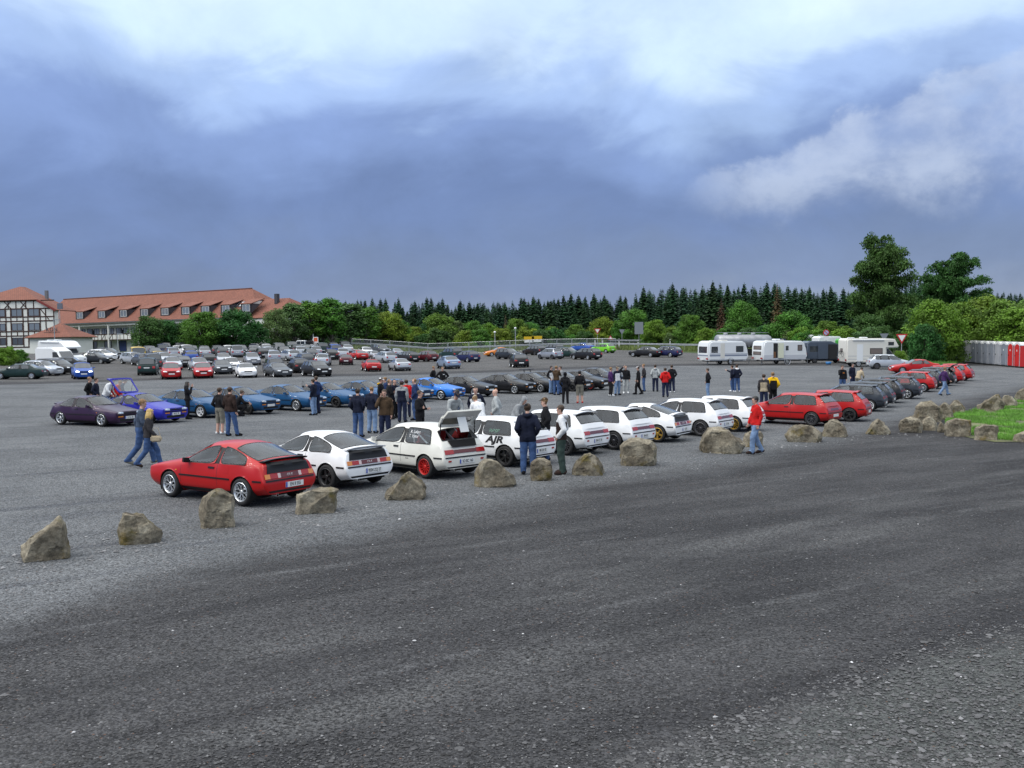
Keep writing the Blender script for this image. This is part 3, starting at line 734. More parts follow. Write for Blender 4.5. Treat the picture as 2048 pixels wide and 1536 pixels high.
CARS = {}
def car_kit(kind):
    if kind in CARS: return CARS[kind]
    G = spec_gen
    sp = {'crx': spec_crx, 'ef': spec_ef,
      'hatch': lambda: G(4.10, 1.74, 1.46, 2.55, .82, .98, 1.62, [2.20, 3.05], 3.52, 3.88, 1.02, q=3.48, hood=.78, cowlz=.98, belt=.95),
      'mini': lambda: G(3.70, 1.66, 1.44, 2.40, .72, .88, 1.45, [2.10], 3.20, 3.50, 1.0, q=3.15, hood=.78, cowlz=.97, belt=.94),
      'estate': lambda: G(4.60, 1.76, 1.46, 2.68, .88, 1.20, 1.86, [2.50, 3.36], 4.10, 4.44, 1.02, q=4.12, hood=.76, cowlz=.97, belt=.94),
      'sedan': lambda: G(4.50, 1.75, 1.41, 2.68, .86, 1.26, 1.92, [2.54], 3.30, 3.82, 1.00, q=3.34, hood=.75, cowlz=.95, belt=.93, deck=.98),
      'coupe': lambda: G(4.35, 1.72, 1.31, 2.56, .90, 1.38, 2.05, [2.72], 3.10, 3.80, .93, q=3.36, hood=.68, cowlz=.90, belt=.88, deck=.94, tumble=.68),
      'cabrio': lambda: G(4.00, 1.68, 1.27, 2.45, .82, 1.42, 1.98, [2.62], 2.80, 3.18, .93, q=2.86, hood=.68, cowlz=.89, belt=.86, deck=.90, tumble=.66),
      'mpv': lambda: G(4.55, 1.81, 1.72, 2.83, .88, .98, 1.78, [2.38, 3.30], 4.14, 4.40, 1.08, q=4.14, hood=.86, cowlz=1.06, belt=1.04, tumble=.78, r=.32),
      'suv': lambda: G(4.50, 1.84, 1.70, 2.65, .85, 1.22, 1.78, [2.42, 3.26], 4.10, 4.36, 1.12, q=4.12, hood=.95, cowlz=1.12, belt=1.08, tumble=.78, r=.35),
      'van': lambda: G(4.90, 1.86, 1.96, 2.95, .95, .92, 1.66, [2.30, 3.40], 4.55, 4.76, 1.15, q=4.52, hood=.92, cowlz=1.12, belt=1.10, tumble=.84, r=.33, tail=.08),
    }[kind]()
    K = build_body(sp); K['sp'] = sp; L = sp['L']; bv = K['bvh']; hw = max(s[3] for s in sp['S'])
    X = lambda d: L/2-d; T = K['trim'] = []        # (name, mesh, material key)
    S = sp['S']; zf = S[1][11+1]; zt = S[-1][12]
    def both(name, dirn, poly, m, **k):
        T.append((name, patch(bv, dirn, poly, name=name, **k), m)); T.append((name, patch(bv, dirn, [(-p[0], p[1]) for p in poly][::-1], name=name, **k), m))
    # side door windows etc. differ little, so lights, plates and trims come from the proportions
    if kind in ('crx', 'ef'):
        zb_s = .545
        a0, a1 = X(sp['axle']+sp['r']+.05), X(sp['axle']+sp['wb']-sp['r']-.05)
        for d in ('+y', '-y'):
            T.append(('side_moulding', patch(bv, d, rect(a1, a0, zb_s-.022, zb_s+.012), name='side_moulding', off=.001, thick=.012), 'black'))
            T.append(('side_moulding', patch(bv, d, rect(X(L-.10), X(sp['axle']+sp['wb']+sp['r']+.05), zb_s-.02, zb_s+.014), name='side_moulding', off=.001, thick=.012), 'black'))
            T.append(('sill_trim', patch(bv, d, rect(a1, a0, .20, .285), name='sill_trim', off=.001, thick=.008), 'black'))
            dx0, dx1 = X(1.18), X(2.36)
            for u in (dx0, dx1): T.append(('door_seam', patch(bv, d, rect(u-.004, u+.004, .30, .83), name='door_seam', off=.0006, thick=.0012, res=.05), 'seam'))
            T.append(('door_handle', patch(bv, d, rect(X(2.27), X(2.09), .735, .775), name='door_handle', off=.001, thick=.014), 'handle'))
            T.append(('side_indicator', patch(bv, d, rect(X(1.06), X(1.01), .62, .645), name='side_indicator', off=.001, thick=.008), 'amber'))
        T.append(('fuel_flap', patch(bv, '+y', rect(X(2.72), X(2.58), .66, .80), name='fuel_flap', off=.0005, thick=.002), 'body'))
        # front
        both('headlight', '+x', [(.66, .60), (.36, .585), (.36, .665), (.63, .69)], 'head', off=.003)
        both('indicator', '+x', rect(.36, .62, .455, .50), 'amber', off=.003)
        T.append(('grille', patch(bv, '+x', rect(-.35, .35, .585, .64), name='grille', off=.002, thick=.006), 'black'))
        T.append(('bumper_strip', patch(bv, '+x', rect(-.62, .62, .515, .55), name='bumper_strip', off=.002, thick=.010), 'black'))
        T.append(('air_intake', patch(bv, '+x', rect(-.52, .52, .27, .38), name='air_intake', off=.001, thick=.004), 'black'))
        T.append(('badge', patch(bv, '+x', rect(-.035, .035, .655, .69), name='badge', off=.004, thick=.006), 'chrome'))
    if kind == 'crx':
        T.append(('tail_panel', patch(bv, '-x', [(-.62, .70), (.62, .70), (.56, .925), (-.56, .925)], name='tail_panel', off=.004, thick=.008), 'black'))
        both('tail_light', '-x', rect(.34, .56, .59, .685), 'red', off=.006); both('indicator', '-x', rect(.56, .70, .59, .685), 'amber', off=.006)
        both('reversing_light', '-x', rect(.26, .34, .59, .685), 'clear', off=.006)
        T.append(('tail_garnish', patch(bv, '-x', rect(-.26, .26, .59, .685), name='tail_garnish', off=.006), 'dred'))
        T.append(('bumper_strip', patch(bv, '-x', rect(-.70, .70, .528, .56), name='bumper_strip', off=.002, thick=.012), 'black'))
        T.append(('rear_valance', patch(bv, '-x', rect(-.64, .64, .25, .335), name='rear_valance', off=.002, thick=.006), 'black'))
        b = MB(); zs, xs = .975, X(3.60); rows_ = []
        for y in np.linspace(-.63, .63, 13):
            k = abs(y)/.63; z = zs - .035*k**3; x = xs + .015*k
            rows_.append([(x+.20, y, z-.025), (x+.10, y, z+.006), (x, y, z+.022), (x-.05, y, z+.018), (x-.03, y, z-.012), (x+.10, y, z-.03)])
        v = [p for r_ in rows_ for p in r_]; m = 6
        b.add(v, [(i*m+k, i*m+(k+1) % m, (i+1)*m+(k+1) % m, (i+1)*m+k) for i in range(12) for k in range(m)] + [tuple(range(m)), tuple(12*m+k for k in range(m))[::-1]])
        T.append(('spoiler', autosmooth(b.mesh('spoiler'), 45), 'spoiler'))
        K['plate_r'] = (-.10, .425); K['txt_tail'] = .637
    elif kind == 'ef':
        both('tail_light', '-x', rect(.40, .70, .635, .745), 'red', off=.005)
        T.append(('tail_garnish', patch(bv, '-x', rect(-.40, .40, .645, .735), name='tail_garnish', off=.005), 'dred'))
        T.append(('bumper_strip', patch(bv, '-x', rect(-.71, .71, .535, .565), name='bumper_strip', off=.002, thick=.012), 'black'))
        T.append(('rear_valance', patch(bv, '-x', rect(-.66, .66, .25, .32), name='rear_valance', off=.002, thick=.006), 'black'))
        both('reflector', '-x', rect(.52, .62, .44, .48), 'red', off=.003)
        b = MB(); rows_ = []
        for y in np.linspace(-.57, .57, 11):
            k = abs(y)/.57; z = 1.315-.045*k**2; x = X(3.44)
            rows_.append([(x+.06, y, z-.01), (x-.02, y, z+.008), (x-.13, y, z-.002), (x-.13, y, z-.02), (x-.02, y, z-.035)])
        v = [p for r_ in rows_ for p in r_]; m = 5
        b.add(v, [(i*m+k, i*m+(k+1) % m, (i+1)*m+(k+1) % m, (i+1)*m+k) for i in range(10) for k in range(m)] + [tuple(range(m)), tuple(10*m+k for k in range(m))[::-1]])
        T.append(('roof_spoiler', autosmooth(b.mesh('roof_spoiler'), 45), 'spoiler'))
        K['plate_r'] = (-.02, .435); K['txt_tail'] = None
    else:
        zh = S[1][12]; zd = S[-1][12]
        both('headlight', '+x', [(hw*.80, zh*.83), (hw*.46, zh*.81), (hw*.44, zh*.91), (hw*.72, zh*.97)], 'head', off=.004, res=.05)
        T.append(('grille', patch(bv, '+x', rect(-hw*.40, hw*.40, zh*.78, zh*.90), name='grille', off=.003, thick=.006, res=.06), 'black'))
        T.append(('air_intake', patch(bv, '+x', rect(-hw*.66, hw*.66, .29, .40), name='air_intake', off=.003, thick=.006, res=.06), 'black'))
        tl = zd*.90
        both('tail_light', '-x', rect(hw*.52, hw*.82, tl-.06, tl+.07) if kind not in ('mpv', 'van', 'suv', 'estate') else rect(hw*.58, hw*.84, tl-.12, tl+.10), 'red', off=.005, res=.05)
        T.append(('bumper_strip', patch(bv, '-x', rect(-hw*.78, hw*.78, .30, .40), name='bumper_strip', off=.003, thick=.006, res=.08), 'black'))
        K['plate_r'] = (0, tl-.06 if kind in ('sedan', 'coupe', 'mpv') else .52)
    zp = K['plate_r'][1]; yp = K['plate_r'][0]
    h = bv.ray_cast(Vector((-4, yp, zp)), Vector((1, 0, 0))); K['pr'] = Vector((h[0].x-.012, yp, zp))
    zpf = .43 if kind in ('crx', 'ef') else .50
    h = bv.ray_cast(Vector((4, 0, zpf)), Vector((-1, 0, 0))); K['pf'] = Vector((h[0].x+.012, 0, zpf))
    # interior tub
    b = MB(); zb_ = .30; x0, x1 = X(S[3][0]+.05), X(S[-3][0]-.05)
    b.box(x1, x0, -hw*.86, hw*.86, zb_-.03, zb_)
    b.box(x0-.42, x0-.02, -hw*.83, hw*.83, .55, .83)                        # dashboard
    b.box(x1, x1+.55, -hw*.74, hw*.74, zb_, .72)                            # load floor / parcel shelf
    for s in (-1, 1): b.box(x1, x0, s*hw*.86-.01, s*hw*.86+.01, zb_, .76)
    b.lathe([(.165, 0), (.18, .015), (.195, 0), (.18, -.015)], 18, 'x', (x0-.55, .36, .80), close=True)
    K['interior'] = autosmooth(b.mesh('interior'), 40)
    b = MB()
    for ax in (sp['axle'], sp['axle']+sp['wb']):
        for s in (-1, 1):
            Ra = sp['r']+.043; y1, y0 = s*(hw-.035), s*(hw-.36); n = 14
            v = [(X(ax)+Ra*math.cos(a), y, sp['r']+Ra*math.sin(a)) for y in (y0, y1) for a in [R(-25)+R(230)*k/n for k in range(n+1)]]
            b.add(v, [(k, k+1, n+2+k, n+1+k) for k in range(n)] + [tuple(range(n+1))])
    b.box(X(L-.30), X(.30), -hw*.55, hw*.55, .17, .20); K['well'] = b.mesh('wheel_arch_liner')
    CARS[kind] = K; return K
PLATE = MB().box(0, .008, -.26, .26, -.057, .057).mesh('number_plate')
PLATE_BAND = MB().box(.0082, .0105, .215, .258, -.055, .055).mesh('plate_band')
EXH = autosmooth(MB().lathe([(.028, .0), (.033, .0), (.033, .16), (.028, .16)], 14, 'x', close=True).mesh('exhaust'), 40)
AERIAL = MB().tube([(0, 0, 0), (-.05, 0, .12)], [.006, .003], 5).mesh('aerial')
WIPER = MB().bar((0, -.05, 0), (.0, .42, .0), .018, .01).mesh('wiper')

def make_car(name, kind, pm, label, cat='car', group=None, wheel=('silver', 'six'), hero=True, plate=True, plate_text=None, spoiler=None, lit=False, open_gate=None, seats=None, lower=0.0, wr=None, tinted=False, extras=True, top=None, front_plate=True, handle=None):
    K = car_kit(kind); sp = K['sp']; L = sp['L']; X = lambda d: L/2-d; pmat = P[pm] if isinstance(pm, str) else pm
    root = empty(name); tag(root, label, cat, group)
    link('body', K['body'], root, pmat, loc=(0, 0, -lower))
    bodyroot = root
    link('window_seal', K['seal'], root, M_RUBBER, loc=(0, 0, -lower))
    gm = (M_GLASS if hero and not tinted else M_GLASS_F)
    gate = None
    if open_gate:
        i = sp['rear'][0]; hx, hz = X(sp['S'][i][11]), sp['S'][i][12]
        gate = empty('tailgate', (hx, 0, hz-lower), parent=root); gate.rotation_euler = (0, R(open_gate), 0)
    for nm, me in K['panes']:
        if nm == 'rear_window' and gate: 
            o = link('glass', me, gate, M_GLASS, loc=(-hx, 0, -hz)); continue
        link(nm, me, root, gm, loc=(0, 0, -lower))
    if gate:
        # frame of the raised tailgate: a rim following the pane, with the lower panel below the glass
        pane = [me for nm, me in K['panes'] if nm == 'rear_window'][0]
        xs = [v.co.x for v in pane.vertices]; b = MB()
        bmx = bmesh.new(); bmx.from_mesh(pane); be = [e for e in bmx.edges if e.is_boundary]
        for e in be: b.bar(e.verts[0].co - Vector((0, 0, .01)), e.verts[1].co - Vector((0, 0, .01)), .075, .05)
        xmin = min(xs); zl = min(v.co.z for v in pane.vertices if v.co.x < xmin+.03); ymax = max(abs(v.co.y) for v in pane.vertices if v.co.x < xmin+.08)
        b.add([(xmin+.02, -ymax, zl), (xmin+.02, ymax, zl), (xmin-.13, ymax*.98, zl-.20), (xmin-.13, -ymax*.98, zl-.20), (xmin+.06, -ymax, zl-.02), (xmin+.06, ymax, zl-.02), (xmin-.09, ymax*.98, zl-.22), (xmin-.09, -ymax*.98, zl-.22)],
              [(0, 1, 2, 3), (7, 6, 5, 4), (0, 4, 5, 1), (2, 6, 7, 3), (0, 3, 7, 4), (1, 5, 6, 2)])
        bmx.free(); b.build('frame', pmat, gate, loc=(-hx, 0, -hz))
        rm_ = Matrix.Rotation(R(open_gate), 3, 'Y')
        for s in (-1, 1):
            e_ = Vector((hx, 0, hz)) + rm_ @ Vector(((xmin-hx)*.75, s*(ymax-.02), (zl-hz)*.75))
            MB().bar((xmin+.12, s*(ymax+.01), zl+.10), e_, .018).build('gas_strut', M_PLASTIC, root, loc=(0, 0, -lower))
        MB().add([(xmin-.015, -ymax*.8, zl-.02), (xmin-.015, ymax*.8, zl-.02), (xmin-.135, ymax*.7, zl-.19), (xmin-.135, -ymax*.7, zl-.19)], [(0, 1, 2, 3)]).build('boot_shade_patch', M_FLAT_BLACK, root, loc=(-.012, 0, .01))  # dark sheet laid on the tail, painted as the shade inside the boot
    mm = {'black': M_PLASTIC, 'head': M_HEAD_ON if lit else M_HEAD, 'red': M_RED_L, 'dred': M_DRED_L, 'amber': M_AMBER, 'clear': M_CLEAR_L, 'chrome': M_CHROME, 'body': pmat, 'seam': M_INK, 'spoiler': M_PLASTIC if spoiler == 'black' else pmat, 'handle': handle or M_PLASTIC}
    for nm, me, k in K['trim']:
        if k == 'spoiler' and spoiler is None: continue
        if k == 'spoiler' and gate: continue
        if not hero and nm in ('air_intake',): continue
        link(nm, me, root, mm[k], loc=(0, 0, -lower))
    # wheels
    r = sp['r']; wm, ws = wheel; rm = W[wm]
    for ax in (sp['axle'], sp['axle']+sp['wb']):
        for s in (1, -1):
            if hero:
                t = link('wheel', get_tyre(r), root, M_TYRE, loc=(X(ax), s*sp['ywheel'], r), rot=(0, random.uniform(0, 6), 0 if s > 0 else math.pi))
                link('rim', get_rim(ws, r), t, [rm, M_FLAT_BLACK])
            else:
                link('wheel', far_wheel(r), root, [M_TYRE, rm, M_FLAT_BLACK], loc=(X(ax), s*sp['ywheel'], r), rot=(0, random.uniform(0, 6), 0 if s > 0 else math.pi))
    link('wheel_arch_liner', K['well'], root, M_FLAT_BLACK)
    S3 = sp['S'][3]
    for s in (1, -1):
        link('mirror', MIRR[s], root, (M_PLASTIC if spoiler == 'black' and pm == 'red' else pmat), loc=(X(S3[5]+.16), s*(S3[6]-.02), S3[7]+.02-lower))
    if plate:
        fr = ([('r', K['pr'], math.pi)] + ([('f', K['pf'], 0)] if front_plate else []))
        for w_, p, rz in fr:
            pl = link('number_plate', PLATE, root, M_PLATE, loc=(p.x, p.y, p.z-lower), rot=(0, 0, rz))
            if hero and plate_text:
                link('plate_band', PLATE_BAND, pl, M_PLATE_BLUE, rot=(math.pi, 0, 0))
                t = link('lettering', text_mesh(plate_text, .105, sx=.78), pl, M_INK, loc=(.010, .02, 0), rot=(R(90), 0, R(90)))
    if hero:
        link('interior', K['interior'], root, M_CABIN, loc=(0, 0, -lower))
        sm = seats or M_CABIN
        sx = X(sp['S'][4][5]+.62)
        for s in (1, -1): link('seat', SEAT, root, sm, loc=(sx, s*.36, .10-lower))
        e = link('exhaust', EXH, root, M_CHROME, loc=(X(L+.02), .42, .235))
        zc = sp['S'][3][12]; xw = X(sp['S'][3][11]+.06)
        for yy in (-.42, .02): link('wiper', WIPER, root, M_PLASTIC, loc=(xw+.03, yy, zc+.018-lower))
        if K['txt_tail']:
            h = K['bvh'].ray_cast(Vector((-4, 0, K['txt_tail'])), Vector((1, 0, 0)))
            link('lettering', text_mesh('CR-X', .07), root, M_WHITE_INK, loc=(h[0].x-.022, 0, K['txt_tail']-lower), rot=(R(90), 0, R(-90)))
    return root
def put_car(root, px, py, heading, wheel=None):
    """wheel: 'rl','rr','fl','fr' contact seen at the pixel; None: middle of the car"""
    h = R(heading); g = at(px, py)
    kind = root.get('_kind'); loc = Vector(g)
    if wheel:
        sp = CARS[kind]['sp']; L = sp['L']
        lx = L/2 - (sp['axle'] if wheel[0] == 'f' else sp['axle']+sp['wb']); ly = sp['ywheel']*(1 if wheel[1] == 'l' else -1)
        loc = Vector((g.x - (math.cos(h)*lx - math.sin(h)*ly), g.y - (math.sin(h)*lx + math.cos(h)*ly), 0)); loc.z = tz(loc.x, loc.y)
    root.matrix_world = ground_matrix(loc, h)
    if '_kind' in root: del root['_kind']
    return root
def car(name, kind, pm, label, px, py, heading, wheel_at=None, **k):
    r = make_car(name, kind, pm, label, **k); r['_kind'] = kind
    return put_car(r, px, py, heading, wheel_at)

# ------------------------------------------------------------------ the near row, tails towards the boulders
G_NEAR = 'show cars parked in the near row'; G_MID = 'show cars parked in the middle row'
M_REDSEAT = mat('red_seat_cloth', (.40, .012, .012), .8)
car('coupe', 'crx', 'red', 'glossy red coupe with black tail panel and silver mesh wheels, nearest the camera', 487, 1011, 147, 'rl', group=G_NEAR, wheel=('silver', 'y8'), plate_text='EN II 555', spoiler='black')
car('coupe', 'crx', 'white', 'white coupe with plate 9504 ZQ 27 beside the nearest red coupe', 657, 978, 142, 'rl', group=G_NEAR, wheel=('black', 'star5'), plate_text='9504 ZQ 27', spoiler='body')
EF_OPEN = car('hatchback', 'ef', 'cream', 'off-white hatchback with red wheels and its tailgate raised', 853, 956, 137, 'rl', group=G_NEAR, wheel=('red', 'multi'), plate_text='SO BC 160', open_gate=96, seats=M_REDSEAT)
EF_AJR = car('hatchback', 'ef', 'white', 'white hatchback lettered AJR on its side with black wheels', 1012, 933, 144, 'rl', group=G_NEAR, wheel=('black', 'six'), plate_text='MK EX 92', spoiler='body')
car('hatchback', 'ef', 'white', 'white hatchback behind the mossy round boulder, right of the man in white jacket', 1132, 910, 144, 'rl', group=G_NEAR, wheel=('gun', 'multi'), plate_text='BN CT 76', spoiler='body')
car('hatchback', 'ef', 'white', 'white hatchback with grey multi-spoke wheels left of the gold-wheeled coupe', 1229, 899, 143, 'rl', group=G_NEAR, wheel=('gun', 'multi'), plate_text='HH 512', spoiler='body')
car('coupe', 'crx', 'white', 'white coupe with gold wheels and black tail panel', 1316, 884, 148, 'rl', group=G_NEAR, wheel=('gold', 'star5'), plate_text='K 771', spoiler='body')
car('hatchback', 'ef', 'white', 'white hatchback with dark rear glass behind the long low boulder', 1402, 872, 146, 'rl', group=G_NEAR, wheel=('gun', 'multi'), plate_text='GT 48', spoiler='body')
car('hatchback', 'ef', 'white', 'white hatchback with gold wheels half hidden by the man in red', 1469, 863, 145, 'rl', group=G_NEAR, wheel=('gold', 'multi'), spoiler='body')
car('hatchback', 'ef', 'red', 'red hatchback with grey wheels just right of the man in the red jacket', 1624, 852, 140, 'rl', group=G_NEAR, wheel=('gun', 'y8'), spoiler='body')
car('hatchback', 'ef', 'red', 'red hatchback with black wheels, second red one right of the walking man', 1699, 843, 151, 'rl', group=G_NEAR, wheel=('black', 'star5'), spoiler='body')
for i, (c, lab, x, y, wh, gate) in enumerate([
  ('dgrey', 'dark grey hatchback with white wheels right behind the black-wheeled red hatchback', 1739, 823, ('white', 'multi'), None),
  ('dgrey', 'second dark grey hatchback counted from the black-wheeled red hatchback', 1757, 815, ('steel', 'steel'), None),
  ('black', 'third dark hatchback counted from the black-wheeled red hatchback, mostly hidden', 1778, 806, ('black', 'six'), None),
  ('dgrey', 'dark grey hatchback with silver six-spoke wheels and its whole side in view', 1814, 798, ('silver', 'six'), None),
  ('red', 'red hatchback with large multi-spoke wheels behind the dark six-spoke hatchback', 1846, 784, ('silver', 'multi'), None),
  ('dgrey', 'dark hatchback tucked behind the walking man in the purple top', 1866, 778, ('steel', 'steel'), None),
  ('black', 'dark hatchback at the end of the near row with its tailgate raised', 1887, 772, ('black', 'six'), 80),
  ('red', 'red hatchback second from the far end of the near row', 1905, 767, ('gun', 'six'), None),
  ('red', 'red hatchback with white wheels at the far end of the near row', 1924, 762, ('white', 'six'), None)]):
    car('hatchback', 'ef', c, lab, x, y, 153 - i*.8, 'rl', group=G_NEAR, wheel=wh, spoiler='body', open_gate=gate)
# ------------------------------------------------------------------ the middle row, noses towards the camera
car('coupe', 'crx', 'purple', 'lowered dark purple coupe at the left end of the middle row', 205, 853, -24, 'fr', group=G_MID, wheel=('silver', 'six'), plate_text='LU 61 AK', lower=.07, spoiler='body')
car('coupe', 'crx', 'rblue', 'royal blue coupe with its tailgate raised beside the purple coupe', 300, 846, -25, 'fr', group=G_MID, wheel=('silver', 'star5'), plate_text='MA EF 78', lower=.05, open_gate=66)
TEAL_DOOR = car('coupe', 'crx', 'teal', 'teal blue coupe with white five-spoke wheels and an open door', 403, 836, -26, 'fr', group=G_MID, wheel=('white', 'star5'))
car('coupe', 'crx', 'teal', 'teal blue coupe with dark wheels and plain plate, second teal one from the left', 497, 829, -27, 'fr', group=G_MID, wheel=('black', 'steel'))
car('coupe', 'crx', 'teal', 'teal blue coupe with silver wheels left of the two men in blue jackets', 594, 822, -28, 'fr', group=G_MID, wheel=('silver', 'y8'), spoiler='body')
car('coupe', 'crx', 'teal', 'teal blue coupe with black wheels right of the two men in blue jackets', 673, 815, -28, 'fr', group=G_MID, wheel=('black', 'six'))
car('coupe', 'crx', 'teal', 'teal blue coupe half hidden behind the group with the white cap', 748, 809, -29, 'fr', group=G_MID, wheel=('silver', 'six'), spoiler='body')
car('coupe', 'crx', 'teal', 'dull teal coupe mostly hidden behind the man in the denim jacket', 818, 804, -30, 'fr', group=G_MID, wheel=('silver', 'six'))
car('coupe', 'crx', 'sky', 'bright sky blue coupe with silver star wheels', 883, 800, -30, 'fr', group=G_MID, wheel=('silver', 'star5'), plate_text='ES 75')
car('coupe', 'crx', 'black', 'black coupe with a fabric roof right of the sky blue coupe', 950, 794, -31, 'fr', group=G_MID, wheel=('silver', 'multi'))
car('coupe', 'crx', 'black', 'black coupe with silver five-spoke wheels in the middle row', 1030, 788, -32, 'fr', group=G_MID, wheel=('silver', 'star5'), plate_text='K 25')
car('coupe', 'crx', 'black', 'black coupe with pale mesh wheels left of the photographing man', 1082, 785, -32, 'fr', group=G_MID, wheel=('silver', 'y8'))
WINGED = car('coupe', 'crx', 'black', 'black coupe with a tall rear wing behind the photographing group', 1112, 781, -33, 'fr', group=G_MID, wheel=('gun', 'six'))
car('coupe', 'crx', 'black', 'black coupe showing between the girl in black and the man in shorts', 1146, 783, -33, 'fr', group=G_MID, wheel=('black', 'six'))
car('coupe', 'crx', 'black', 'black coupe with red-edged wheels right of the man in shorts', 1182, 780, -33, 'fr', group=G_MID, wheel=('red', 'six'))
car('coupe', 'crx', 'dgrey', 'dark grey coupe at the right end of the middle row', 1214, 772, -34, 'fr', group=G_MID, wheel=('gun', 'six'))

# ------------------------------------------------------------------ lettering and special fittings
def side_text(root, kind, s, size, x, z, m, side='+y', shear=0.0, sx=1.0, off=.004, name='lettering', bold=0.0):
    bv = CARS[kind]['bvh']; me = text_mesh(s, size, name, 0.0, shear, sx, bold); sg = 1 if side == '+y' else -1
    for v in me.vertices:
        u, w = x-sg*v.co.x, z+v.co.y; h = bv.ray_cast(Vector((u, sg*3, w)), Vector((0, -sg, 0))); y = h[0].y if h[0] else sg*.8; v.co = Vector((u, y+sg*off, w))
    return link(name, me, root, m)
XE = lambda d: 3.99/2-d
side_text(EF_AJR, 'ef', 'AJR', .26, XE(2.92), .735, M_INK, shear=.25, sx=1.45, bold=.012)
side_text(EF_AJR, 'ef', 'RPSP', .13, XE(2.88), .975, mat('sticker_green', (.10, .22, .16), .5), sx=1.3, off=.008, name='window_sticker')
side_text(EF_OPEN, 'ef', 'R. Leibrt', .105, XE(2.80), 1.145, M_WHITE_INK, off=.008); side_text(EF_OPEN, 'ef', 'T. Vyzor', .105, XE(2.78), 1.04, M_WHITE_INK, off=.008)
side_text(EF_OPEN, 'ef', 'Civic', .06, XE(2.62), .47, M_INK)
sh = MB().box(-.15, .15, -.003, .003, -.20, .20).build('paper_notice', M_PLATE, EF_OPEN, loc=(XE(3.88), .02, 1.36), rot=(R(20), 0, R(90)))
for k in range(6): MB().box(-.11, .11 if k % 2 else .06, -.0045, -.0035, .13-.05*k, .142-.05*k).build('text_line', M_INK, sh)
# roll cage bars inside the off-white rally hatchback
MB().tube([(XE(2.6), .55, .35), (XE(2.55), .5, 1.20), (XE(2.55), -.5, 1.20), (XE(2.6), -.55, .35)], .022, 7).tube([(XE(2.56), .48, 1.16), (XE(3.5), .5, .55)], .022, 7).tube([(XE(2.56), -.48, 1.16), (XE(3.5), -.5, .55)], .022, 7).tube([(XE(2.56), .48, 1.16), (XE(3.45), -.45, .6)], .022, 7).build('roll_cage', M_WHITE_INK, EF_OPEN)
# open far-side door of the teal coupe
XC = lambda d: 3.77/2-d
dr = empty('door', (XC(1.22), .80, 0), parent=TEAL_DOOR); dr.rotation_euler = (0, 0, R(-58))
link('panel', MB().prism([(0, .26), (-1.12, .26), (-1.12, .83), (0, .81)], -.04, .05, 'xz').mesh('panel'), dr, P['teal']); fr = MB()
for a_, b_ in (((0, .82), (-.55, 1.19)), ((-.55, 1.19), (-1.08, 1.21)), ((-1.08, 1.21), (-1.12, .83))): fr.bar((a_[0], -.02, a_[1]), (b_[0], -.08, b_[1]), .04)
fr.build('window_frame', M_PLASTIC, dr); MB().add([(-.02, -.01, .83), (-1.1, -.01, .84), (-1.07, -.07, 1.2), (-.55, -.07, 1.18)], [(0, 1, 2, 3)]).build('glass', M_GLASS, dr)
MB().box(XC(3.75), XC(3.45), -.72, .72, 1.36, 1.40).build('rear_wing', M_PLASTIC, WINGED)
for s_ in (-1, 1): MB().bar((XC(3.5), s_*.4, .93), (XC(3.58), s_*.4, 1.37), .05, .02).build('wing_support', M_PLASTIC, WINGED)

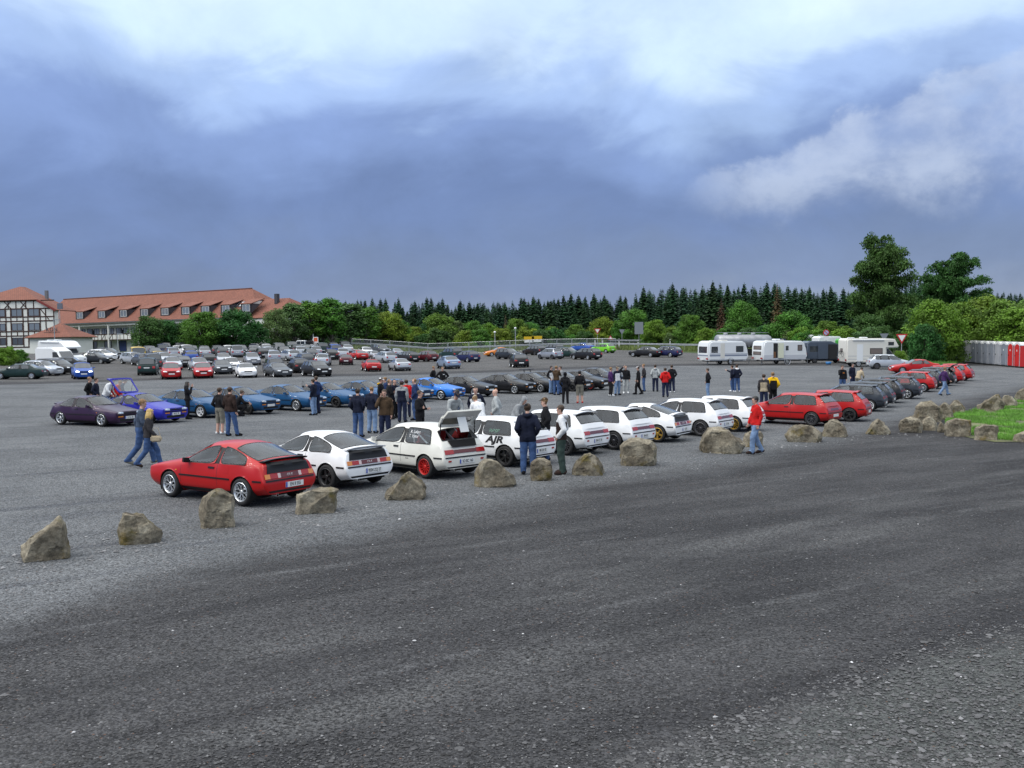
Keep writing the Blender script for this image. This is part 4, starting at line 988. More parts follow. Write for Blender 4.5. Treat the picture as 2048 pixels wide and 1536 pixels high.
# ================================================================== boulders
def rock_material():
    m = bpy.data.materials.new('mossy_rock'); m.use_nodes = True; nt = m.node_tree; N = nt.nodes.new; L = nt.links.new
    b = nt.nodes['Principled BSDF']; b.inputs['Roughness'].default_value = .95; b.inputs['Specular IOR Level'].default_value = .2
    tc = N('ShaderNodeTexCoord'); oi = N('ShaderNodeObjectInfo'); add = N('ShaderNodeVectorMath'); add.operation = 'ADD'; L(tc.outputs['Object'], add.inputs[0])
    cm = N('ShaderNodeCombineXYZ'); ml = N('ShaderNodeMath'); ml.operation = 'MULTIPLY'; ml.inputs[1].default_value = 31; L(oi.outputs['Random'], ml.inputs[0]); L(ml.outputs[0], cm.inputs[0]); L(cm.outputs[0], add.inputs[1])
    def noise(sc, det=6, r=.6):
        n = N('ShaderNodeTexNoise'); n.inputs['Scale'].default_value = sc; n.inputs['Detail'].default_value = det; n.inputs['Roughness'].default_value = r; L(add.outputs[0], n.inputs[0]); return n.outputs[0]
    def ramp(v, st):
        r = N('ShaderNodeValToRGB'); e = r.color_ramp.elements; e[0].position, e[0].color = st[0][0], (*st[0][1], 1); e[1].position, e[1].color = st[-1][0], (*st[-1][1], 1)
        for p, c in st[1:-1]: k = e.new(p); k.color = (*c, 1)
        L(v, r.inputs[0]); return r.outputs[0]
    base = ramp(noise(2.6), [(.28, (.085, .074, .060)), (.42, (.175, .152, .115)), (.58, (.265, .238, .185)), (.75, (.35, .322, .26))])
    fine = ramp(noise(17, 5, .7), [(.3, (.55, .55, .55)), (.7, (1.35, 1.35, 1.35))])
    mu = N('ShaderNodeMix'); mu.data_type = 'RGBA'; mu.blend_type = 'MULTIPLY'; mu.inputs[0].default_value = 1; L(base, mu.inputs[6]); L(fine, mu.inputs[7])
    vo = N('ShaderNodeTexVoronoi'); vo.inputs['Scale'].default_value = 2.6; L(add.outputs[0], vo.inputs[0]); sp_ = N('ShaderNodeSeparateColor'); L(vo.outputs['Color'], sp_.inputs[0])
    ft = ramp(sp_.outputs[0], [(0, (.55, .53, .50)), (1, (1.25, 1.25, 1.22))]); mf = N('ShaderNodeMix'); mf.data_type = 'RGBA'; mf.blend_type = 'MULTIPLY'; mf.inputs[0].default_value = .8; L(mu.outputs[2], mf.inputs[6]); L(ft, mf.inputs[7])
    moss = ramp(noise(1.7, 5, .65), [(.56, (0, 0, 0)), (.68, (1, 1, 1))])
    mc = ramp(noise(6), [(.35, (.045, .050, .012)), (.6, (.15, .105, .02))])
    mx = N('ShaderNodeMix'); mx.data_type = 'RGBA'; sc = N('ShaderNodeMath'); sc.operation = 'MULTIPLY'; sc.inputs[1].default_value = .8; L(moss, sc.inputs[0]); L(sc.outputs[0], mx.inputs[0]); L(mf.outputs[2], mx.inputs[6]); L(mc, mx.inputs[7])
    L(mx.outputs[2], b.inputs['Base Color'])
    bp = N('ShaderNodeBump'); bp.inputs['Strength'].default_value = .8; bp.inputs['Distance'].default_value = .05; L(noise(8, 8, .65), bp.inputs['Height']); L(bp.outputs[0], b.inputs['Normal'])
    return m
M_ROCK = rock_material()
def rock(label, px0, px1, ptop, pbase, outline, seed, depth=.8, tex=1.0):
    """outline: (u 0..1 across, v 0..1 up) seen from the camera; gets real depth and a faceted surface"""
    cx = (px0+px1)/2; g = at(cx, pbase-2); dist = (g-CAM).length; s = (g-CAM).dot(CF)/FPX
    w = (px1-px0)*s; h = (pbase-ptop)*s; rng = random.Random(seed)
    d = w*depth; pts = []
    for u, v in outline:
        for k in (-1, -.35, .8):
            shrink = 1 - .30*abs(k)**1.5*(0.6+.8*rng.random())
            uu = (u-.5)*shrink; vv = v*(1-.16*max(0, k)*rng.random()-(.10*rng.random() if abs(k) > .5 else 0))
            pts.append(Vector((uu*w + rng.uniform(-.04, .04)*w, k*d/2 + rng.uniform(-.05, .05)*d, vv*h*(1.04 if abs(k) < .3 else 1))))
    for u in np.linspace(.05, .95, 5):
        for k in (-.9, .9): pts.append(Vector(((u-.5)*w*.9, k*d/2*.9, -.08*h)))
    bm = bmesh.new(); vs_ = [bm.verts.new(p) for p in pts]
    r = bmesh.ops.convex_hull(bm, input=vs_); bmesh.ops.delete(bm, geom=[v for v in bm.verts if not v.link_faces], context='VERTS')
    bmesh.ops.dissolve_limit(bm, angle_limit=R(15), verts=bm.verts, edges=bm.edges)
    bmesh.ops.bevel(bm, geom=bm.edges[:], offset=.016*w, segments=2, profile=.6, affect='EDGES', clamp_overlap=True)
    bmesh.ops.triangulate(bm, faces=bm.faces)
    for it in range(5):
        long = [e for e in bm.edges if e.calc_length() > .075*max(w, h)]
        if not long or len(bm.verts) > 9000: break
        bmesh.ops.subdivide_edges(bm, edges=long, cuts=1); bmesh.ops.triangulate(bm, faces=[f for f in bm.faces if len(f.verts) > 3])
    bm.normal_update(); sd = Vector((seed*3.7, seed*1.3, 0)); sc = 1/max(w, h)
    for v in bm.verts:
        p = v.co*sc
        n = mnoise.fractal(p*3.0+sd, 1.0, 2.1, 4)*.040 + mnoise.noise(p*1.7+sd)*.035
        c = mnoise.cell(p*4.5+sd)*.016
        groove = -abs(mnoise.noise(p*2.4+sd*2))**.5*.03
        v.co += v.normal*(n+c+groove)*max(w, h)*tex
    me = bpy.data.meshes.new('boulder'); bm.to_mesh(me); bm.free(); autosmooth(me, 20)
    o = link('boulder', me, None, M_ROCK); az = math.atan2(g.x, g.y)
    off = Vector((math.sin(az), math.cos(az), 0))*d*.32
    o.location = (g.x+off.x, g.y+off.y, tz(g.x+off.x, g.y+off.y)-.03*h); o.rotation_euler = (0, 0, -az)
    tag(o, label, 'boulder', 'boulders lining the lot'); return o
O_FLAT = [(0, .0), (0.02, .55), (.06, .82), (.4, 1), (.78, .98), (1, .9), (.96, .55), (.82, .0)]
O_DOME = [(0, 0), (.03, .3), (.15, .66), (.36, .95), (.58, 1), (.8, .78), (.95, .4), (1, 0)]
O_PEAKL = [(0, 0), (0, .4), (.12, .95), (.2, 1), (.55, .9), (.9, .45), (1, .25), (.8, 0)]
O_PEAKR = [(0.02, 0), (0, .35), (.16, .45), (.55, .72), (.75, 1), (.9, .82), (1, .35), (.93, 0), (.85, -.04)]
O_PYR = [(0, .08), (.05, .2), (.35, .75), (.55, 1), (.68, .9), (.93, .5), (1, .15), (.9, 0), (.2, -.02)]
O_BLOCK = [(.08, 0), (0, .3), (.04, .72), (.25, .92), (.55, 1), (.9, .85), (1, .6), (.97, .2), (.8, 0)]
O_TALL = [(.1, 0), (0, .35), (.06, .78), (.4, 1), (.62, 1), (.97, .82), (1, .45), (.85, .08)]
O_LONG = [(.08, 0), (0, .35), (.1, .7), (.22, .98), (.5, 1), (.66, .92), (.78, .62), (.97, .5), (1, .3), (.9, 0), (.5, -.05)]
O_STEP = [(0, .0), (0, .5), (.1, .85), (.3, 1), (.5, .95), (.62, .62), (.95, .35), (1, .1), (.7, 0)]
ROCKS = [
 ('brown wedge boulder at the far left, nearest the left edge', 42, 145, 1037, 1119, O_PEAKR, 1, .7),
 ('mossy boulder with a pointed left top, second from the left edge', 236, 327, 1021, 1087, O_PEAKL, 2, .6),
 ('tall pale upright boulder in front of the red coupe wheel', 397, 475, 977, 1056, O_TALL, 3, .8),
 ('flat-topped block of stone below the red coupe tail', 587, 678, 978, 1027, O_FLAT, 4, .6),
 ('pyramid-shaped boulder with yellow moss before the white coupe', 764, 858, 943, 1000, O_PYR, 5, .7),
 ('stepped dark boulder in front of the red-wheeled hatchback', 946, 1038, 918, 974, O_STEP, 6, .7),
 ('small slanted boulder at the feet of the man in navy jacket', 1058, 1106, 916, 962, O_TALL, 7, .8),
 ('rounded boulder covered in yellow-green moss', 1142, 1213, 906, 951, O_DOME, 8, .8),
 ('large angular boulder below the grey-wheeled white hatchback', 1233, 1318, 876, 932, O_BLOCK, 9, .8),
 ('long low boulder left of the man in the red jacket', 1395, 1490, 855, 907, O_LONG, 10, .7),
 ('boulder half hidden behind the legs of the man in red', 1486, 1528, 860, 895, O_BLOCK, 11, .8),
 ('broad tan boulder right of the man in the red jacket', 1571, 1646, 848, 885, O_LONG, 12, .7),
 ('domed tan boulder by the red hatchback rear wheel', 1642, 1697, 838, 875, O_DOME, 13, .8),
 ('small jagged boulder standing alone left of the boulder pile', 1729, 1780, 838, 870, O_PYR, 14, .8),
 ('tan boulder at the left front of the boulder pile', 1796, 1846, 833, 866, O_BLOCK, 15, .9),
 ('grey boulder in the middle front of the pile', 1838, 1876, 834, 862, O_DOME, 16, .9),
 ('tall mossy boulder at the back of the pile', 1826, 1886, 803, 845, O_BLOCK, 17, .8),
 ('grey pointed boulder behind the tall mossy one', 1862, 1908, 804, 840, O_PYR, 18, .9),
 ('pale boulder with a dark shaded foot at the top of the pile', 1893, 1932, 801, 828, O_DOME, 19, .9),
 ('wide grey slab boulder at the front of the pile', 1888, 1944, 837, 874, O_FLAT, 20, .7),
 ('small brown stone between two boulders of the pile', 1874, 1890, 845, 866, O_DOME, 21, .9),
 ('brown boulder lying in the green grass', 1948, 1996, 850, 882, O_FLAT, 22, .7),
 ('large dark wedge boulder behind the grass', 1954, 2008, 789, 824, O_PEAKR, 23, .8),
 ('rust-brown boulder right of the dark wedge', 2000, 2034, 792, 816, O_LONG, 24, .8),
 ('grey boulder at the right edge above the grass', 2030, 2075, 776, 805, O_BLOCK, 25, .8),
 ('pale boulder cut by the right edge beside the grass', 2030, 2100, 848, 886, O_PEAKR, 26, .7),
 ('pale boulder at the far side of the lot beside the bushes', 1838, 1862, 709, 722, O_PYR, 27, .8),
]
for r_ in ROCKS: rock(*r_)

# ================================================================== trees
def leaf_mat(name, col, var=.5, sc=.8, trans=.25):
    m = bpy.data.materials.new(name); m.use_nodes = True; nt = m.node_tree; N = nt.nodes.new; L = nt.links.new
    b = nt.nodes['Principled BSDF']; b.inputs['Roughness'].default_value = .65; b.inputs['Specular IOR Level'].default_value = .3
    geo = N('ShaderNodeNewGeometry'); oi = N('ShaderNodeObjectInfo'); n = N('ShaderNodeTexNoise'); n.inputs['Scale'].default_value = sc; n.inputs['Detail'].default_value = 3; L(geo.outputs['Position'], n.inputs[0])
    mr = N('ShaderNodeMapRange'); mr.inputs[1].default_value = .32; mr.inputs[2].default_value = .68; mr.inputs[3].default_value = 1-var; mr.inputs[4].default_value = 1+var; L(n.outputs[0], mr.inputs[0])
    hs = N('ShaderNodeHueSaturation'); hs.inputs['Color'].default_value = (*col, 1); L(mr.outputs[0], hs.inputs['Value'])
    h = N('ShaderNodeMapRange'); h.inputs[3].default_value = .475; h.inputs[4].default_value = .525; L(oi.outputs['Random'], h.inputs[0]); L(h.outputs[0], hs.inputs['Hue'])
    L(hs.outputs[0], b.inputs['Base Color'])
    tr = N('ShaderNodeBsdfTranslucent'); L(hs.outputs[0], tr.inputs[0]); mx = N('ShaderNodeMixShader'); mx.inputs[0].default_value = trans
    out = nt.nodes['Material Output']; L(b.outputs[0], mx.inputs[1]); L(tr.outputs[0], mx.inputs[2]); L(mx.outputs[0], out.inputs[0]); return m
M_FIR = leaf_mat('fir_needles', (.025, .070, .026), .45, .5, .1); M_FIR_DEAD = leaf_mat('dead_needles', (.085, .048, .022), .4, .5, .1)
M_LEAF = [leaf_mat('leaf_mid_green', (.085, .190, .024)), leaf_mat('leaf_deep_green', (.044, .115, .024)), leaf_mat('leaf_yellow_green', (.135, .225, .022)), leaf_mat('leaf_grey_green', (.095, .165, .050))]
M_BARK = mat('bark', (.085, .070, .055), .95, var=.4, vscale=3, bump=.6, bscale=12); M_BARK_PALE = mat('pale_bark', (.24, .22, .18), .9, var=.4, vscale=2)
def quads_from(C, A, B_):
    """leaf quads: centres C, half axes A and B_"""
    V = np.stack([C-A-B_, C+A-B_*.3, C+A*.9+B_, C-A*.6+B_*.8], 1).reshape(-1, 3); return V, np.arange(len(V)).reshape(-1, 4)
def fir_mesh(seed, n_w=34, dead=False):
    """unit fir: height 1"""
    rng = np.random.default_rng(seed); C, A, Bv = [], [], []
    for i in range(n_w):
        t = (i+.3)/n_w; z = .06 + .93*t; rad = .215*(1-t)**.85 + .008
        if i % 3 == 0: rad *= rng.uniform(.85, 1.15)
        k = max(5, int(13*(1-t)+5)); a0 = rng.uniform(0, 6.28)
        for j in range(k):
            a = a0 + 2*np.pi*j/k + rng.normal(0, .16); r = rad*rng.uniform(.68, 1.12); d = np.array([np.cos(a), np.sin(a), 0])
            ns = max(2, int(5*r/.16)+1)
            for q in range(ns):
                u = (q+.6)/ns*r; droop = -.32*u - .9*u*u*2 + (.35*max(0, u-.7*r) if t > .3 else 0)
                c = d*u + np.array([0, 0, z+droop+rng.normal(0, .004)]); side = np.array([-d[1], d[0], 0])
                wd = (.032*(1-.55*u/max(r, .01))+.008)*rng.uniform(.7, 1.25)*(0.75+.5*(1-t))
                if dead: wd *= .45
                tilt = rng.normal(0, .35)
                C.append(c); A.append((d*np.cos(.5)+np.array([0, 0, -.45]))*r/ns*.62); Bv.append((side*np.cos(tilt)+np.array([0, 0, np.sin(tilt)]))*wd)
                if rng.random() < .5 and not dead:
                    C.append(c+np.array([0, 0, -.011])); A.append(d*r/ns*.5); Bv.append(np.array([0, 0, 1])*.016*rng.uniform(.6, 1.3)+side*.006)
    C.append(np.array([0, 0, .985])); A.append(np.array([0, 0, .03])); Bv.append(np.array([.004, 0, 0]))
    C.append(np.array([0, 0, .985])); A.append(np.array([0, 0, .03])); Bv.append(np.array([0, .004, 0]))
    V, F = quads_from(np.array(C), np.array(A), np.array(Bv)); return mesh_np('crown', V, F)
def fir_trunk(): return MB().tube([(0, 0, -.02), (0, 0, .4), (0, 0, .97)], [.016, .011, .002], 7).mesh('trunk', True)
FIRS = [fir_mesh(s) for s in range(4)]; FIR_DEAD = fir_mesh(9, 26, True); FIR_T = fir_trunk()
def broad_mesh(seed, n_leaf=5200, shape='round', leaf=.030, clusters=34):
    """unit broadleaf tree: height 1; returns crown, trunk"""
    rng = np.random.default_rng(seed); prng = random.Random(seed); tips = []
    b = MB(); 
    base_h = {'round': .09, 'birch': .26, 'bush': .02, 'tall': .12}[shape]; wd = {'round': .40, 'birch': .19, 'bush': .62, 'tall': .30}[shape]
    b.tube([(0, 0, -.02), (.01, .0, base_h), (-.01, .01, .62), (0, 0, .86)], [.020 if shape != 'bush' else .010, .016 if shape != 'bush' else .008, .008, .003], 7)
    for i in range(clusters):
        t = (i+.5)/clusters; z = base_h + (.95-base_h)*t**.9
        prof = {'round': math.sin(math.pi*min(1, max(.0, (z-base_h*.55)/(1.02-base_h*.55))))**.7, 'birch': math.sin(math.pi*min(1, (z-.1)/.93))**.6, 'bush': math.sqrt(max(0, 1-(z*.98)**2)), 'tall': math.sin(math.pi*min(1, (z+.1)/1.14))**.55}[shape]
        a = i*2.39996 + prng.uniform(-.4, .4); r = wd*prof*prng.uniform(.45, 1.0)
        c = Vector((math.cos(a)*r, math.sin(a)*r, z+prng.uniform(-.04, .04))); tips.append((c, prof))
        if r > .06: b.tube([(0, 0, max(.04, z-.22-.2*r)), (c.x*.5, c.y*.5, z-.08), tuple(c)], [.007, .005, .002], 5)
    per = n_leaf//clusters; C, A, Bv = [], [], []
    for c, prof in tips:
        rr = (.085+.075*prng.random())*(wd/.40)**.5*(.6+.6*prof); k = int(per*prng.uniform(.6, 1.4))
        d = rng.normal(0, 1, (k, 3)); d /= np.linalg.norm(d, axis=1)[:, None]; rad = rng.random(k)**.45*rr
        P_ = np.array(c)+d*rad[:, None]*np.array([1.15, 1.15, .8]); C.append(P_)
        nn = d + rng.normal(0, .7, (k, 3)) + np.array([0, 0, .5]); nn /= np.linalg.norm(nn, axis=1)[:, None]
        u = np.cross(nn, rng.normal(0, 1, (k, 3))); u /= np.linalg.norm(u, axis=1)[:, None]; w = np.cross(nn, u); s = leaf*rng.uniform(.45, 1.15, k)[:, None]
        A.append(u*s*.5); Bv.append(w*s*.42)
    V, F = quads_from(np.concatenate(C), np.concatenate(A), np.concatenate(Bv)); V[:, 2] = np.maximum(V[:, 2], .004)
    return mesh_np('crown', V, F), b.mesh('trunk', True)
BROAD = {'round': [broad_mesh(s, 13000, 'round', .034, 52) for s in (1, 2, 3)], 'birch': [broad_mesh(s, 4500, 'birch', .032, 34) for s in (11, 12)], 'bush': [broad_mesh(s, 11000, 'bush', .050, 46) for s in (21, 22, 23)]}
def ragged_mesh(seed, top=1.0, wd=.30, limbs=15, leaf=.021):
    """old open-crowned tree of height 1: limbs carrying separate leafy sprays with gaps between"""
    rng = np.random.default_rng(seed); pr = random.Random(seed); b = MB(); b.tube([(0, 0, -.02), (.01, 0, .3), (-.02, .01, .6), (.0, 0, .9)], [.026, .02, .013, .003], 8); C, A, Bv = [], [], []
    def spray(c, rr, k):
        d = rng.normal(0, 1, (k, 3)); d /= np.linalg.norm(d, axis=1)[:, None]; rad = rng.random(k)**.5*rr; P_ = np.array(c)+d*rad[:, None]*np.array([1.25, 1.25, .6]); P_[:, 2] -= np.linalg.norm((P_-np.array(c))[:, :2], axis=1)*.45
        nn = d*.6+rng.normal(0, .8, (k, 3))+np.array([0, 0, .6]); nn /= np.linalg.norm(nn, axis=1)[:, None]; u = np.cross(nn, rng.normal(0, 1, (k, 3))); u /= np.linalg.norm(u, axis=1)[:, None]; w = np.cross(nn, u); sz = leaf*rng.uniform(.4, 1.1, k)[:, None]
        C.append(P_); A.append(u*sz*.5); Bv.append(w*sz*.42)
    for i in range(limbs):
        t = (i+.5)/limbs; z0 = .10+.62*t; a = i*2.399+pr.uniform(-.5, .5); ln = wd*(.55+.75*math.sin(math.pi*min(1, t*.80+.22)))*pr.uniform(.7, 1.2); rise = (.05+.30*t)*pr.uniform(.7, 1.3); pts = []
        for q in range(6):
            u = q/5; pts.append(Vector((math.cos(a+.25*u)*ln*u, math.sin(a+.25*u)*ln*u, min(.97, z0+rise*u-.10*u*u))))
        b.tube(pts, [.010, .008, .006, .005, .003, .001], 5)
        for q in range(1, 6):
            for _ in range(3 if q > 2 else 2): spray(pts[q]+Vector((pr.uniform(-.04, .04), pr.uniform(-.04, .04), pr.uniform(-.02, .03))), pr.uniform(.045, .085), int(pr.uniform(110, 200)))
    for _ in range(16): spray(Vector((pr.gauss(0, .05), pr.gauss(0, .05), pr.uniform(.72, .97))), pr.uniform(.035, .06), 150)
    for _ in range(14): spray(Vector((pr.gauss(0, .08), pr.gauss(0, .08), pr.uniform(.25, .75))), pr.uniform(.05, .09), 200)
    V, F = quads_from(np.concatenate(C), np.concatenate(A), np.concatenate(Bv)); return mesh_np('crown', V, F), b.mesh('trunk', True)
BROAD['tall'] = [ragged_mesh(41, wd=.26, limbs=32), ragged_mesh(44, wd=.36, limbs=30)]
def tree(kind, px, Y, ptop, label, cat='tree', group=None, m=None, v=0, wide=1.0, bark=None):
    g = col_at(px, Y); top = at_height(px, ptop, Y).z; h = max(1.0, top-g.z)
    if kind == 'fir': cr, tr, lm = FIRS[v % 4], FIR_T, m or M_FIR
    elif kind == 'dead': cr, tr, lm = FIR_DEAD, FIR_T, M_FIR_DEAD
    else: cr, tr = BROAD[kind][v % len(BROAD[kind])]; lm = m or M_LEAF[v % 4]
    nm = {'fir': 'fir_tree', 'dead': 'dead_fir_tree', 'round': 'broadleaf_tree', 'birch': 'young_birch', 'bush': 'shrub', 'tall': 'tall_tree'}[kind]
    r = empty(nm, (g.x, g.y, g.z-.05), random.uniform(0, 6.28)); r.scale = (h*wide, h*wide, h)
    link('crown', cr, r, lm); link('trunk', tr, r, bark or M_BARK); tag(r, label, cat, group); return r
ORD = ['first', 'second', 'third', 'fourth', 'fifth', 'sixth', 'seventh', 'eighth', 'ninth', 'tenth', 'eleventh', 'twelfth', 'thirteenth', 'fourteenth', 'fifteenth', 'sixteenth', 'seventeenth', 'eighteenth', 'nineteenth', 'twentieth',
       'twenty-first', 'twenty-second', 'twenty-third', 'twenty-fourth', 'twenty-fifth', 'twenty-sixth', 'twenty-seventh', 'twenty-eighth', 'twenty-ninth', 'thirtieth']
def nth(i):
    if i < 30: return ORD[i]
    if i == 99: return 'hundredth'
    if i > 99: return 'hundred and ' + nth(i-100)
    t = ['thir', 'for', 'fif', 'six', 'seven', 'eigh', 'nine'][(i+1)//10-3] ; k = (i+1) % 10
    return t+'tieth' if k == 0 else t+'ty-'+ORD[k-1]
# skyline of the fir wood, (photo column, top row)
SKYL = [(575, 606), (640, 607), (720, 604), (760, 603), (800, 600), (860, 603), (940, 605), (1000, 602), (1050, 598), (1105, 600), (1165, 590), (1215, 598), (1255, 592), (1305, 572), (1340, 570), (1385, 574), (1440, 562), (1490, 574), (1530, 562), (1590, 574), (1650, 578), (1700, 582), (1760, 600), (1820, 560), (1850, 556), (1900, 575), (1960, 590), (2010, 580), (2048, 584)]
def skyline(x): return float(np.interp(x, [p[0] for p in SKYL], [p[1] for p in SKYL]))
def build_forest():
    rng = random.Random(11)
    # front edge of the wood: countable firs
    x = 585; i = 0
    while x < 2075:
        dens = 8 if x < 1250 else 13
        if not (1735 < x < 1800):
            Y = 262 if x < 1250 else (236 if x < 1720 else 215); Y += rng.uniform(-8, 10)
            tall = rng.random() < .42
            t = skyline(x) + (rng.uniform(-9, 4) if tall else rng.uniform(6, 26))
            lab = f'dark fir, {nth(i)} from the left along the front of the wood'
            tree('fir', x, Y, t, lab, 'fir tree', 'firs along the front of the wood', v=rng.randrange(4), wide=rng.uniform(.9, 1.3)*(1.35 if x < 1250 else 1.15)); i += 1
        x += dens*rng.uniform(.7, 1.3)
    for (x, t) in ((1012, 628), (1443, 596), (1555, 566)):
        tree('dead', x, 232 if x < 1100 else 222, t, {1012: 'brown dying fir left of the yellow road signs', 1443: 'brown dying fir above the tank trailer', 1555: 'thin half-bare fir standing above the wood right of the tank trailer'}[x], 'fir tree', 'dying firs', wide=1.0)
    # the depth of the wood behind reads as one mass
    V, F = [], []; off = 0
    for k in range(330):
        x = rng.uniform(560, 2090); Y = rng.uniform(275, 330) if x < 1250 else rng.uniform(250, 300); g = col_at(x, Y); h = max(5, at_height(x, skyline(x)+rng.uniform(0, 16), Y).z-g.z)
        me = FIRS[rng.randrange(4)]; co = np.empty(len(me.vertices)*3, np.float32); me.vertices.foreach_get('co', co); co = co.reshape(-1, 3)[::1]
        a = rng.uniform(0, 6.28); c, s = math.cos(a), math.sin(a); q = np.stack([(co[:, 0]*c-co[:, 1]*s)*h*1.25+g.x, (co[:, 0]*s+co[:, 1]*c)*h*1.25+g.y, co[:, 2]*h+g.z], -1)
        q = q.reshape(-1, 4, 3)[::2].reshape(-1, 3)
        V.append(q); F.append(np.arange(len(q)).reshape(-1, 4)+off); off += len(q)
    o = link('fir_wood', mesh_np('fir_wood', np.concatenate(V), np.concatenate(F)), None, M_FIR); tag(o, 'dark mass of fir trees deeper in the wood', 'wood', None, 'stuff')
build_forest()
TREES = [ # kind, px, Y, top, variant, leaf index, wide, label
 ('round', 300, 158, 632, 0, 1, 1.15, 'round dark tree at the left end of the hedge before the hotel'), ('round', 337, 160, 640, 1, 1, 1.2, 'dark bushy tree right of the leftmost hedge tree before the hotel'),
 ('round', 405, 158, 622, 2, 0, 1.2, 'lighter green tree in the middle of the hotel front'), ('round', 372, 161, 648, 0, 1, 1.2, 'low dark tree between two taller ones before the hotel'),
 ('round', 472, 160, 618, 1, 1, 1.25, 'tall dark broad tree hiding the right part of the hotel dormers'), ('round', 440, 163, 640, 0, 1, 1.2, 'dark tree filling the gap left of the tall broad tree'), ('round', 510, 164, 645, 2, 1, 1.2, 'dark tree low on the right end of the hotel'),
 ('round', 552, 172, 618, 0, 3, .9, 'loose grey-green tree at the right end of the hotel'), ('birch', 590, 176, 604, 0, 3, 1.5, 'slim tree just right of the hotel gable'), ('birch', 622, 178, 600, 1, 0, 1.4, 'slim tree behind the white sign post'), ('birch', 664, 180, 594, 0, 0, 1.4, 'tallest slim tree left of the mesh fence'),
 ('birch', 645, 182, 606, 1, 3, 1.4, 'slim pale-stemmed tree left of the tallest slim one'), ('birch', 700, 184, 604, 0, 3, 1.7, 'loose pale slim tree above the left end of the mesh fence'), ('birch', 733, 186, 612, 1, 0, 1.6, 'slim tree right of the loose pale one'), ('round', 606, 180, 640, 1, 1, 1.0, 'dark undergrowth tree right of the hotel'),
 ('round', 775, 190, 624, 0, 2, 1.15, 'yellow-green tree behind the left part of the mesh fence'), ('round', 750, 192, 634, 2, 0, 1.0, 'mid green tree left of the yellow-green one'), ('round', 805, 192, 640, 1, 0, .9, 'small green tree right of the yellow-green tree'), ('round', 832, 192, 652, 2, 2, 1.0, 'low yellowish tree behind the maroon hatchback'),
 ('round', 878, 192, 627, 1, 0, 1.1, 'green tree behind the mesh fence above the black off-roader'), ('round', 860, 194, 645, 0, 1, 1.0, 'dark low tree left of the fence lamp'), ('round', 912, 194, 640, 2, 3, 1.0, 'greyish tree above the navy hatchback'), ('round', 945, 194, 642, 0, 0, 1.1, 'forked pale-stemmed tree left of the lamp posts'),
 ('round', 975, 196, 646, 1, 2, 1.0, 'yellow-green shrub tree by the first lamp post'), ('round', 1035, 196, 636, 2, 0, 1.0, 'green tree right of the brown dying fir'), ('round', 1062, 196, 645, 0, 0, 1.0, 'green tree above the yellow road signs'), ('round', 1105, 192, 652, 1, 2, 1.0, 'low yellow-green tree right of the yellow road signs'),
 ('round', 1150, 190, 648, 2, 0, 1.1, 'low green tree behind the blue saloon'), ('round', 1205, 188, 634, 0, 2, 1.1, 'yellowish tree behind the give-way sign'), ('round', 1268, 186, 618, 1, 0, 1.15, 'broad light green tree above the grey sign back'), ('round', 1238, 186, 645, 2, 0, 1.0, 'low tree between give-way sign and grey sign back'),
 ('round', 1310, 180, 640, 0, 2, 1.1, 'yellow-green tree right of the grey sign back'), ('round', 1345, 178, 652, 1, 0, 1.1, 'low green tree above the navy estate'), ('round', 1382, 172, 628, 2, 0, 1.0, 'pointed green tree left of the caravans'), ('bush', 1410, 166, 658, 0, 2, 1.0, 'yellow-green shrub behind the left caravan'),
 ('bush', 1450, 164, 655, 1, 0, 1.0, 'green shrub behind the tank trailer, left part'), ('round', 1485, 168, 602, 0, 0, .8, 'upright green tree above the tank trailer'), ('round', 1530, 160, 650, 2, 1, 1.2, 'dark green tree right of the tank trailer'), ('round', 1580, 158, 622, 1, 0, 1.3, 'broad green tree above the right caravan'),
 ('bush', 1600, 150, 655, 2, 2, 1.0, 'yellow-green shrub above the open caravan door'), ('round', 1655, 152, 640, 2, 0, 1.1, 'green tree behind the no-stopping sign'), ('bush', 1690, 142, 655, 0, 2, 1.0, 'yellowish shrub behind the right motorhome'), ('round', 1735, 150, 628, 1, 1, 1.2, 'dark tree under the tallest tree'),
 ('tall', 1762, 168, 466, 0, 1, .74, 'tallest tree with a ragged crown rising above the wood'), ('tall', 1908, 172, 498, 1, 1, .80, 'second tall ragged tree right of the tallest one'), ('tall', 1880, 176, 548, 0, 1, .9, 'dark tree between the two tall ragged trees'),
 ('round', 1870, 112, 600, 0, 2, 1.0, 'large yellow-green bushy tree left of the toilet cabins'), ('round', 1838, 116, 625, 1, 1, 1.0, 'dark bushy tree leaning over the give-way sign'), ('bush', 1850, 108, 650, 2, 1, .7, 'dark shrub at the foot of the yellow-green tree'), ('round', 1925, 118, 604, 2, 0, 1.1, 'green tree behind the left toilet cabins'),
 ('round', 1965, 118, 592, 1, 2, 1.15, 'yellowish tree behind the middle toilet cabins'), ('round', 2010, 112, 600, 0, 0, 1.1, 'green tree behind the right toilet cabins'), ('round', 2045, 108, 612, 2, 2, 1.2, 'yellow-green tree at the right edge'), ('bush', 1900, 112, 655, 1, 0, .7, 'low green shrub beside the leftmost toilet cabin'), ('round', 2070, 114, 596, 1, 0, 1.2, 'green tree cut by the right edge'),
 ('bush', 12, 118, 694, 0, 2, 1.1, 'large yellow-green bush at the left edge'), ('bush', 38, 121, 698, 1, 0, 1.0, 'green bush left of the white motorhome'), ('bush', -18, 120, 690, 2, 0, 1.2, 'green bush cut by the left edge'), ('bush', 1800, 104, 700, 1, 2, .8, 'low bright green bush right of the silver hatchback'),
]
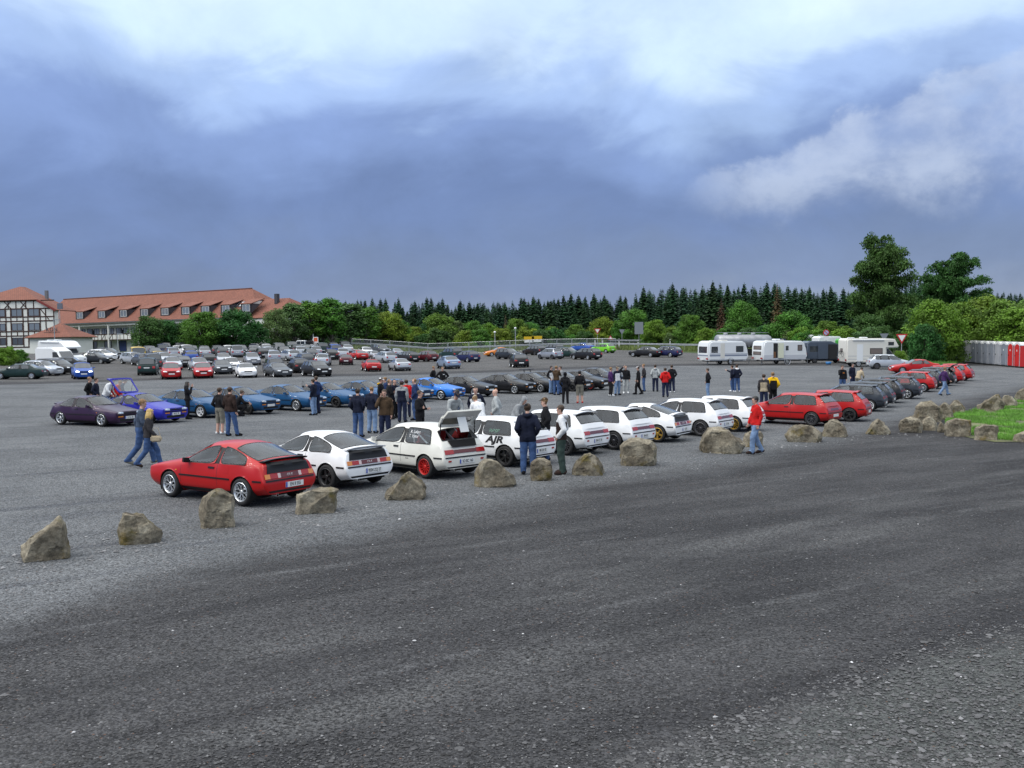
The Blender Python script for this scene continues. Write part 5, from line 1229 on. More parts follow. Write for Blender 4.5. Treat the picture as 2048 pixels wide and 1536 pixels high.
for i, (k, px, Y, t, v, li, wd_, lab) in enumerate(TREES):
    tree(k, px, Y, t, lab, 'shrub' if k == 'bush' else 'tree', 'broadleaf trees and shrubs around the lot', M_LEAF[li], v, wd_, M_BARK_PALE if k == 'birch' else None)

def understory():
    rng = random.Random(21); x = 575; i = 0
    while x < 1760:
        Y = float(np.interp(x, [575, 700, 1250, 1400, 1600, 1760], [176, 188, 184, 168, 150, 138])) + rng.uniform(-1, 6)
        top = 668 + rng.uniform(-14, 8) - .010*(x-1100)
        tree('bush', x, Y, top, f'low leafy shrub, {nth(i)} from the hotel along the foot of the trees', 'shrub', 'shrubs along the foot of the trees', M_LEAF[rng.choice((0, 0, 2, 1, 3))], rng.randrange(3), rng.uniform(.85, 1.25)); i += 1
        x += rng.uniform(19, 33)
understory()

# ================================================================== people
SKIN = mat('skin', (.55, .33, .25), .55, var=.08); M_EYE = mat('eye_dark', (.02, .015, .012), .3); M_LIP = mat('lips', (.33, .12, .10), .5)
def cloth(name, col, var=.18): return mat(name, col, .9, var=var, vscale=7, bump=.35, bscale=14, spec=.2)
CL = dict(navy=cloth('navy_cloth', (.010, .013, .028)), black=cloth('black_cloth', (.010, .010, .012)), dgrey=cloth('charcoal_cloth', (.032, .030, .033)), grey=cloth('grey_cloth', (.24, .25, .26)), lgrey=cloth('light_grey_cloth', (.36, .38, .38)), white=cloth('white_cloth', (.68, .69, .70)),
 red=cloth('red_cloth', (.50, .014, .014)), brown=cloth('brown_cloth', (.060, .038, .022)), dbrown=cloth('dark_brown_cloth', (.030, .018, .015)), blue=cloth('blue_cloth', (.018, .035, .10)), denim=cloth('denim_blue', (.045, .085, .19), .3), ldenim=cloth('light_denim', (.16, .24, .38), .25), ddenim=cloth('dark_denim', (.014, .020, .048), .25),
 yellow=cloth('yellow_cloth', (.72, .42, .01)), beige=cloth('beige_cloth', (.36, .30, .21)), green=cloth('grey_green_cloth', (.035, .055, .048)), pink=cloth('pink_cloth', (.45, .06, .16)), purple=cloth('purple_cloth', (.050, .020, .085)), khaki=cloth('khaki_cloth', (.18, .17, .14)), orange=cloth('orange_cloth', (.6, .2, .03)), slate=cloth('slate_cloth', (.055, .075, .115)))
HAIR = dict(brown=mat('brown_hair', (.045, .026, .014), .7, var=.3, vscale=30), black=mat('black_hair', (.010, .008, .007), .6, var=.3, vscale=30), blond=mat('blond_hair', (.42, .29, .10), .7, var=.3, vscale=30), fair=mat('fair_hair', (.20, .115, .05), .7, var=.3, vscale=30), grey=mat('grey_hair', (.16, .15, .14), .7, var=.3, vscale=30))
def pose_joints(p):
    J = dict(pel=(0, 0, .96), waist=(0, 0, 1.10), chest=(-.01, 0, 1.32), neck=(-.01, 0, 1.50), head=(.02, 0, 1.655))
    for s, n in ((1, 'l'), (-1, 'r')):
        J['hip'+n] = (0, s*.095, .93); J['kn'+n] = (.02, s*.115, .50); J['an'+n] = (-.03, s*.125, .085); J['toe'+n] = (.155, s*.15, .035)
        J['sh'+n] = (-.01, s*.185, 1.425); J['el'+n] = (-.04, s*.245, 1.155); J['wr'+n] = (.03, s*.245, .915)
    U = J.update
    if p == 'pockets': U(ell=(-.10, .275, 1.17), elr=(-.10, -.275, 1.17), wrl=(.06, .19, .99), wrr=(.06, -.19, .99))
    elif p == 'crossed': U(ell=(.05, .25, 1.16), elr=(.05, -.25, 1.16), wrl=(.19, -.06, 1.20), wrr=(.21, .06, 1.16))
    elif p == 'walk': U(knl=(.22, .10, .52), anl=(.30, .10, .10), toel=(.47, .11, .09), knr=(-.06, -.10, .50), anr=(-.34, -.10, .16), toer=(-.20, -.11, .045), ell=(-.16, .24, 1.17), wrl=(-.13, .25, .93), elr=(.09, -.24, 1.15), wrr=(.25, -.22, .97), chest=(.02, 0, 1.32), neck=(.03, 0, 1.49), head=(.07, 0, 1.64), shl=(0, .185, 1.42), shr=(.03, -.185, 1.42))
    elif p == 'stroll': U(knl=(.14, .10, .51), anl=(.16, .10, .09), toel=(.33, .11, .06), knr=(-.03, -.10, .50), anr=(-.22, -.10, .12), toer=(-.06, -.11, .04), ell=(-.08, .24, 1.16), wrl=(.0, .25, .93), elr=(.03, -.24, 1.15), wrr=(.13, -.23, .95))
    elif p == 'photo': U(ell=(.12, .22, 1.22), elr=(.12, -.22, 1.22), wrl=(.21, .09, 1.51), wrr=(.21, -.09, 1.51))
    elif p == 'phone': U(elr=(.16, -.25, 1.22), wrr=(.10, -.13, 1.50))
    elif p == 'armup': U(elr=(.05, -.40, 1.48), wrr=(.06, -.17, 1.68))
    elif p == 'point': U(elr=(.22, -.26, 1.32), wrr=(.42, -.22, 1.42))
    elif p == 'lean': U(waist=(.06, 0, 1.10), chest=(.17, 0, 1.29), neck=(.27, 0, 1.42), head=(.37, 0, 1.54), shl=(.22, .185, 1.36), shr=(.22, -.185, 1.36), ell=(.25, .25, 1.10), elr=(.25, -.25, 1.10), wrl=(.38, .16, .94), wrr=(.38, -.16, .94))
    elif p == 'crouch':
        U(pel=(-.18, 0, .42), waist=(-.13, 0, .56), chest=(-.02, 0, .77), neck=(.06, 0, .93), head=(.12, 0, 1.07), hipl=(-.17, .10, .40), hipr=(-.17, -.10, .40), knl=(.24, .17, .50), knr=(.24, -.17, .44), anl=(.02, .16, .09), anr=(-.02, -.16, .11), toel=(.20, .18, .035), toer=(.16, -.18, .035), shl=(.03, .185, .86), shr=(.03, -.185, .86), ell=(.18, .26, .64), elr=(.18, -.26, .64), wrl=(.38, .14, .60), wrr=(.38, -.14, .58))
    elif p == 'hips': U(ell=(-.08, .40, 1.19), elr=(-.08, -.40, 1.19), wrl=(.02, .19, 1.03), wrr=(.02, -.19, 1.03))
    elif p == 'shift': U(hipl=(0, .12, .93), pel=(0, .03, .96), knr=(.06, -.16, .50), anr=(.08, -.22, .085), toer=(.25, -.28, .035), ell=(-.02, .26, 1.16), wrl=(.10, .22, .96))
    return {k: Vector(v) for k, v in J.items()}
def capsule(V, F, a, b, ra, rb, n=10, rings=3, ell=1.0):
    a, b = Vector(a), Vector(b); d = b-a; L_ = d.length; d = d/L_ if L_ > 1e-6 else Vector((0, 0, 1))
    x = d.orthogonal().normalized(); y = d.cross(x); base = len(V); rows = 0
    for k in range(rings+1):
        t = math.pi/2*(1-k/rings); V += [a - d*ra*math.sin(t) + (x*math.cos(q)+y*math.sin(q))*ra*max(math.cos(t), .02) for q in [2*math.pi*i/n for i in range(n)]]; rows += 1
    for k in range(rings+1):
        t = math.pi/2*k/rings; V += [b + d*rb*math.sin(t) + (x*math.cos(q)+y*math.sin(q))*rb*max(math.cos(t), .02) for q in [2*math.pi*i/n for i in range(n)]]; rows += 1
    for r in range(rows-1):
        for i in range(n): F.append((base+r*n+i, base+r*n+(i+1) % n, base+(r+1)*n+(i+1) % n, base+(r+1)*n+i))
    F.append(tuple(base+i for i in range(n))[::-1]); F.append(tuple(base+(rows-1)*n+i for i in range(n)))
def bones(J, fem, wide):
    k = wide; B = []
    hip = .095 if not fem else .10
    for s, n in ((1, 'l'), (-1, 'r')):
        B += [('leg', J['hip'+n], J['kn'+n], .096*k, .072*k), ('leg', J['kn'+n], J['an'+n], .070*k, .055*k), ('foot', J['an'+n], J['toe'+n], .046, .036), ('foot', J['an'+n]-Vector((.05, 0, .035)), J['toe'+n], .042, .036),
              ('arm', J['sh'+n], J['el'+n], .062*k, .050*k), ('arm', J['el'+n], J['wr'+n], .048*k, .036*k)]
        hd = (J['wr'+n]-J['el'+n]).normalized(); B.append(('hand', J['wr'+n]+hd*.02, J['wr'+n]+hd*.075, .030, .026))
        B.append(('torso', J['pel']+Vector((0, s*.06, -.02)), J['waist']+Vector((0, s*.045, 0)), .125*k*(1.05 if fem else 1), .112*k*(.9 if fem else 1)))
        B.append(('torso', J['waist']+Vector((0, s*.045, 0)), J['chest']+Vector((0, s*.075, 0)), .112*k*(.9 if fem else 1), .118*k*(.93 if fem else 1)))
        B.append(('torso', J['chest']+Vector((0, s*.06, .0)), J['sh'+n]-Vector((0, s*.02, 0)), .105*k, .068*k))
        B.append(('torso', J['neck']+Vector((0, 0, -.03)), J['sh'+n], .062*k, .06*k))
    hu = (J['head']-J['neck']).normalized(); fw = Vector((1, 0, 0)); fw = (fw-hu*fw.dot(hu)).normalized(); H = J['head']
    B += [('neck', J['neck']-hu*.03, H-hu*.05, .056, .052), ('head', H+fw*.005+hu*.035, H-fw*.03+hu*.045, .083, .083), ('head', H+fw*.035-hu*.055, H+fw*.01+hu*.03, .058, .076), ('head', H+fw*.096-hu*.012, H+fw*.085+hu*.03, .013, .009), ('head', H+fw*.05-hu*.085, H+fw*.02-hu*.05, .036, .05)]
    for s in (1, -1): B.append(('head', H+Vector((0, s*.080, 0))+hu*.01, H+Vector((-.01, s*.083, 0))-hu*.025, .014, .011))
    return B, hu, fw
PERS = {}
def person_kit(pose, fem=False, wide=1.0):
    key = (pose, fem, wide)
    if key in PERS: return PERS[key]
    J = pose_joints(pose); B, hu, fw = bones(J, fem, wide); V, F = [], []
    for _, a, b, ra, rb in B: capsule(V, F, a, b, ra, rb)
    me = mesh_from('p', V, F); o = bpy.data.objects.new('p', me); COL.objects.link(o)
    m = o.modifiers.new('r', 'REMESH'); m.mode = 'VOXEL'; m.voxel_size = .019
    m = o.modifiers.new('s', 'SMOOTH'); m.factor = .5; m.iterations = 3
    dg = bpy.context.evaluated_depsgraph_get(); em = bpy.data.meshes.new_from_object(o.evaluated_get(dg), depsgraph=dg); bpy.data.objects.remove(o); bpy.data.meshes.remove(me)
    n = len(em.vertices); co = np.empty(n*3, np.float32); em.vertices.foreach_get('co', co); co = co.reshape(-1, 3)
    no = np.empty(n*3, np.float32); em.vertices.foreach_get('normal', no); no = no.reshape(-1, 3)
    polys = [tuple(p.vertices) for p in em.polygons]; bpy.data.meshes.remove(em)
    D = []
    for _, a, b, ra, rb in B:
        a_, b_ = np.array(a), np.array(b); ab = b_-a_; t = np.clip(((co-a_) @ ab)/max(ab @ ab, 1e-9), 0, 1); D.append(np.linalg.norm(co-(a_+t[:, None]*ab), axis=1)-(ra+(rb-ra)*t))
    lab = np.array([x[0] for x in B])[np.argmin(np.array(D), 0)]
    fc = np.array([co[list(p)].mean(0) for p in polys]); fl = [lab[p[0]] for p in polys]
    ppel = np.array(J['pel']); up = np.array(J['neck']-J['pel']); up = up/np.linalg.norm(up); hz = (fc-ppel) @ up
    H = np.array(J['head']); hh = (fc-H) @ np.array(hu); hf = (fc-H) @ np.array(fw); hs = np.abs((fc-H) @ np.cross(np.array(hu), np.array(fw)))
    # rumple: clothing gets folds
    fold = np.array([mnoise.noise(Vector(c*9)+Vector((pose.__len__(), 0, 0)))*.012+mnoise.noise(Vector(c*22))*.005 for c in co])
    fold = np.maximum(fold, -.008)
    def shell(pred, off, nm, rough=True, taper=None):
        sel = [i for i in range(len(polys)) if pred(i)]; vm = {}; Vv = []; Ff = []
        for i in sel:
            t = []
            for v in polys[i]:
                if v not in vm: vm[v] = len(Vv); Vv.append(co[v]+no[v]*(off+(fold[v] if rough else 0)))
                t.append(vm[v])
            Ff.append(tuple(t))
        return mesh_from(nm, Vv, Ff, True) if Ff else None
    K = {}
    crouch = pose == 'crouch'
    for nm, hem in (('jacket', -.06), ('coat', -.14), ('short', .02)):
        K[nm] = shell(lambda i: fl[i] in ('torso', 'arm') and hz[i] > hem or (fl[i] in ('leg',) and hz[i] > hem and not crouch) or (fl[i] == 'neck' and hh[i] < -.135), .016 if nm != 'short' else .010, nm)
    K['sleeves'] = shell(lambda i: fl[i] == 'arm' or (fl[i] == 'torso' and hz[i] > .40), .024, 'sleeves')
    K['trousers'] = shell(lambda i: fl[i] == 'leg' or (fl[i] == 'torso' and hz[i] < .06) or (fl[i] == 'foot' and fc[i][2] > .105 and not crouch), .015, 'trousers')
    K['shorts'] = shell(lambda i: (fl[i] == 'leg' and fc[i][2] > .42) or (fl[i] == 'torso' and hz[i] < .06), .022, 'shorts')
    K['shoes'] = shell(lambda i: fl[i] == 'foot' and fc[i][2] < .12 or (crouch and fl[i] == 'foot'), .010, 'shoes', False)
    ish = lambda i: fl[i] in ('head', 'neck')
    K['hair'] = shell(lambda i: ish(i) and (hh[i] > .075 or (hf[i] < -.02 and hh[i] > -.06) or (hf[i] < .035 and hh[i] > .02)), .012, 'hair')
    K['stubble'] = shell(lambda i: ish(i) and (hh[i] > .09 or (hf[i] < -.03 and hh[i] > -.03)), .004, 'hair', False)
    K['cap'] = shell(lambda i: ish(i) and hh[i] > .055, .014, 'cap', False)
    K['hood'] = shell(lambda i: ish(i) and (hf[i] < .035 or hh[i] > .085), .026, 'hood')
    # long hair falls over the shoulders
    b = MB(); hv = Vector(H)
    for k in range(13):
        a = R(70+220*k/12); r0 = .085; p0 = hv+Vector((math.cos(a)*r0*.9, math.sin(a)*r0, .05)); p1 = hv+Vector((math.cos(a)*.115-.01, math.sin(a)*.10, -.10)); p2 = hv+Vector((math.cos(a)*.12-.03, math.sin(a)*.115, -.24-.03*(k % 3)))
        b.tube([p0, p1, p2], [.03, .032, .010], 6)
    K['longhair'] = b.mesh('long_hair', True)
    hv = Vector(H)+hu*.082+fw*.07; b = MB(); sd = hu.cross(fw)
    pts = []
    for k in range(9):
        a = R(-75+150*k/8); pts.append((math.cos(a)*.105, math.sin(a)*.078))
    v = [hv+fw*(p[0]-.02)+sd*p[1]-hu*(.012+.10*p[0]) for p in pts]+[hv+sd*pts[0][1]*.95, hv+sd*pts[-1][1]*.95]
    m_ = len(v); b.add(v+[q+hu*.008 for q in v], [tuple(range(m_))[::-1], tuple(range(m_, 2*m_))]+[(i, (i+1) % m_, m_+(i+1) % m_, m_+i) for i in range(m_)]); K['visor'] = b.mesh('visor')
    b = MB(); q = Vector(J['neck'])-fw*.085+Vector((0, 0, .02)); b.tube([q+Vector((.06, .10, -.0)), q+Vector((-.01, .06, -.03)), q+Vector((-.03, 0, -.05)), q+Vector((-.01, -.06, -.03)), q+Vector((.06, -.10, 0))], [.03, .05, .062, .05, .03], 8); K['hood_down'] = b.mesh('hood', True)
    # body: skin mesh with fingers, eyes and mouth
    VV = [Vector(c) for c in co]; FF = list(polys); MI = [0]*len(FF)
    ex = MB()
    for s, nn in ((1, 'l'), (-1, 'r')):
        hd = (J['wr'+nn]-J['el'+nn]).normalized(); side = hd.cross(Vector((0, s, 0))).normalized(); pn = side.cross(hd).normalized(); root = J['wr'+nn]+hd*.085
        for k in range(4):
            o_ = side*((k-1.5)*.019); l = (.068, .078, .074, .056)[k]; c1 = root+o_; ex.tube([c1, c1+hd*l*.5-pn*.008*s, c1+hd*l*.82-pn*.026*s, c1+hd*l-pn*.04*s], [.0095, .009, .008, .006], 6)
        th = J['wr'+nn]+hd*.045+side*.028; ex.tube([th, th+side*.028+hd*.02, th+side*.03+hd*.055-pn*.01*s], [.012, .011, .008], 6)
    nb = len(ex.f)
    for s in (1, -1):
        c = Vector(H)+fw*.088+hu*.012+sd*(s*.032); ex.lathe([(0, -.008), (.010, -.005), (.013, 0), (.010, .005), (0, .008)], 8, 'z', c, 1)
    ex.bar(Vector(H)+fw*.094-hu*.052-sd*.022, Vector(H)+fw*.094-hu*.052+sd*.022, .012, .012, 2)
    b0 = len(VV); VV += ex.v; FF += [tuple(i+b0 for i in f) for f in ex.f]; MI += ex.m
    bme = mesh_from('body', VV, FF, True, MI); K['body'] = bme; K['J'] = J; K['head'] = Vector(H); K['fw'] = fw
    PERS[key] = K; return K
def person(label, px, py, heading, top='navy', legs='denim', hair='brown', pose='stand', style='jacket', h=1.78, hs='hair', shoes='black', fem=False, wide=1.0, cap=None, hood=False, badge=None, group=None, lower='trousers', sleeve=None):
    K = person_kit(pose, fem, wide); g = at(px, py); r = empty('person', g, R(heading)); sc = h/1.775; r.scale = (sc,)*3
    b = link('body', K['body'], r, [SKIN, M_EYE, M_LIP])
    link({'jacket': 'jacket', 'coat': 'coat', 'short': 'sweater'}[style], K[style], r, CL[top]); link(lower, K[lower], r, CL[legs]); link('shoes', K['shoes'], r, CL[shoes])
    if hs == 'long': link('hair', K['hair'], r, HAIR[hair]); link('long_hair', K['longhair'], r, HAIR[hair])
    elif hs == 'hood': link('hood', K['hood'], r, CL[top])
    elif hs != 'bald': link('hair', K[hs], r, HAIR[hair])
    if cap:
        link('cap', K['cap'], r, CL[cap]); link('visor', K['visor'], r, CL[cap])
    if hood: link('hood', K['hood_down'], r, CL[top if hood is True else hood])
    if sleeve: link('sleeves', K['sleeves'], r, CL[sleeve])
    if badge:
        c = K['J']['chest']; MB().box(-.002, .006, -.06, .06, -.02, .02).build('chest_badge', CL[badge], r, loc=(c.x+.17*wide, .03, c.z-.02))
    tag(r, label, 'person', group); return r
G1, G2, G3, G4, G5 = 'people by the blue coupes', 'people gathered in the middle of the lot', 'people around the white hatchbacks', 'people standing near the caravans', 'people at the right end of the row'
PEOPLE = [
 (('man in navy sweater and jeans walking beside the blonde woman', 284, 929, 12), dict(top='slate', legs='denim', hair='fair', pose='walk', style='short', h=1.86, shoes='khaki')),
 (('blonde woman in charcoal jacket and jeans walking at left', 299, 934, 8), dict(top='dgrey', legs='denim', hair='blond', hs='long', pose='walk', h=1.62, fem=True, shoes='dbrown')),
 (('blond person in black jacket behind the purple coupe', 181, 828, 0), dict(top='black', hair='fair', pose='pockets', group=G1)),
 (('dark-haired person in navy jacket behind the purple coupe', 194, 829, 5), dict(top='navy', hair='brown', pose='pockets', h=1.75, group=G1)),
 (('dark-haired man in white jacket beside the raised blue tailgate', 213, 829, -10), dict(top='white', hair='brown', pose='lean', h=1.85, group=G1)),
 (('person in red jacket leaning at the open blue coupe', 227, 828, 0), dict(top='red', hair='fair', pose='lean', h=1.72, group=G1)),
 (('person in slate blue top bending under the raised blue tailgate', 236, 826, 20), dict(top='slate', hair='brown', pose='lean', h=1.78, group=G1)),
 (('girl in black with long dark hair taking a photo', 376, 838, 20), dict(top='black', legs='black', hair='black', hs='long', pose='photo', h=1.68, fem=True, group=G1)),
 (('man in black vest and grey shorts beside the man in brown', 441, 868, 60), dict(top='black', legs='khaki', hair='brown', pose='pockets', h=1.74, lower='shorts', shoes='white', group=G1)),
 (('man in dark brown sweater and blue jeans seen from behind', 462, 872, 65), dict(top='dbrown', legs='denim', hair='brown', pose='shift', h=1.80, wide=1.06, group=G1)),
 (('person in black crouching beside the second teal coupe', 480, 832, 20), dict(top='black', legs='black', hair='brown', pose='crouch', group=G1)),
 (('man in dark blue jacket standing behind the man with the camera', 634, 827, 150), dict(top='blue', legs='ddenim', hair='brown', pose='pockets', h=1.80, group=G1)),
 (('man in navy jacket and light jeans holding up a camera', 628, 830, 160), dict(top='navy', legs='ldenim', hair='brown', pose='point', h=1.70, group=G1)),
 (('man with dark cap, navy jacket and jeans seen from behind', 717, 874, 75), dict(top='navy', legs='denim', hair='brown', cap='black', pose='pockets', h=1.76, wide=1.05, group=G2)),
 (('man with cropped hair in dark navy shirt seen from behind', 745, 866, 70), dict(top='navy', legs='ldenim', hair='fair', hs='stubble', pose='pockets', h=1.76, wide=1.08, group=G2)),
 (('man in brown hooded jacket holding a hand to his face', 771, 882, -95), dict(top='brown', legs='ddenim', hair='brown', pose='phone', h=1.80, hood='khaki', wide=1.08, group=G2)),
 (('man in black hoodie and white cap in the middle group', 763, 832, -10), dict(top='black', legs='ddenim', hair='brown', cap='white', pose='stand', hood='yellow', group=G2)),
 (('fair man half hidden behind the white cap', 772, 829, 190), dict(top='blue', legs='denim', hair='fair', group=G2)),
 (('tanned man in black sweater facing right in the middle group', 780, 838, 20), dict(top='black', legs='ddenim', hair='fair', hs='stubble', pose='crossed', group=G2)),
 (('dark-haired man in navy top in the middle group', 790, 836, -30), dict(top='navy', legs='black', hair='black', hs='stubble', h=1.76, group=G2)),
 (('man in dark vest with grey sleeves seen from behind', 805, 844, 80), dict(top='navy', sleeve='grey', legs='ddenim', hair='brown', cap='purple', h=1.78, wide=1.08, pose='stand', group=G2)),
 (('person in red top glimpsed behind the man in the dark vest', 814, 834, 100), dict(top='red', legs='ddenim', hair='brown', h=1.72, group=G2)),
 (('man in denim jacket with cropped hair facing left', 831, 840, 170), dict(top='blue', legs='denim', hair='fair', hs='stubble', pose='pockets', h=1.84, wide=1.06, group=G2)),
 (('man in black sweater with crossed arms behind the white hatchback', 841, 886, -20), dict(top='black', legs='black', hair='brown', pose='crossed', h=1.80, wide=1.05, group=G2)),
 (('person in black and red jacket behind the sky blue coupe, left one', 868, 786, -20), dict(top='black', legs='black', hair='fair', pose='pockets', group=G2)),
 (('man in black printed sweater behind the sky blue coupe, right one', 886, 789, -70), dict(top='black', legs='black', hair='fair', pose='hips', badge='white', wide=1.08, group=G2)),
 (('person in grey hoodie seen through the raised tailgate glass', 905, 880, -60), dict(top='lgrey', legs='ldenim', hair='brown', cap='navy', pose='lean', h=1.82, hood=True, group=G3)),
 (('dark-haired person behind the grey hoodie', 916, 872, 200), dict(top='slate', legs='denim', hair='black', pose='pockets', h=1.70, group=G3)),
 (('man in white and navy striped jacket with cropped hair', 953, 872, -100), dict(top='white', sleeve='navy', legs='denim', hair='brown', hs='stubble', pose='pockets', h=1.80, badge='white', wide=1.06, hood='white', group=G3)),
 (('person in white jacket and tan cap beside the raised tailgate', 962, 888, 120), dict(top='white', legs='denim', hair='fair', cap='beige', pose='lean', h=1.74, wide=1.06, group=G3)),
 (('bald man in pale grey jacket behind the white hatchback', 993, 881, 170), dict(top='lgrey', legs='khaki', hs='bald', pose='pockets', h=1.80, wide=1.10, group=G3)),
 (('person with grey hood up behind the AJR hatchback', 1030, 895, -30), dict(top='grey', legs='ddenim', hs='hood', pose='lean', h=1.78, group=G3)),
 (('man in navy hooded jacket and jeans with black cap, back turned', 1057, 948, 88), dict(top='navy', legs='denim', hair='brown', cap='black', pose='pockets', style='coat', h=1.84, hood=True, wide=1.10, group=G3)),
 (('man in black jacket with brown cap facing left', 1092, 922, 175), dict(top='black', legs='denim', hair='fair', cap='brown', pose='pockets', h=1.84, wide=1.04, group=G3)),
 (('man in white and brown jacket looking down, grey-green trousers', 1124, 948, 172), dict(top='dbrown', sleeve='white', legs='green', hair='brown', pose='pockets', h=1.80, wide=1.06, shoes='dbrown', hood='white', group=G3)),
 (('man in brown jacket raising his arms to take a photo', 1113, 790, 60), dict(top='brown', legs='denim', hair='fair', pose='photo', h=1.84, group=G4)),
 (('man in white shirt and dark jacket beside the photographer', 1103, 788, -40), dict(top='white', sleeve='black', legs='ldenim', hair='black', pose='pockets', h=1.80, group=G4)),
 (('person in grey hoodie right of the photographer', 1122, 788, 200), dict(top='grey', legs='denim', hair='brown', pose='stand', group=G4)),
 (('girl in black with a pink hem seen from behind', 1131, 807, 80), dict(top='black', legs='black', hs='hood', pose='pockets', h=1.72, fem=True, group=G4)),
 (('man in black jacket and pale shorts seen from behind', 1160, 806, 92), dict(top='black', legs='khaki', hair='black', pose='pockets', h=1.80, lower='shorts', shoes='red', wide=1.05, group=G4)),
 (('fair man in purple checked top and black trousers', 1222, 792, 15), dict(top='purple', legs='black', hair='fair', pose='stand', h=1.78, shoes='white', group=G4)),
 (('man in navy jacket over white shirt wearing a beige cap', 1235, 790, -60), dict(top='white', sleeve='navy', legs='ldenim', hair='brown', cap='beige', pose='shift', h=1.78, badge='white', group=G4)),
 (('man in black sweater and pale jeans with one arm raised', 1252, 787, -95), dict(top='black', legs='lgrey', hair='fair', hs='stubble', pose='armup', shoes='white', group=G4)),
 (('person in black with white cap and rolled trousers', 1277, 789, 170), dict(top='black', legs='black', hair='brown', cap='white', pose='stroll', h=1.78, group=G4)),
 (('man in dark leather jacket and blue jeans', 1288, 783, 175), dict(top='dgrey', legs='denim', hair='fair', pose='pockets', h=1.82, group=G4)),
 (('person in grey hoodie with a dark shoulder bag', 1311, 783, 80), dict(top='lgrey', legs='ddenim', hair='brown', pose='pockets', h=1.78, hood=True, group=G4)),
 (('man in red hooded jacket and jeans seen from behind', 1331, 794, 85), dict(top='red', legs='ddenim', hair='brown', pose='pockets', hood=True, wide=1.08, group=G4)),
 (('man in dark jacket right of the man in red hood', 1344, 785, 100), dict(top='black', legs='ddenim', hair='brown', pose='pockets', h=1.80, shoes='white', group=G4)),
 (('lone man in black jacket and light jeans facing left', 1416, 796, 160), dict(top='black', legs='ldenim', hair='brown', pose='pockets', group=G4)),
 (('man pointing, left one of the pair before the left caravan', 1465, 783, 150), dict(top='navy', legs='denim', hair='brown', pose='point', h=1.74, shoes='white', group=G4)),
 (('man in navy jacket with white collar before the left caravan', 1474, 784, 100), dict(top='navy', legs='denim', hair='brown', pose='pockets', hood='white', h=1.80, shoes='white', group=G4)),
 (('person in black and beige jacket left of the yellow jacket', 1528, 818, 70), dict(top='beige', sleeve='dgrey', legs='ddenim', hair='brown', pose='stand', h=1.78, group=G5)),
 (('man in yellow and black jacket seen from behind', 1546, 815, 95), dict(top='black', sleeve='yellow', legs='black', hair='fair', pose='pockets', h=1.84, wide=1.08, group=G5)),
 (('man in red jacket and light blue jeans striding left', 1512, 908, 188), dict(top='red', legs='ldenim', hair='black', pose='stroll', h=1.78, wide=1.05, shoes='dbrown', badge='white')),
 (('man in black sweater with orange print near the right motorhome', 1685, 786, -90), dict(top='black', legs='denim', hair='brown', pose='phone', badge='orange', wide=1.06, group=G5)),
 (('dark-haired person in navy top behind the man in beige', 1705, 779, -60), dict(top='navy', legs='ddenim', hair='black', pose='stand', group=G5)),
 (('man in beige jacket near the right motorhome', 1716, 784, 30), dict(top='beige', legs='khaki', hair='brown', pose='lean', h=1.72, group=G5)),
 (('person in purple top and jeans walking past the far hatchbacks', 1888, 791, 5), dict(top='purple', legs='ldenim', hair='fair', pose='walk', h=1.78)),
]
for a, k in PEOPLE: person(*a, **k)
# things people carry
def carried(name, label, cat, px, py, up, fwd, size, m):
    g = at(px, py); sx, sy, sz = size; b = MB(); b.box(-sx/2, sx/2, -sy/2, sy/2, -sz/2, sz/2); me = b.mesh(name); bm = bmesh.new(); bm.from_mesh(me); bmesh.ops.bevel(bm, geom=bm.edges[:], offset=min(size)*.3, segments=3, affect='EDGES'); bm.to_mesh(me); bm.free(); autosmooth(me, 60)
    r = empty(name, (g.x+fwd[0], g.y+fwd[1], g.z+up)); link('case', me, r, m); MB().tube([(-sx*.4, 0, sz*.45), (-sx*.2, 0, sz*.45+.22), (sx*.2, 0, sz*.45+.22), (sx*.4, 0, sz*.45)], .008, 5).build('strap', m, r); tag(r, label, cat)
carried('handbag', 'pale handbag held by the blonde woman', 'handbag', 299, 934, .80, (.28, -.2), (.30, .12, .17), CL['beige'])
carried('shoulder_bag', 'black shoulder bag hanging on the man in the red hood', 'bag', 1331, 794, .95, (.24, -.05), (.12, .30, .28), CL['black'])
carried('shoulder_bag', 'dark shoulder bag of the person in the grey hoodie', 'bag', 1311, 783, .98, (.25, -.08), (.12, .26, .18), CL['black'])
carried('backpack', 'black pack on the back of the yellow jacket', 'backpack', 1546, 815, 1.12, (-.02, -.22), (.34, .14, .40), CL['black'])
carried('camera', 'camera held up by the man in light jeans', 'camera', 628, 830, 1.36, (-.5, .1), (.13, .10, .10), M_PLASTIC)

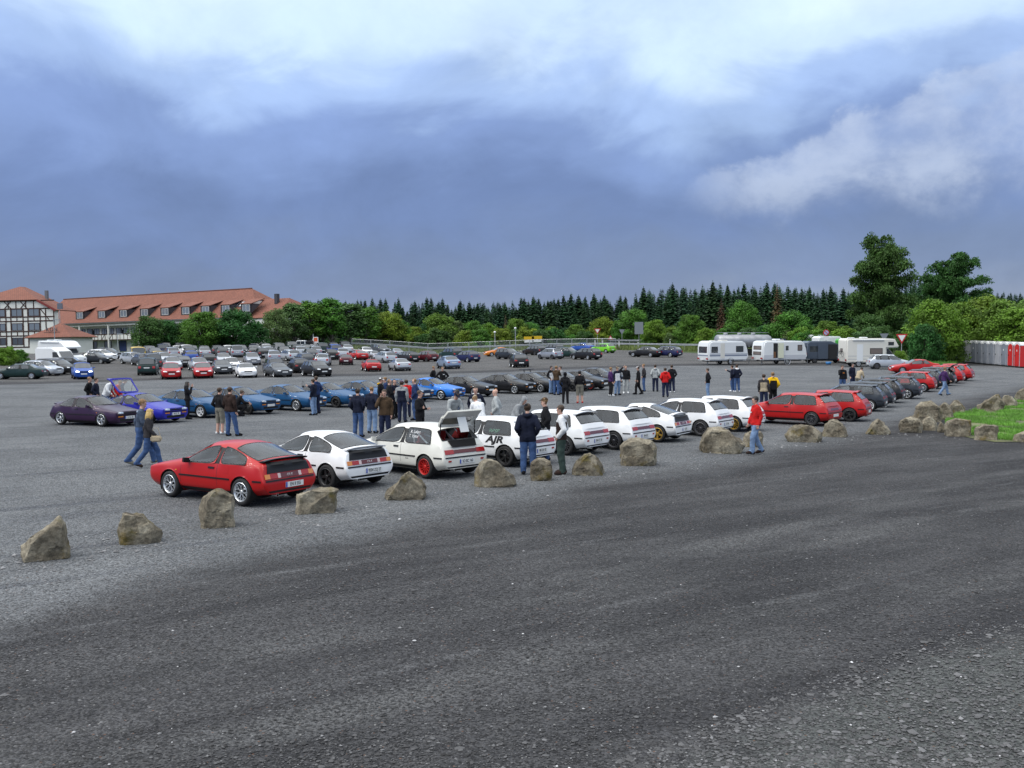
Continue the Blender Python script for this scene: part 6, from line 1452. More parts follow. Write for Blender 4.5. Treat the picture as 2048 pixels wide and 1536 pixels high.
# ================================================================== hotel
M_PLASTER = mat('white_plaster', (.70, .70, .67), .9, var=.05, vscale=.4); M_PLASTER_G = mat('pale_grey_plaster', (.42, .44, .46), .9, var=.06, vscale=.4)
M_TIMBER = mat('dark_timber', (.050, .024, .020), .85, var=.25, vscale=3); M_FRAME = mat('dark_window_frame', (.045, .045, .055), .6); M_WFRAME = mat('white_window_frame', (.60, .60, .60), .6)
M_PANE = mat('window_pane', (.16, .19, .23), .08, spec=.9, coat=.5); M_PANE_D = mat('dark_window_pane', (.05, .06, .075), .08, spec=.9, coat=.5); M_INSIDE_SHADE = mat('painted_inside_shade', (.02, .02, .022), .95)  # last one: near-black paint for the shade inside open doors
M_ZINC = mat('grey_metal', (.16, .17, .18), .5, .4); M_GALV = mat('galvanised_steel', (.42, .44, .45), .42, .6, var=.12, vscale=2)
def tile_mat():
    m = bpy.data.materials.new('red_roof_tiles'); m.use_nodes = True; nt = m.node_tree; N = nt.nodes.new; L = nt.links.new; b = nt.nodes['Principled BSDF']; b.inputs['Roughness'].default_value = .85
    tc = N('ShaderNodeTexCoord'); br = N('ShaderNodeTexBrick'); uv = N('ShaderNodeUVMap'); L(uv.outputs[0], br.inputs[0])
    br.inputs['Color1'].default_value = (.235, .088, .056, 1); br.inputs['Color2'].default_value = (.195, .072, .047, 1); br.inputs['Mortar'].default_value = (.105, .040, .030, 1)
    br.inputs['Scale'].default_value = 1.0; br.inputs['Mortar Size'].default_value = .028; br.inputs['Brick Width'].default_value = .42; br.inputs['Row Height'].default_value = .40; br.offset = .5
    n = N('ShaderNodeTexNoise'); n.inputs['Scale'].default_value = .35; n.inputs['Detail'].default_value = 4; L(tc.outputs['Object'], n.inputs[0]); mr = N('ShaderNodeMapRange'); mr.inputs[3].default_value = .82; mr.inputs[4].default_value = 1.18; L(n.outputs[0], mr.inputs[0])
    vm = N('ShaderNodeVectorMath'); vm.operation = 'SCALE'; L(br.outputs[0], vm.inputs[0]); L(mr.outputs[0], vm.inputs[3]); L(vm.outputs[0], b.inputs['Base Color'])
    bp = N('ShaderNodeBump'); bp.inputs['Distance'].default_value = .05; bp.inputs['Strength'].default_value = .6; L(br.outputs['Fac'], bp.inputs['Height']); bp.invert = True; L(bp.outputs[0], b.inputs['Normal']); return m
M_TILE = tile_mat()
def roof_obj(name, faces, parent, thick=.16):
    """faces: lists of 3D corners; each becomes a slab with UVs in metres (u along the eave, v up the slope)"""
    V, F, UV = [], [], []
    for poly in faces:
        P_ = [Vector(p) for p in poly]; n = (P_[1]-P_[0]).cross(P_[2]-P_[0]).normalized()
        if n.z < 0: P_ = P_[::-1]; n = -n
        u = Vector((0, 0, 1)).cross(n)
        u = u.normalized() if u.length > 1e-4 else Vector((1, 0, 0)); v = n.cross(u); b0 = len(V); k = len(P_)
        V += P_+[p-n*thick for p in P_]
        F.append(tuple(range(b0, b0+k))); UV += [(p.dot(u), p.dot(v)) for p in P_]
        F.append(tuple(range(b0+2*k-1, b0+k-1, -1))); UV += [(0, 0)]*k
        for i in range(k): F.append((b0+i, b0+k+i, b0+k+(i+1) % k, b0+(i+1) % k)); UV += [(0, 0)]*4
    me = mesh_from(name, V, F); uvl = me.uv_layers.new(name='UVMap')
    for i, c in enumerate(UV): uvl.data[i].uv = c
    return link(name, me, parent, M_TILE)
def window(parent, x, z, w, h, y=0.0, n=2, frame=None, pane=None, depth=.12, cross=True):
    f = MB(); fr = frame or M_FRAME; t = .07
    f.box(x-w/2, x+w/2, y-.05, y+depth, z, z+t); f.box(x-w/2, x+w/2, y-.05, y+depth, z+h-t, z+h); f.box(x-w/2, x-w/2+t, y-.05, y+depth, z+t, z+h-t); f.box(x+w/2-t, x+w/2, y-.05, y+depth, z+t, z+h-t)
    for k in range(1, n): xx = x-w/2+w*k/n; f.box(xx-t/2, xx+t/2, y-.045, y+depth, z+t, z+h-t)
    o = f.build('window', fr, parent); cw = (w-t)/n
    for k in range(n):
        x0 = x-w/2+t/2+cw*k; MB().box(x0+.04, x0+cw-.04, y+.0, y+.05, z+t+.002, z+h-t-.002).build('pane', pane or M_PANE, o)
    return o
def frame_matrix(a, b):
    d = Vector((b.x-a.x, b.y-a.y, 0)).normalized(); y = Vector((-d.y, d.x, 0)); z = Vector((0, 0, 1)); return Matrix(((d.x, y.x, 0, a.x), (d.y, y.y, 0, a.y), (0, 0, 1, a.z), (0, 0, 0, 1)))
def build_wing():
    A = col_at(130, 215); B = col_at(580, 182); A.z = B.z = 2.95; L_ = (B-A).length; r = empty('hotel'); r.matrix_world = frame_matrix(A, B)
    tag(r, 'long white hotel wing with red tiled roof and a row of dormers', 'hotel')
    L_ *= .94; Lm = L_*.86; D = 13.0; E, RZ = 6.3, 11.9; w = MB()
    w.box(-6, Lm, 1.6, D, 0, 6.0); w.box(-6, Lm, .0, 1.6, 5.45, 6.05)              # wall behind the balconies and the band above them
    w.box(Lm, L_-.4, .6, D-1, 0, 5.8)
    w.build('wall', M_PLASTER, r)
    MB().box(0, Lm-2, 0, 1.6, 2.55, 2.75).build('balcony_floor', M_PLASTER_G, r)
    hip = 3.2; o = .45
    zs = lambda y: E-.1+(RZ-E)*(y+o)/(D/2+o)
    roof_obj('roof', [[(-9, -o, E-.1), (Lm+.3, -o, E-.1), (Lm+.3, 3.7, zs(3.7)), (Lm-hip, D/2, RZ), (-9, D/2, RZ)], [(Lm+.3, D+o, E-.1), (-9, D+o, E-.1), (-9, D/2, RZ), (Lm-hip, D/2, RZ), (Lm+.3, D-3.7, zs(3.7))], [(Lm+.3, 3.7, zs(3.7)), (Lm+.3, D-3.7, zs(3.7)), (Lm-hip, D/2, RZ)]], r)
    RA = 9.4
    roof_obj('annex_roof', [[(Lm+.3, .3, 5.9), (L_, .3, 5.9), (L_, 3.2, 8.1), (L_-2.0, D/2, RA+.3), (Lm-1.5, D/2, RA+.3)], [(L_, D-.3, 5.9), (Lm, D-.3, 5.9), (Lm-1.5, D/2, RA+.3), (L_-2.0, D/2, RA+.3), (L_, D-3.2, 8.1)], [(L_, 3.2, 8.1), (L_, D-3.2, 8.1), (L_-2.0, D/2, RA+.3)]], r)
    MB().tube([(-9, D/2, RZ+.03), (Lm-hip, D/2, RZ+.03)], .14, 6).build('ridge', M_TILE, r)
    MB().box(-.5, Lm+.3, -o-.12, -o-.0, E-.30, E-.14).build('gutter', M_ZINC, r)
    MB().prism([(Lm, 1.6), (Lm, 1.6)], 0, 0) if False else None
    g = MB(); g.prism([(.6, 5.9), (D-.6, 5.9), (D-3.8, 9.4), (3.8, 9.4)], Lm-.05, Lm+.12, 'yz'); g.build('gable_wall', M_PLASTER, r)
    # dormers, placed from their columns in the photo
    MI = r.matrix_world.inverted()
    def xl(px):
        best = None
        for k in range(400):
            x = L_*k/399; p = r.matrix_world @ Vector((x, 0, 7)); q = project(p)[0]
            if best is None or abs(q-px) < best[0]: best = (abs(q-px), x)
        return best[1]
    for px in (155, 199, 242, 284, 326, 367, 406, 447, 488):
        x = xl(px); d = empty('dormer', (x, 0, 0), parent=r); wd = 2.6; y0 = .55; z0 = zs(y0)-.05; z1 = z0+1.7
        f = MB(); yb = (z1+.25-E+.1)/((RZ-E)/(D/2+o))-o
        f.box(-wd/2, wd/2, y0, y0+.18, z0-.25, z1); 
        for s in (-1, 1): f.add([(s*wd/2, y0, z0-.2), (s*wd/2, y0, z1), (s*wd/2, yb+.1, z1), (s*(wd/2-.15), y0, z0-.2), (s*(wd/2-.15), y0, z1), (s*(wd/2-.15), yb+.1, z1)], [(0, 1, 2), (5, 4, 3), (0, 3, 4, 1), (1, 4, 5, 2), (2, 5, 3, 0)])
        f.build('front', M_FRAME, d)
        yt = y0+3.3; zt = zs(yt)+.06
        roof_obj('dormer_roof', [[(-wd/2-.2, y0-.12, z1+.02), (wd/2+.2, y0-.12, z1+.02), (wd/2+.25, yt, zt), (-wd/2-.25, yt, zt)]], d, .12)
        window(d, 0.1, z0+.25, 1.85, 1.25, y0-.02, 2, M_WFRAME, M_PANE)
    # balcony storey
    nb = 11; bay = (Lm-1.0)/nb
    for k in range(nb):
        x0 = .5+bay*k
        for q in (.28, .74): window(r, x0+bay*q, 2.85, 1.7, 2.1, 1.56, 2, M_FRAME, M_PANE)
        MB().box(x0+bay*.50, x0+bay*.50+.16, 1.2, 1.6, 3.4, 4.6).build('wall_lamp', M_FRAME, r)
        bal = empty('balcony', (x0, 0, 0), parent=r); p = MB(); p.box(0, bay-.02, -.02, .08, 2.50, 3.62); p.build('panel', M_PLASTER, bal)
        for zz in (2.42, 3.58): MB().box(-.0, bay, -.07, .02, zz, zz+.16).build('rail', M_TIMBER, bal)
        for j in range(4):
            xx = bay*j/4; MB().box(xx, xx+.13, -.06, -.022, 2.58, 3.58).build('post', M_TIMBER, bal)
        if k % 2 == 0: MB().bar((bay*.53, -.045, 2.6), (bay*.73, -.045, 3.58), .04, .12).build('brace', M_TIMBER, bal)
        else: MB().bar((bay*.23, -.045, 3.58), (bay*.03, -.045, 2.6), .04, .12).build('brace', M_TIMBER, bal)
        if k % 2 == 1: MB().box(x0-.18, x0+.18, -.15, .2, 0, 5.5).build('pillar', M_PLASTER, r)
        if k in (1, 2, 3, 5, 6): window(r, x0+bay*.5, .35, 2.3, 1.9, 1.56, 2, M_FRAME, M_PANE_D)
    MB().box(xl(232)-1.0, xl(232)+1.0, 1.5, 1.58, 0, 2.3).build('door', mat('blue_door', (.03, .05, .16), .5), r)
    x = Lm-2.6
    for s in (-1, 1):
        y = 1.9; sk = MB(); xx = x+s*.95; sk.add([(xx-.8, y, zs(y)+.05), (xx+.8, y, zs(y)+.05), (xx+.8, y+1.3, zs(y+1.3)+.05), (xx-.8, y+1.3, zs(y+1.3)+.05), (xx-.8, y, zs(y)+.14), (xx+.8, y, zs(y)+.14), (xx+.8, y+1.3, zs(y+1.3)+.14), (xx-.8, y+1.3, zs(y+1.3)+.14)], [(0, 1, 5, 4), (1, 2, 6, 5), (2, 3, 7, 6), (3, 0, 4, 7), (4, 5, 6, 7)])
        o_ = sk.build('skylight', M_FRAME, r); MB().add([(xx-.62, y+.12, zs(y+.12)+.16), (xx+.62, y+.12, zs(y+.12)+.16), (xx+.62, y+1.15, zs(y+1.15)+.16), (xx-.62, y+1.15, zs(y+1.15)+.16)], [(0, 1, 2, 3)]).build('pane', mat('skylight_pane', (.55, .60, .62), .1, coat=.6), o_)
    MB().box(L_-4.1, L_-3.4, 4.6, 5.3, 8.6, 10.5).build('chimney', M_FRAME, r)
    # roof of the rear wing showing above the ridge
    roof_obj('rear_roof', [[(-4, D/2+8, RZ-1), (3.6, D/2+8, RZ-1), (2.3, D/2+11, RZ+1.0), (-4, D/2+11, RZ+1.0)]], r); 
build_wing()
def build_gable():
    C = col_at(14, 195); C.z = 2.9; E2 = col_at(118, 194.0); E2.z = 2.9; r = empty('timbered_house'); r.matrix_world = frame_matrix(C, E2); tag(r, 'white half-timbered gable house with red half-hipped roof at the left edge', 'house')
    hw = 10.0; ze, zh, zr = 8.6, 10.3, 13.4; yh = 6.9; D = 7.2
    w = MB(); w.prism([(-hw, 0), (hw, 0), (hw, ze), (yh, zh), (-yh, zh), (-hw, ze)], 0, .4, 'xz'); w.build('wall', M_PLASTER, r)
    MB().box(-hw, hw, .4, 1.4, 0, ze-.1).build('side_wall', M_PLASTER, r)
    o = .5; he = hw+.5; zee = ze-.2
    roof_obj('roof', [[(he, -o, zee), (he, D, zee), (0, D, zr), (0, 5.2, zr), (yh+.1, -o, zh+.15)], [(-he, -o, zee), (-yh-.1, -o, zh+.15), (0, 5.2, zr), (0, D, zr), (-he, D, zee)], [(-yh-.1, -o, zh+.15), (yh+.1, -o, zh+.15), (0, 5.2, zr)]], r)
    vg = mat('red_verge_board', (.19, .030, .028), .8)
    for s in (-1, 1): MB().bar((s*(yh-.1), -o-.05, zh+.02), (s*(he+.05), -o-.05, zee-.12), .10, .42).build('verge_board', vg, r)
    for z in (8.75, 7.15, 6.35, 4.35, 3.5, 1.3): MB().box(-hw, hw if z < 8.3 else 9.5, -.07, -.002, z-.11, z+.11).build('beam', M_TIMBER, r)
    xs = [-9.9, -8.1, -6.3, -4.5, -2.7, -.9, .9, 2.6, 4.4, 5.6, 7.3, 9.0]
    cols_w = (-8.2, -4.7, -1.2, 2.3, 5.8)
    for x in sorted(set([c+s*1.25 for c in cols_w for s in (-1, 1)]+[-9.9, 9.85, 8.2])):
        for z0, z1 in ((1.41, 3.39), (3.61, 4.24), (4.46, 6.24), (6.46, 7.04), (7.26, 8.64)):
            MB().box(x-.10, x+.10, -.068, -.002, z0, z1).build('post', M_TIMBER, r)
    for z0, z1 in ((3.61, 4.24), (6.46, 7.04)):
        for c in cols_w: MB().box(c-.08, c+.08, -.066, -.002, z0, z1).build('post', M_TIMBER, r)
    for x in (-6.4, -4.6, -3.0, -1.2, .6, 2.2, 4.2, 5.8):
        MB().box(x-.09, x+.09, -.068, -.002, 8.86, zh-.12).build('post', M_TIMBER, r)
    for x0, x1 in ((-.2, 1.2), (3.1, 4.4), (-3.9, -2.5)):
        for a, b in (((x0, 8.8), (x1, zh-.1)), ((x1, 8.8), (x0, zh-.1))): MB().bar((a[0], -.05, a[1]), (b[0], -.05, b[1]), .04, .16).build('brace', M_TIMBER, r)
    MB().bar((7.2, -.05, 8.6), (8.9, -.05, 6.5), .04, .16).build('brace', M_TIMBER, r)
    MB().box(-hw-.05, hw+.05, -.12, -.003, zh-.12, zh+.10).build('beam', M_TIMBER, r)
    for z in (1.75, 4.55, 7.3):
        for c in cols_w: window(r, c, z, 2.2, 1.42, -.03, 2, M_TIMBER, M_PANE_D if z < 4 else M_PANE)
    MB().box(5.2, 5.7, 5.0, 5.6, zr-3.6, zr-.9).build('chimney', M_ZINC, r)
build_gable()
def build_porch():
    C = col_at(60, 178); E2 = col_at(142, 176); C.z = E2.z = 2.7; r = empty('entrance_porch'); r.matrix_world = frame_matrix(C, E2); L_ = (E2-C).length; tag(r, 'white entrance porch with wide arch and tent-shaped tiled roof', 'porch')
    H = 3.15; ar = 2.7; cx = L_/2; z0 = .9; n = 14
    arch = [(cx+ar*math.cos(math.pi*k/n), z0+ar*.62*math.sin(math.pi*k/n)) for k in range(n+1)]
    poly = [(0, 0), (0, H), (L_, H), (L_, 0), (cx+ar, 0)] + arch + [(cx-ar, 0)]
    bm = bmesh.new(); f = bm.faces.new([bm.verts.new((p[0], 0, p[1])) for p in poly]); ex = bmesh.ops.extrude_face_region(bm, geom=[f])
    for v in ex['geom']:
        if isinstance(v, bmesh.types.BMVert): v.co.y += .35
    bmesh.ops.triangulate(bm, faces=bm.faces); bmesh.ops.recalc_face_normals(bm, faces=bm.faces); me = bpy.data.meshes.new('front_wall'); bm.to_mesh(me); bm.free(); link('front_wall', me, r, M_PLASTER)
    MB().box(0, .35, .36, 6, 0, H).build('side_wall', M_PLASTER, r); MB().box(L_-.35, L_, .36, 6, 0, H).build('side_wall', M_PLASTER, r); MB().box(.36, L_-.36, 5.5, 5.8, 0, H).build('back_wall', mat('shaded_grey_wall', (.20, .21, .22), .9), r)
    o = .7; cy = 3; zt = H+2.55; m = [(1.4, .9, H+.95), (L_-1.4, .9, H+.95), (L_-1.4, 5.1, H+.95), (1.4, 5.1, H+.95)]; e = [(-o, -o, H-.05), (L_+o, -o, H-.05), (L_+o, 6+o, H-.05), (-o, 6+o, H-.05)]; ap = (cx, cy, zt)
    roof_obj('roof', [[e[i], e[(i+1) % 4], m[(i+1) % 4], m[i]] for i in range(4)]+[[m[i], m[(i+1) % 4], ap] for i in range(4)], r, .14)
    for k, c in enumerate('RON'):
        link('letter', text_mesh(c, .95, 'letter', .05), r, M_FRAME, loc=(cx-.9+.85*k, .55, H+1.30), rot=(R(90), 0, 0))
    MB().bar((cx-1.7, .58, H+.85), (cx+1.7, .58, H+.85), .05).build('sign_bar', M_FRAME, r)
    for x in (cx-1.5, cx-.4, cx+.6, cx+1.5): MB().bar((x, .60, H+.3), (x, .60, H+.85), .05).build('sign_post', M_FRAME, r)
build_porch()
# mast with floodlight box, lamp posts by the hotel
def lamp_post(label, px, Y, top, head='ball', name='lamp_post'):
    g = col_at(px, Y); h = at_height(px, top, Y).z-g.z; r = empty(name, g); tag(r, label, 'lamp post'); MB().tube([(0, 0, -.1), (0, 0, h)], [.09, .06], 8).build('pole', M_GALV, r)
    if head == 'ball': MB().lathe([(0, -.2), (.17, -.12), (.22, 0), (.17, .12), (0, .2)], 12, 'z', (0, 0, h+.15)).build('lamp_head', mat('white_lamp_glass', (.75, .76, .78), .4), r, smooth=True)
    elif head == 'arm': MB().box(-.1, .9, -.12, .12, h-.06, h+.08).build('lamp_head', M_GALV, r)
    elif head == 'box': MB().box(-.35, .55, -.2, .2, h-.2, h+.9).build('floodlight_box', mat('grey_panel', (.12, .14, .18), .5), r)
    return r
lamp_post('tall mast with a grey box before the left end of the hotel roof', 122, 190, 616, 'box', 'floodlight_mast'); lamp_post('slim lamp post in front of the entrance porch', 110, 168, 640, 'arm'); lamp_post('slim lamp post before the hotel balconies', 236, 180, 668, 'arm')

# ================================================================== vehicles in the far lot
G_LOT = 'cars parked in the back part of the lot'
WS = ('silver', 'six')
FAR = [ # kind, paint, px, base y, heading, label
 ('mpv', 'dgreen', 297, 749, 94, 'dark green people carrier showing its tail, left of the red hatchbacks'),
 ('hatch', 'vred', 342, 757, -88, 'red hatchback with white lamps facing the camera, left one of two reds'),
 ('sedan', 'vred', 406, 755, -88, 'red saloon facing the camera, right one of two reds'),
 ('sedan', 'lsilver', 345, 739, -84, 'silver saloon right behind the left red hatchback'),
 ('coupe', 'black', 366, 734, 84, 'black coupe showing its tail between the two red cars'),
 ('hatch', 'blue', 381, 724, 84, 'blue hatchback with a dark wing behind the black coupe'),
 ('sedan', 'lsilver', 398, 741, -80, 'pale silver saloon left behind the right red saloon'),
 ('estate', 'black', 413, 731, 80, 'black estate showing its tail above the right red saloon'),
 ('sedan', 'grey', 444, 747, -84, 'grey saloon with a bright grille facing the camera'),
 ('mini', 'white', 463, 742, -84, 'white small car right behind the grey saloon with bright grille'),
 ('coupe', 'white', 492, 754, -84, 'white sports coupe facing the camera in the first lot row'),
 ('coupe', 'grey', 556, 753, -72, 'grey low coupe facing the camera right of the white sports coupe'),
 ('hatch', 'black', 633, 752, -68, 'black hatchback with a wide grille at the right of the first lot row'),
 ('hatch', 'black', 597, 745, 78, 'black hatchback showing red lamps left behind the one with wide grille'),
 ('estate', 'dgrey', 547, 744, 82, 'dark grey estate with roof box behind the grey low coupe'),
 ('estate', 'silver', 504, 729, -84, 'silver estate facing the camera behind the white sports coupe'),
 ('sedan', 'lsilver', 447, 729, -86, 'pale silver saloon facing the camera above the grey saloon'),
 ('hatch', 'silver', 546, 723, 84, 'silver hatchback tail above the dark grey estate'),
 ('hatch', 'black', 524, 716, 82, 'black hatchback tail in the third lot row'),
 ('estate', 'lsilver', 578, 721, 70, 'light silver estate tail left of the grey estates'),
 ('estate', 'grey', 608, 730, 76, 'grey estate tail between the two black hatchbacks'),
 ('estate', 'lsilver', 646, 731, 94, 'light silver estate tail above the black hatchback with wide grille'),
 ('sedan', 'grey', 620, 717, 80, 'grey saloon tail in the third row right of the light silver estate'),
 ('hatch', 'black', 662, 719, 84, 'black hatchback tail at the right of the third lot row'),
 ('estate', 'lsilver', 685, 716, 88, 'pale estate tail behind the dark red soft-top'),
 ('cabrio', 'maroon', 692, 729, 90, 'dark soft-top car with maroon roof left of the red roadsters'),
 ('coupe', 'red', 716, 719, 70, 'bright red sports car in the row behind the red roadster'),
 ('cabrio', 'red', 742, 742, 80, 'red roadster with black soft top showing its tail'),
 ('coupe', 'lsilver', 799, 741, 76, 'light silver coupe showing its tail right of the red roadster'),
 ('sedan', 'white', 731, 712, 80, 'white saloon tail above the bright red sports car'),
 ('cabrio', 'silver', 743, 719, 60, 'silver open roadster between red sports car and silver estate'),
 ('estate', 'lsilver', 769, 725, 66, 'silver estate tail above the light silver coupe'),
 ('suv', 'grey', 761, 709, -60, 'grey off-roader at the back before the mesh fence'),
 ('coupe', 'silver', 791, 713, 74, 'small silver coupe at the back right of the grey off-roader'),
 ('estate', 'black', 814, 724, 62, 'black estate tail left of the maroon hatchback'),
 ('hatch', 'maroon', 852, 723, 56, 'maroon hatchback standing alone between black cars'),
 ('suv', 'dgreen', 902, 719, 60, 'dark off-roader above the ice blue saloon'),
 ('hatch', 'navy', 934, 724, 56, 'navy hatchback right of the ice blue saloon'),
 ('sedan', 'ice', 897, 737, 74, 'ice blue saloon showing its tail in the middle of the lot'),
 ('coupe', 'orange', 996, 712, 200, 'orange coupe facing left'),
 ('hatch', 'dgrey', 1017, 718, -50, 'dark grey hatchback right of the orange coupe'),
 ('hatch', 'black', 1038, 734, 82, 'black hatchback standing alone showing its tail in mid lot'),
 ('estate', 'black', 1069, 710, 55, 'black estate at the back left of the silver small car'),
 ('estate', 'dgrey', 1104, 706, 50, 'dark estate at the back behind the silver small car'),
 ('mini', 'silver', 1100, 718, 48, 'silver small car among the dark estates'),
 ('hatch', 'dgreen', 1135, 716, -35, 'dark green hatchback facing right'),
 ('estate', 'black', 1172, 719, 48, 'black estate in front of the lime green hatchback'),
 ('sedan', 'blue', 1165, 703, 40, 'bright blue saloon left of the lime green hatchback'),
 ('hatch', 'green', 1206, 706, 42, 'lime green hatchback with rear wing'),
 ('sedan', 'black', 1290, 714, 30, 'black saloon left of the navy estate far right in the lot'),
 ('estate', 'navy', 1330, 714, 30, 'navy estate far right in the lot'),
 ('van', 'yellow', 275, 724, 86, 'yellow van with two rear windows'),
 ('hatch', 'lsilver', 268, 728, -60, 'pale silver hatchback in front of the yellow van'),
 ('hatch', 'grey', 284, 731, 76, 'grey hatchback left behind the dark green people carrier'),
 ('mpv', 'grey', 303, 737, 82, 'grey people carrier just behind the dark green one'),
 ('mini', 'yellow', 317, 725, -80, 'small yellow car right of the people carriers'),
 ('mini', 'lsilver', 329, 728, -80, 'small pale car with round lamps right of the yellow one'),
 ('coupe', 'silver', 350, 728, -70, 'silver coupe just left of the black coupe'),
 ('suv', 'white', 374, 713, -82, 'white off-roader at the back under the trees'),
 ('hatch', 'blue', 165, 757, -86, 'blue hatchback with lit headlights driving towards the camera'),
 ('sedan', 'dgreen', 40, 758, 186, 'dark green saloon parked side-on at the left edge'),
 ('hatch', 'lsilver', 84, 751, -15, 'pale hatchback half hidden behind the dark green saloon'),
 ('estate', 'black', 88, 745, 186, 'black estate with roof rails left of the white van'),
 ('hatch', 'black', 118, 748, -25, 'black hatchback nose right of the black estate'),
 ('sedan', 'black', 128, 740, 190, 'black saloon tail in front of the white van'),
 ('sedan', 'dgrey', 190, 727, -35, 'dark saloon nose behind the left motorhome'),
 ('hatch', 'white', 204, 721, -40, 'white hatchback on the drive near the hotel door'),
 ('hatch', 'black', 216, 717, -42, 'black hatchback nearest the hotel door'),
 ('hatch', 'lsilver', 1777, 738, -6, 'silver five-door hatchback in front of the right motorhome'),
 ('coupe', 'red', 1828, 747, 176, 'red coupe with a rear wing parked side-on at the right'),
]
for (k, c, px, py, hd, lab) in FAR:
    az = 90-math.degrees(math.atan((px-1024)/FPX))
    if px < 1500 and 20 <= hd <= 98: hd = 180-hd+(az-90)
    elif px < 1500 and px > 150 and -90 <= hd <= -30: hd = hd+(az-90)
    big = px > 1500 or lab.startswith('blue hatchback with lit')
    car({'mpv': 'people_carrier', 'suv': 'off_roader', 'van': 'van'}.get(k, 'parked_car'), k, c, lab, px, py, hd, None, cat={'van': 'van', 'suv': 'off-roader'}.get(k, 'car'), group=G_LOT, hero=False, wheel=random.choice((('silver', ''), ('silver', ''), ('gun', ''))), lit=lab.startswith('blue hatchback with lit'))
# the dense rear rows under the trees: every car its own object
def dense_rows():
    rng = random.Random(4); kinds = ['hatch', 'estate', 'sedan', 'sedan', 'hatch', 'mpv', 'estate', 'suv']; cols_ = ['lsilver', 'silver', 'black', 'dgrey', 'grey', 'white', 'navy', 'lsilver', 'black', 'dgreen', 'silver', 'blue']
    for ri, (y0, x0, x1, step, nm) in enumerate(((713.5, 310, 690, 31, 'third'), (708.5, 300, 700, 27, 'second'), (704.5, 330, 690, 25, 'last'))):
        x = x0; i = 0
        while x < x1:
            k = rng.choice(kinds); c = rng.choice(cols_); cn = {'lsilver': 'pale silver', 'dgrey': 'dark grey', 'dgreen': 'dark green'}.get(c, c); kn = {'hatch': 'hatchback', 'mpv': 'people carrier', 'suv': 'off-roader', 'sedan': 'saloon'}.get(k, k)
            car('parked_car', k, c, f'{cn} {kn}, {nth(i)} from the left in the {nm} car row before the hedge', x, y0-.012*(x-480)+rng.uniform(-.6, .6), 90-math.degrees(math.atan((x-1024)/FPX))+rng.choice((6, -178, 4, -172, 12, 9)), None, cat='car', group='cars in the rows before the hedge', hero=False, wheel=('silver', '')); i += 1
            x += step*rng.uniform(.8, 1.25)
dense_rows()

# ------------------------------------------------------------------ boxy vehicles
M_GRP = mat('white_gelcoat', (.72, .74, .75), .35, coat=.3, var=.04, vscale=.6); M_GRP2 = mat('off_white_gelcoat', (.68, .66, .60), .4, coat=.2, var=.05, vscale=.6); M_STRIPE = mat('grey_blue_stripe', (.20, .23, .30), .5); M_PANEL = mat('light_grey_panel', (.52, .54, .58), .4, coat=.2)
M_TANK = mat('tank_metal', (.30, .31, .33), .45, .5, var=.2, vscale=1.2); M_DOORC = mat('cream_door', (.60, .62, .48), .5); M_BLIND = mat('brown_blind_window', (.16, .13, .12), .25, coat=.5)
def rbox(x0, x1, y0, y1, z0, z1, bev, seg=3):
    me = MB().box(x0, x1, y0, y1, z0, z1).mesh('shell'); bm = bmesh.new(); bm.from_mesh(me); bmesh.ops.bevel(bm, geom=bm.edges[:], offset=bev, segments=seg, affect='EDGES'); bm.to_mesh(me); bm.free(); return autosmooth(me, 35)
def prof_shell(prof, hw, bev=.12):
    """side outline (x,z) extruded to both sides with rounded edges"""
    bm = bmesh.new(); v = [bm.verts.new((p[0], -hw, p[1])) for p in prof]; f = bm.faces.new(v); r = bmesh.ops.extrude_face_region(bm, geom=[f])
    for q in r['geom']:
        if isinstance(q, bmesh.types.BMVert): q.co.y = hw
    bmesh.ops.recalc_face_normals(bm, faces=bm.faces)
    bmesh.ops.bevel(bm, geom=[e for e in bm.edges if abs(e.verts[0].co.y-e.verts[1].co.y) < .01], offset=bev, segments=3, affect='EDGES', clamp_overlap=True)
    me = bpy.data.meshes.new('shell'); bm.to_mesh(me); bm.free(); return autosmooth(me, 40)
def panel(parent, nm, m, side, u0, u1, v0, v1, at_, t=.025):
    """flat fitting on a side: 'l','r' (u=x) or 'f','b' (u=y)"""
    b = MB()
    if side == 'l': b.box(u0, u1, at_, at_+t, v0, v1)
    elif side == 'r': b.box(u0, u1, -at_-t, -at_, v0, v1)
    elif side == 'f': b.box(at_, at_+t, u0, u1, v0, v1)
    else: b.box(at_-t, at_, u0, u1, v0, v1)
    return b.build(nm, m, parent)
def framed(parent, side, u0, u1, v0, v1, at_, pane=None):
    o = panel(parent, 'window', M_RUBBER, side, u0, u1, v0, v1, at_, .02); panel(o, 'pane', pane or M_GLASS_F, side, u0+.05, u1-.05, v0+.05, v1-.05, at_+(.0205 if side in 'lrf' else -.0205), .012); return o
def wheels_at(r, xs, yw, rad, m='silver'):
    for x in xs:
        for s in (1, -1): link('wheel', far_wheel(rad), r, [M_TYRE, W[m], M_FLAT_BLACK], loc=(x, s*yw, rad), rot=(0, 0, 0 if s > 0 else math.pi))
def put(r, px, py, heading): g = at(px, py); r.matrix_world = ground_matrix(g, R(heading)); return r
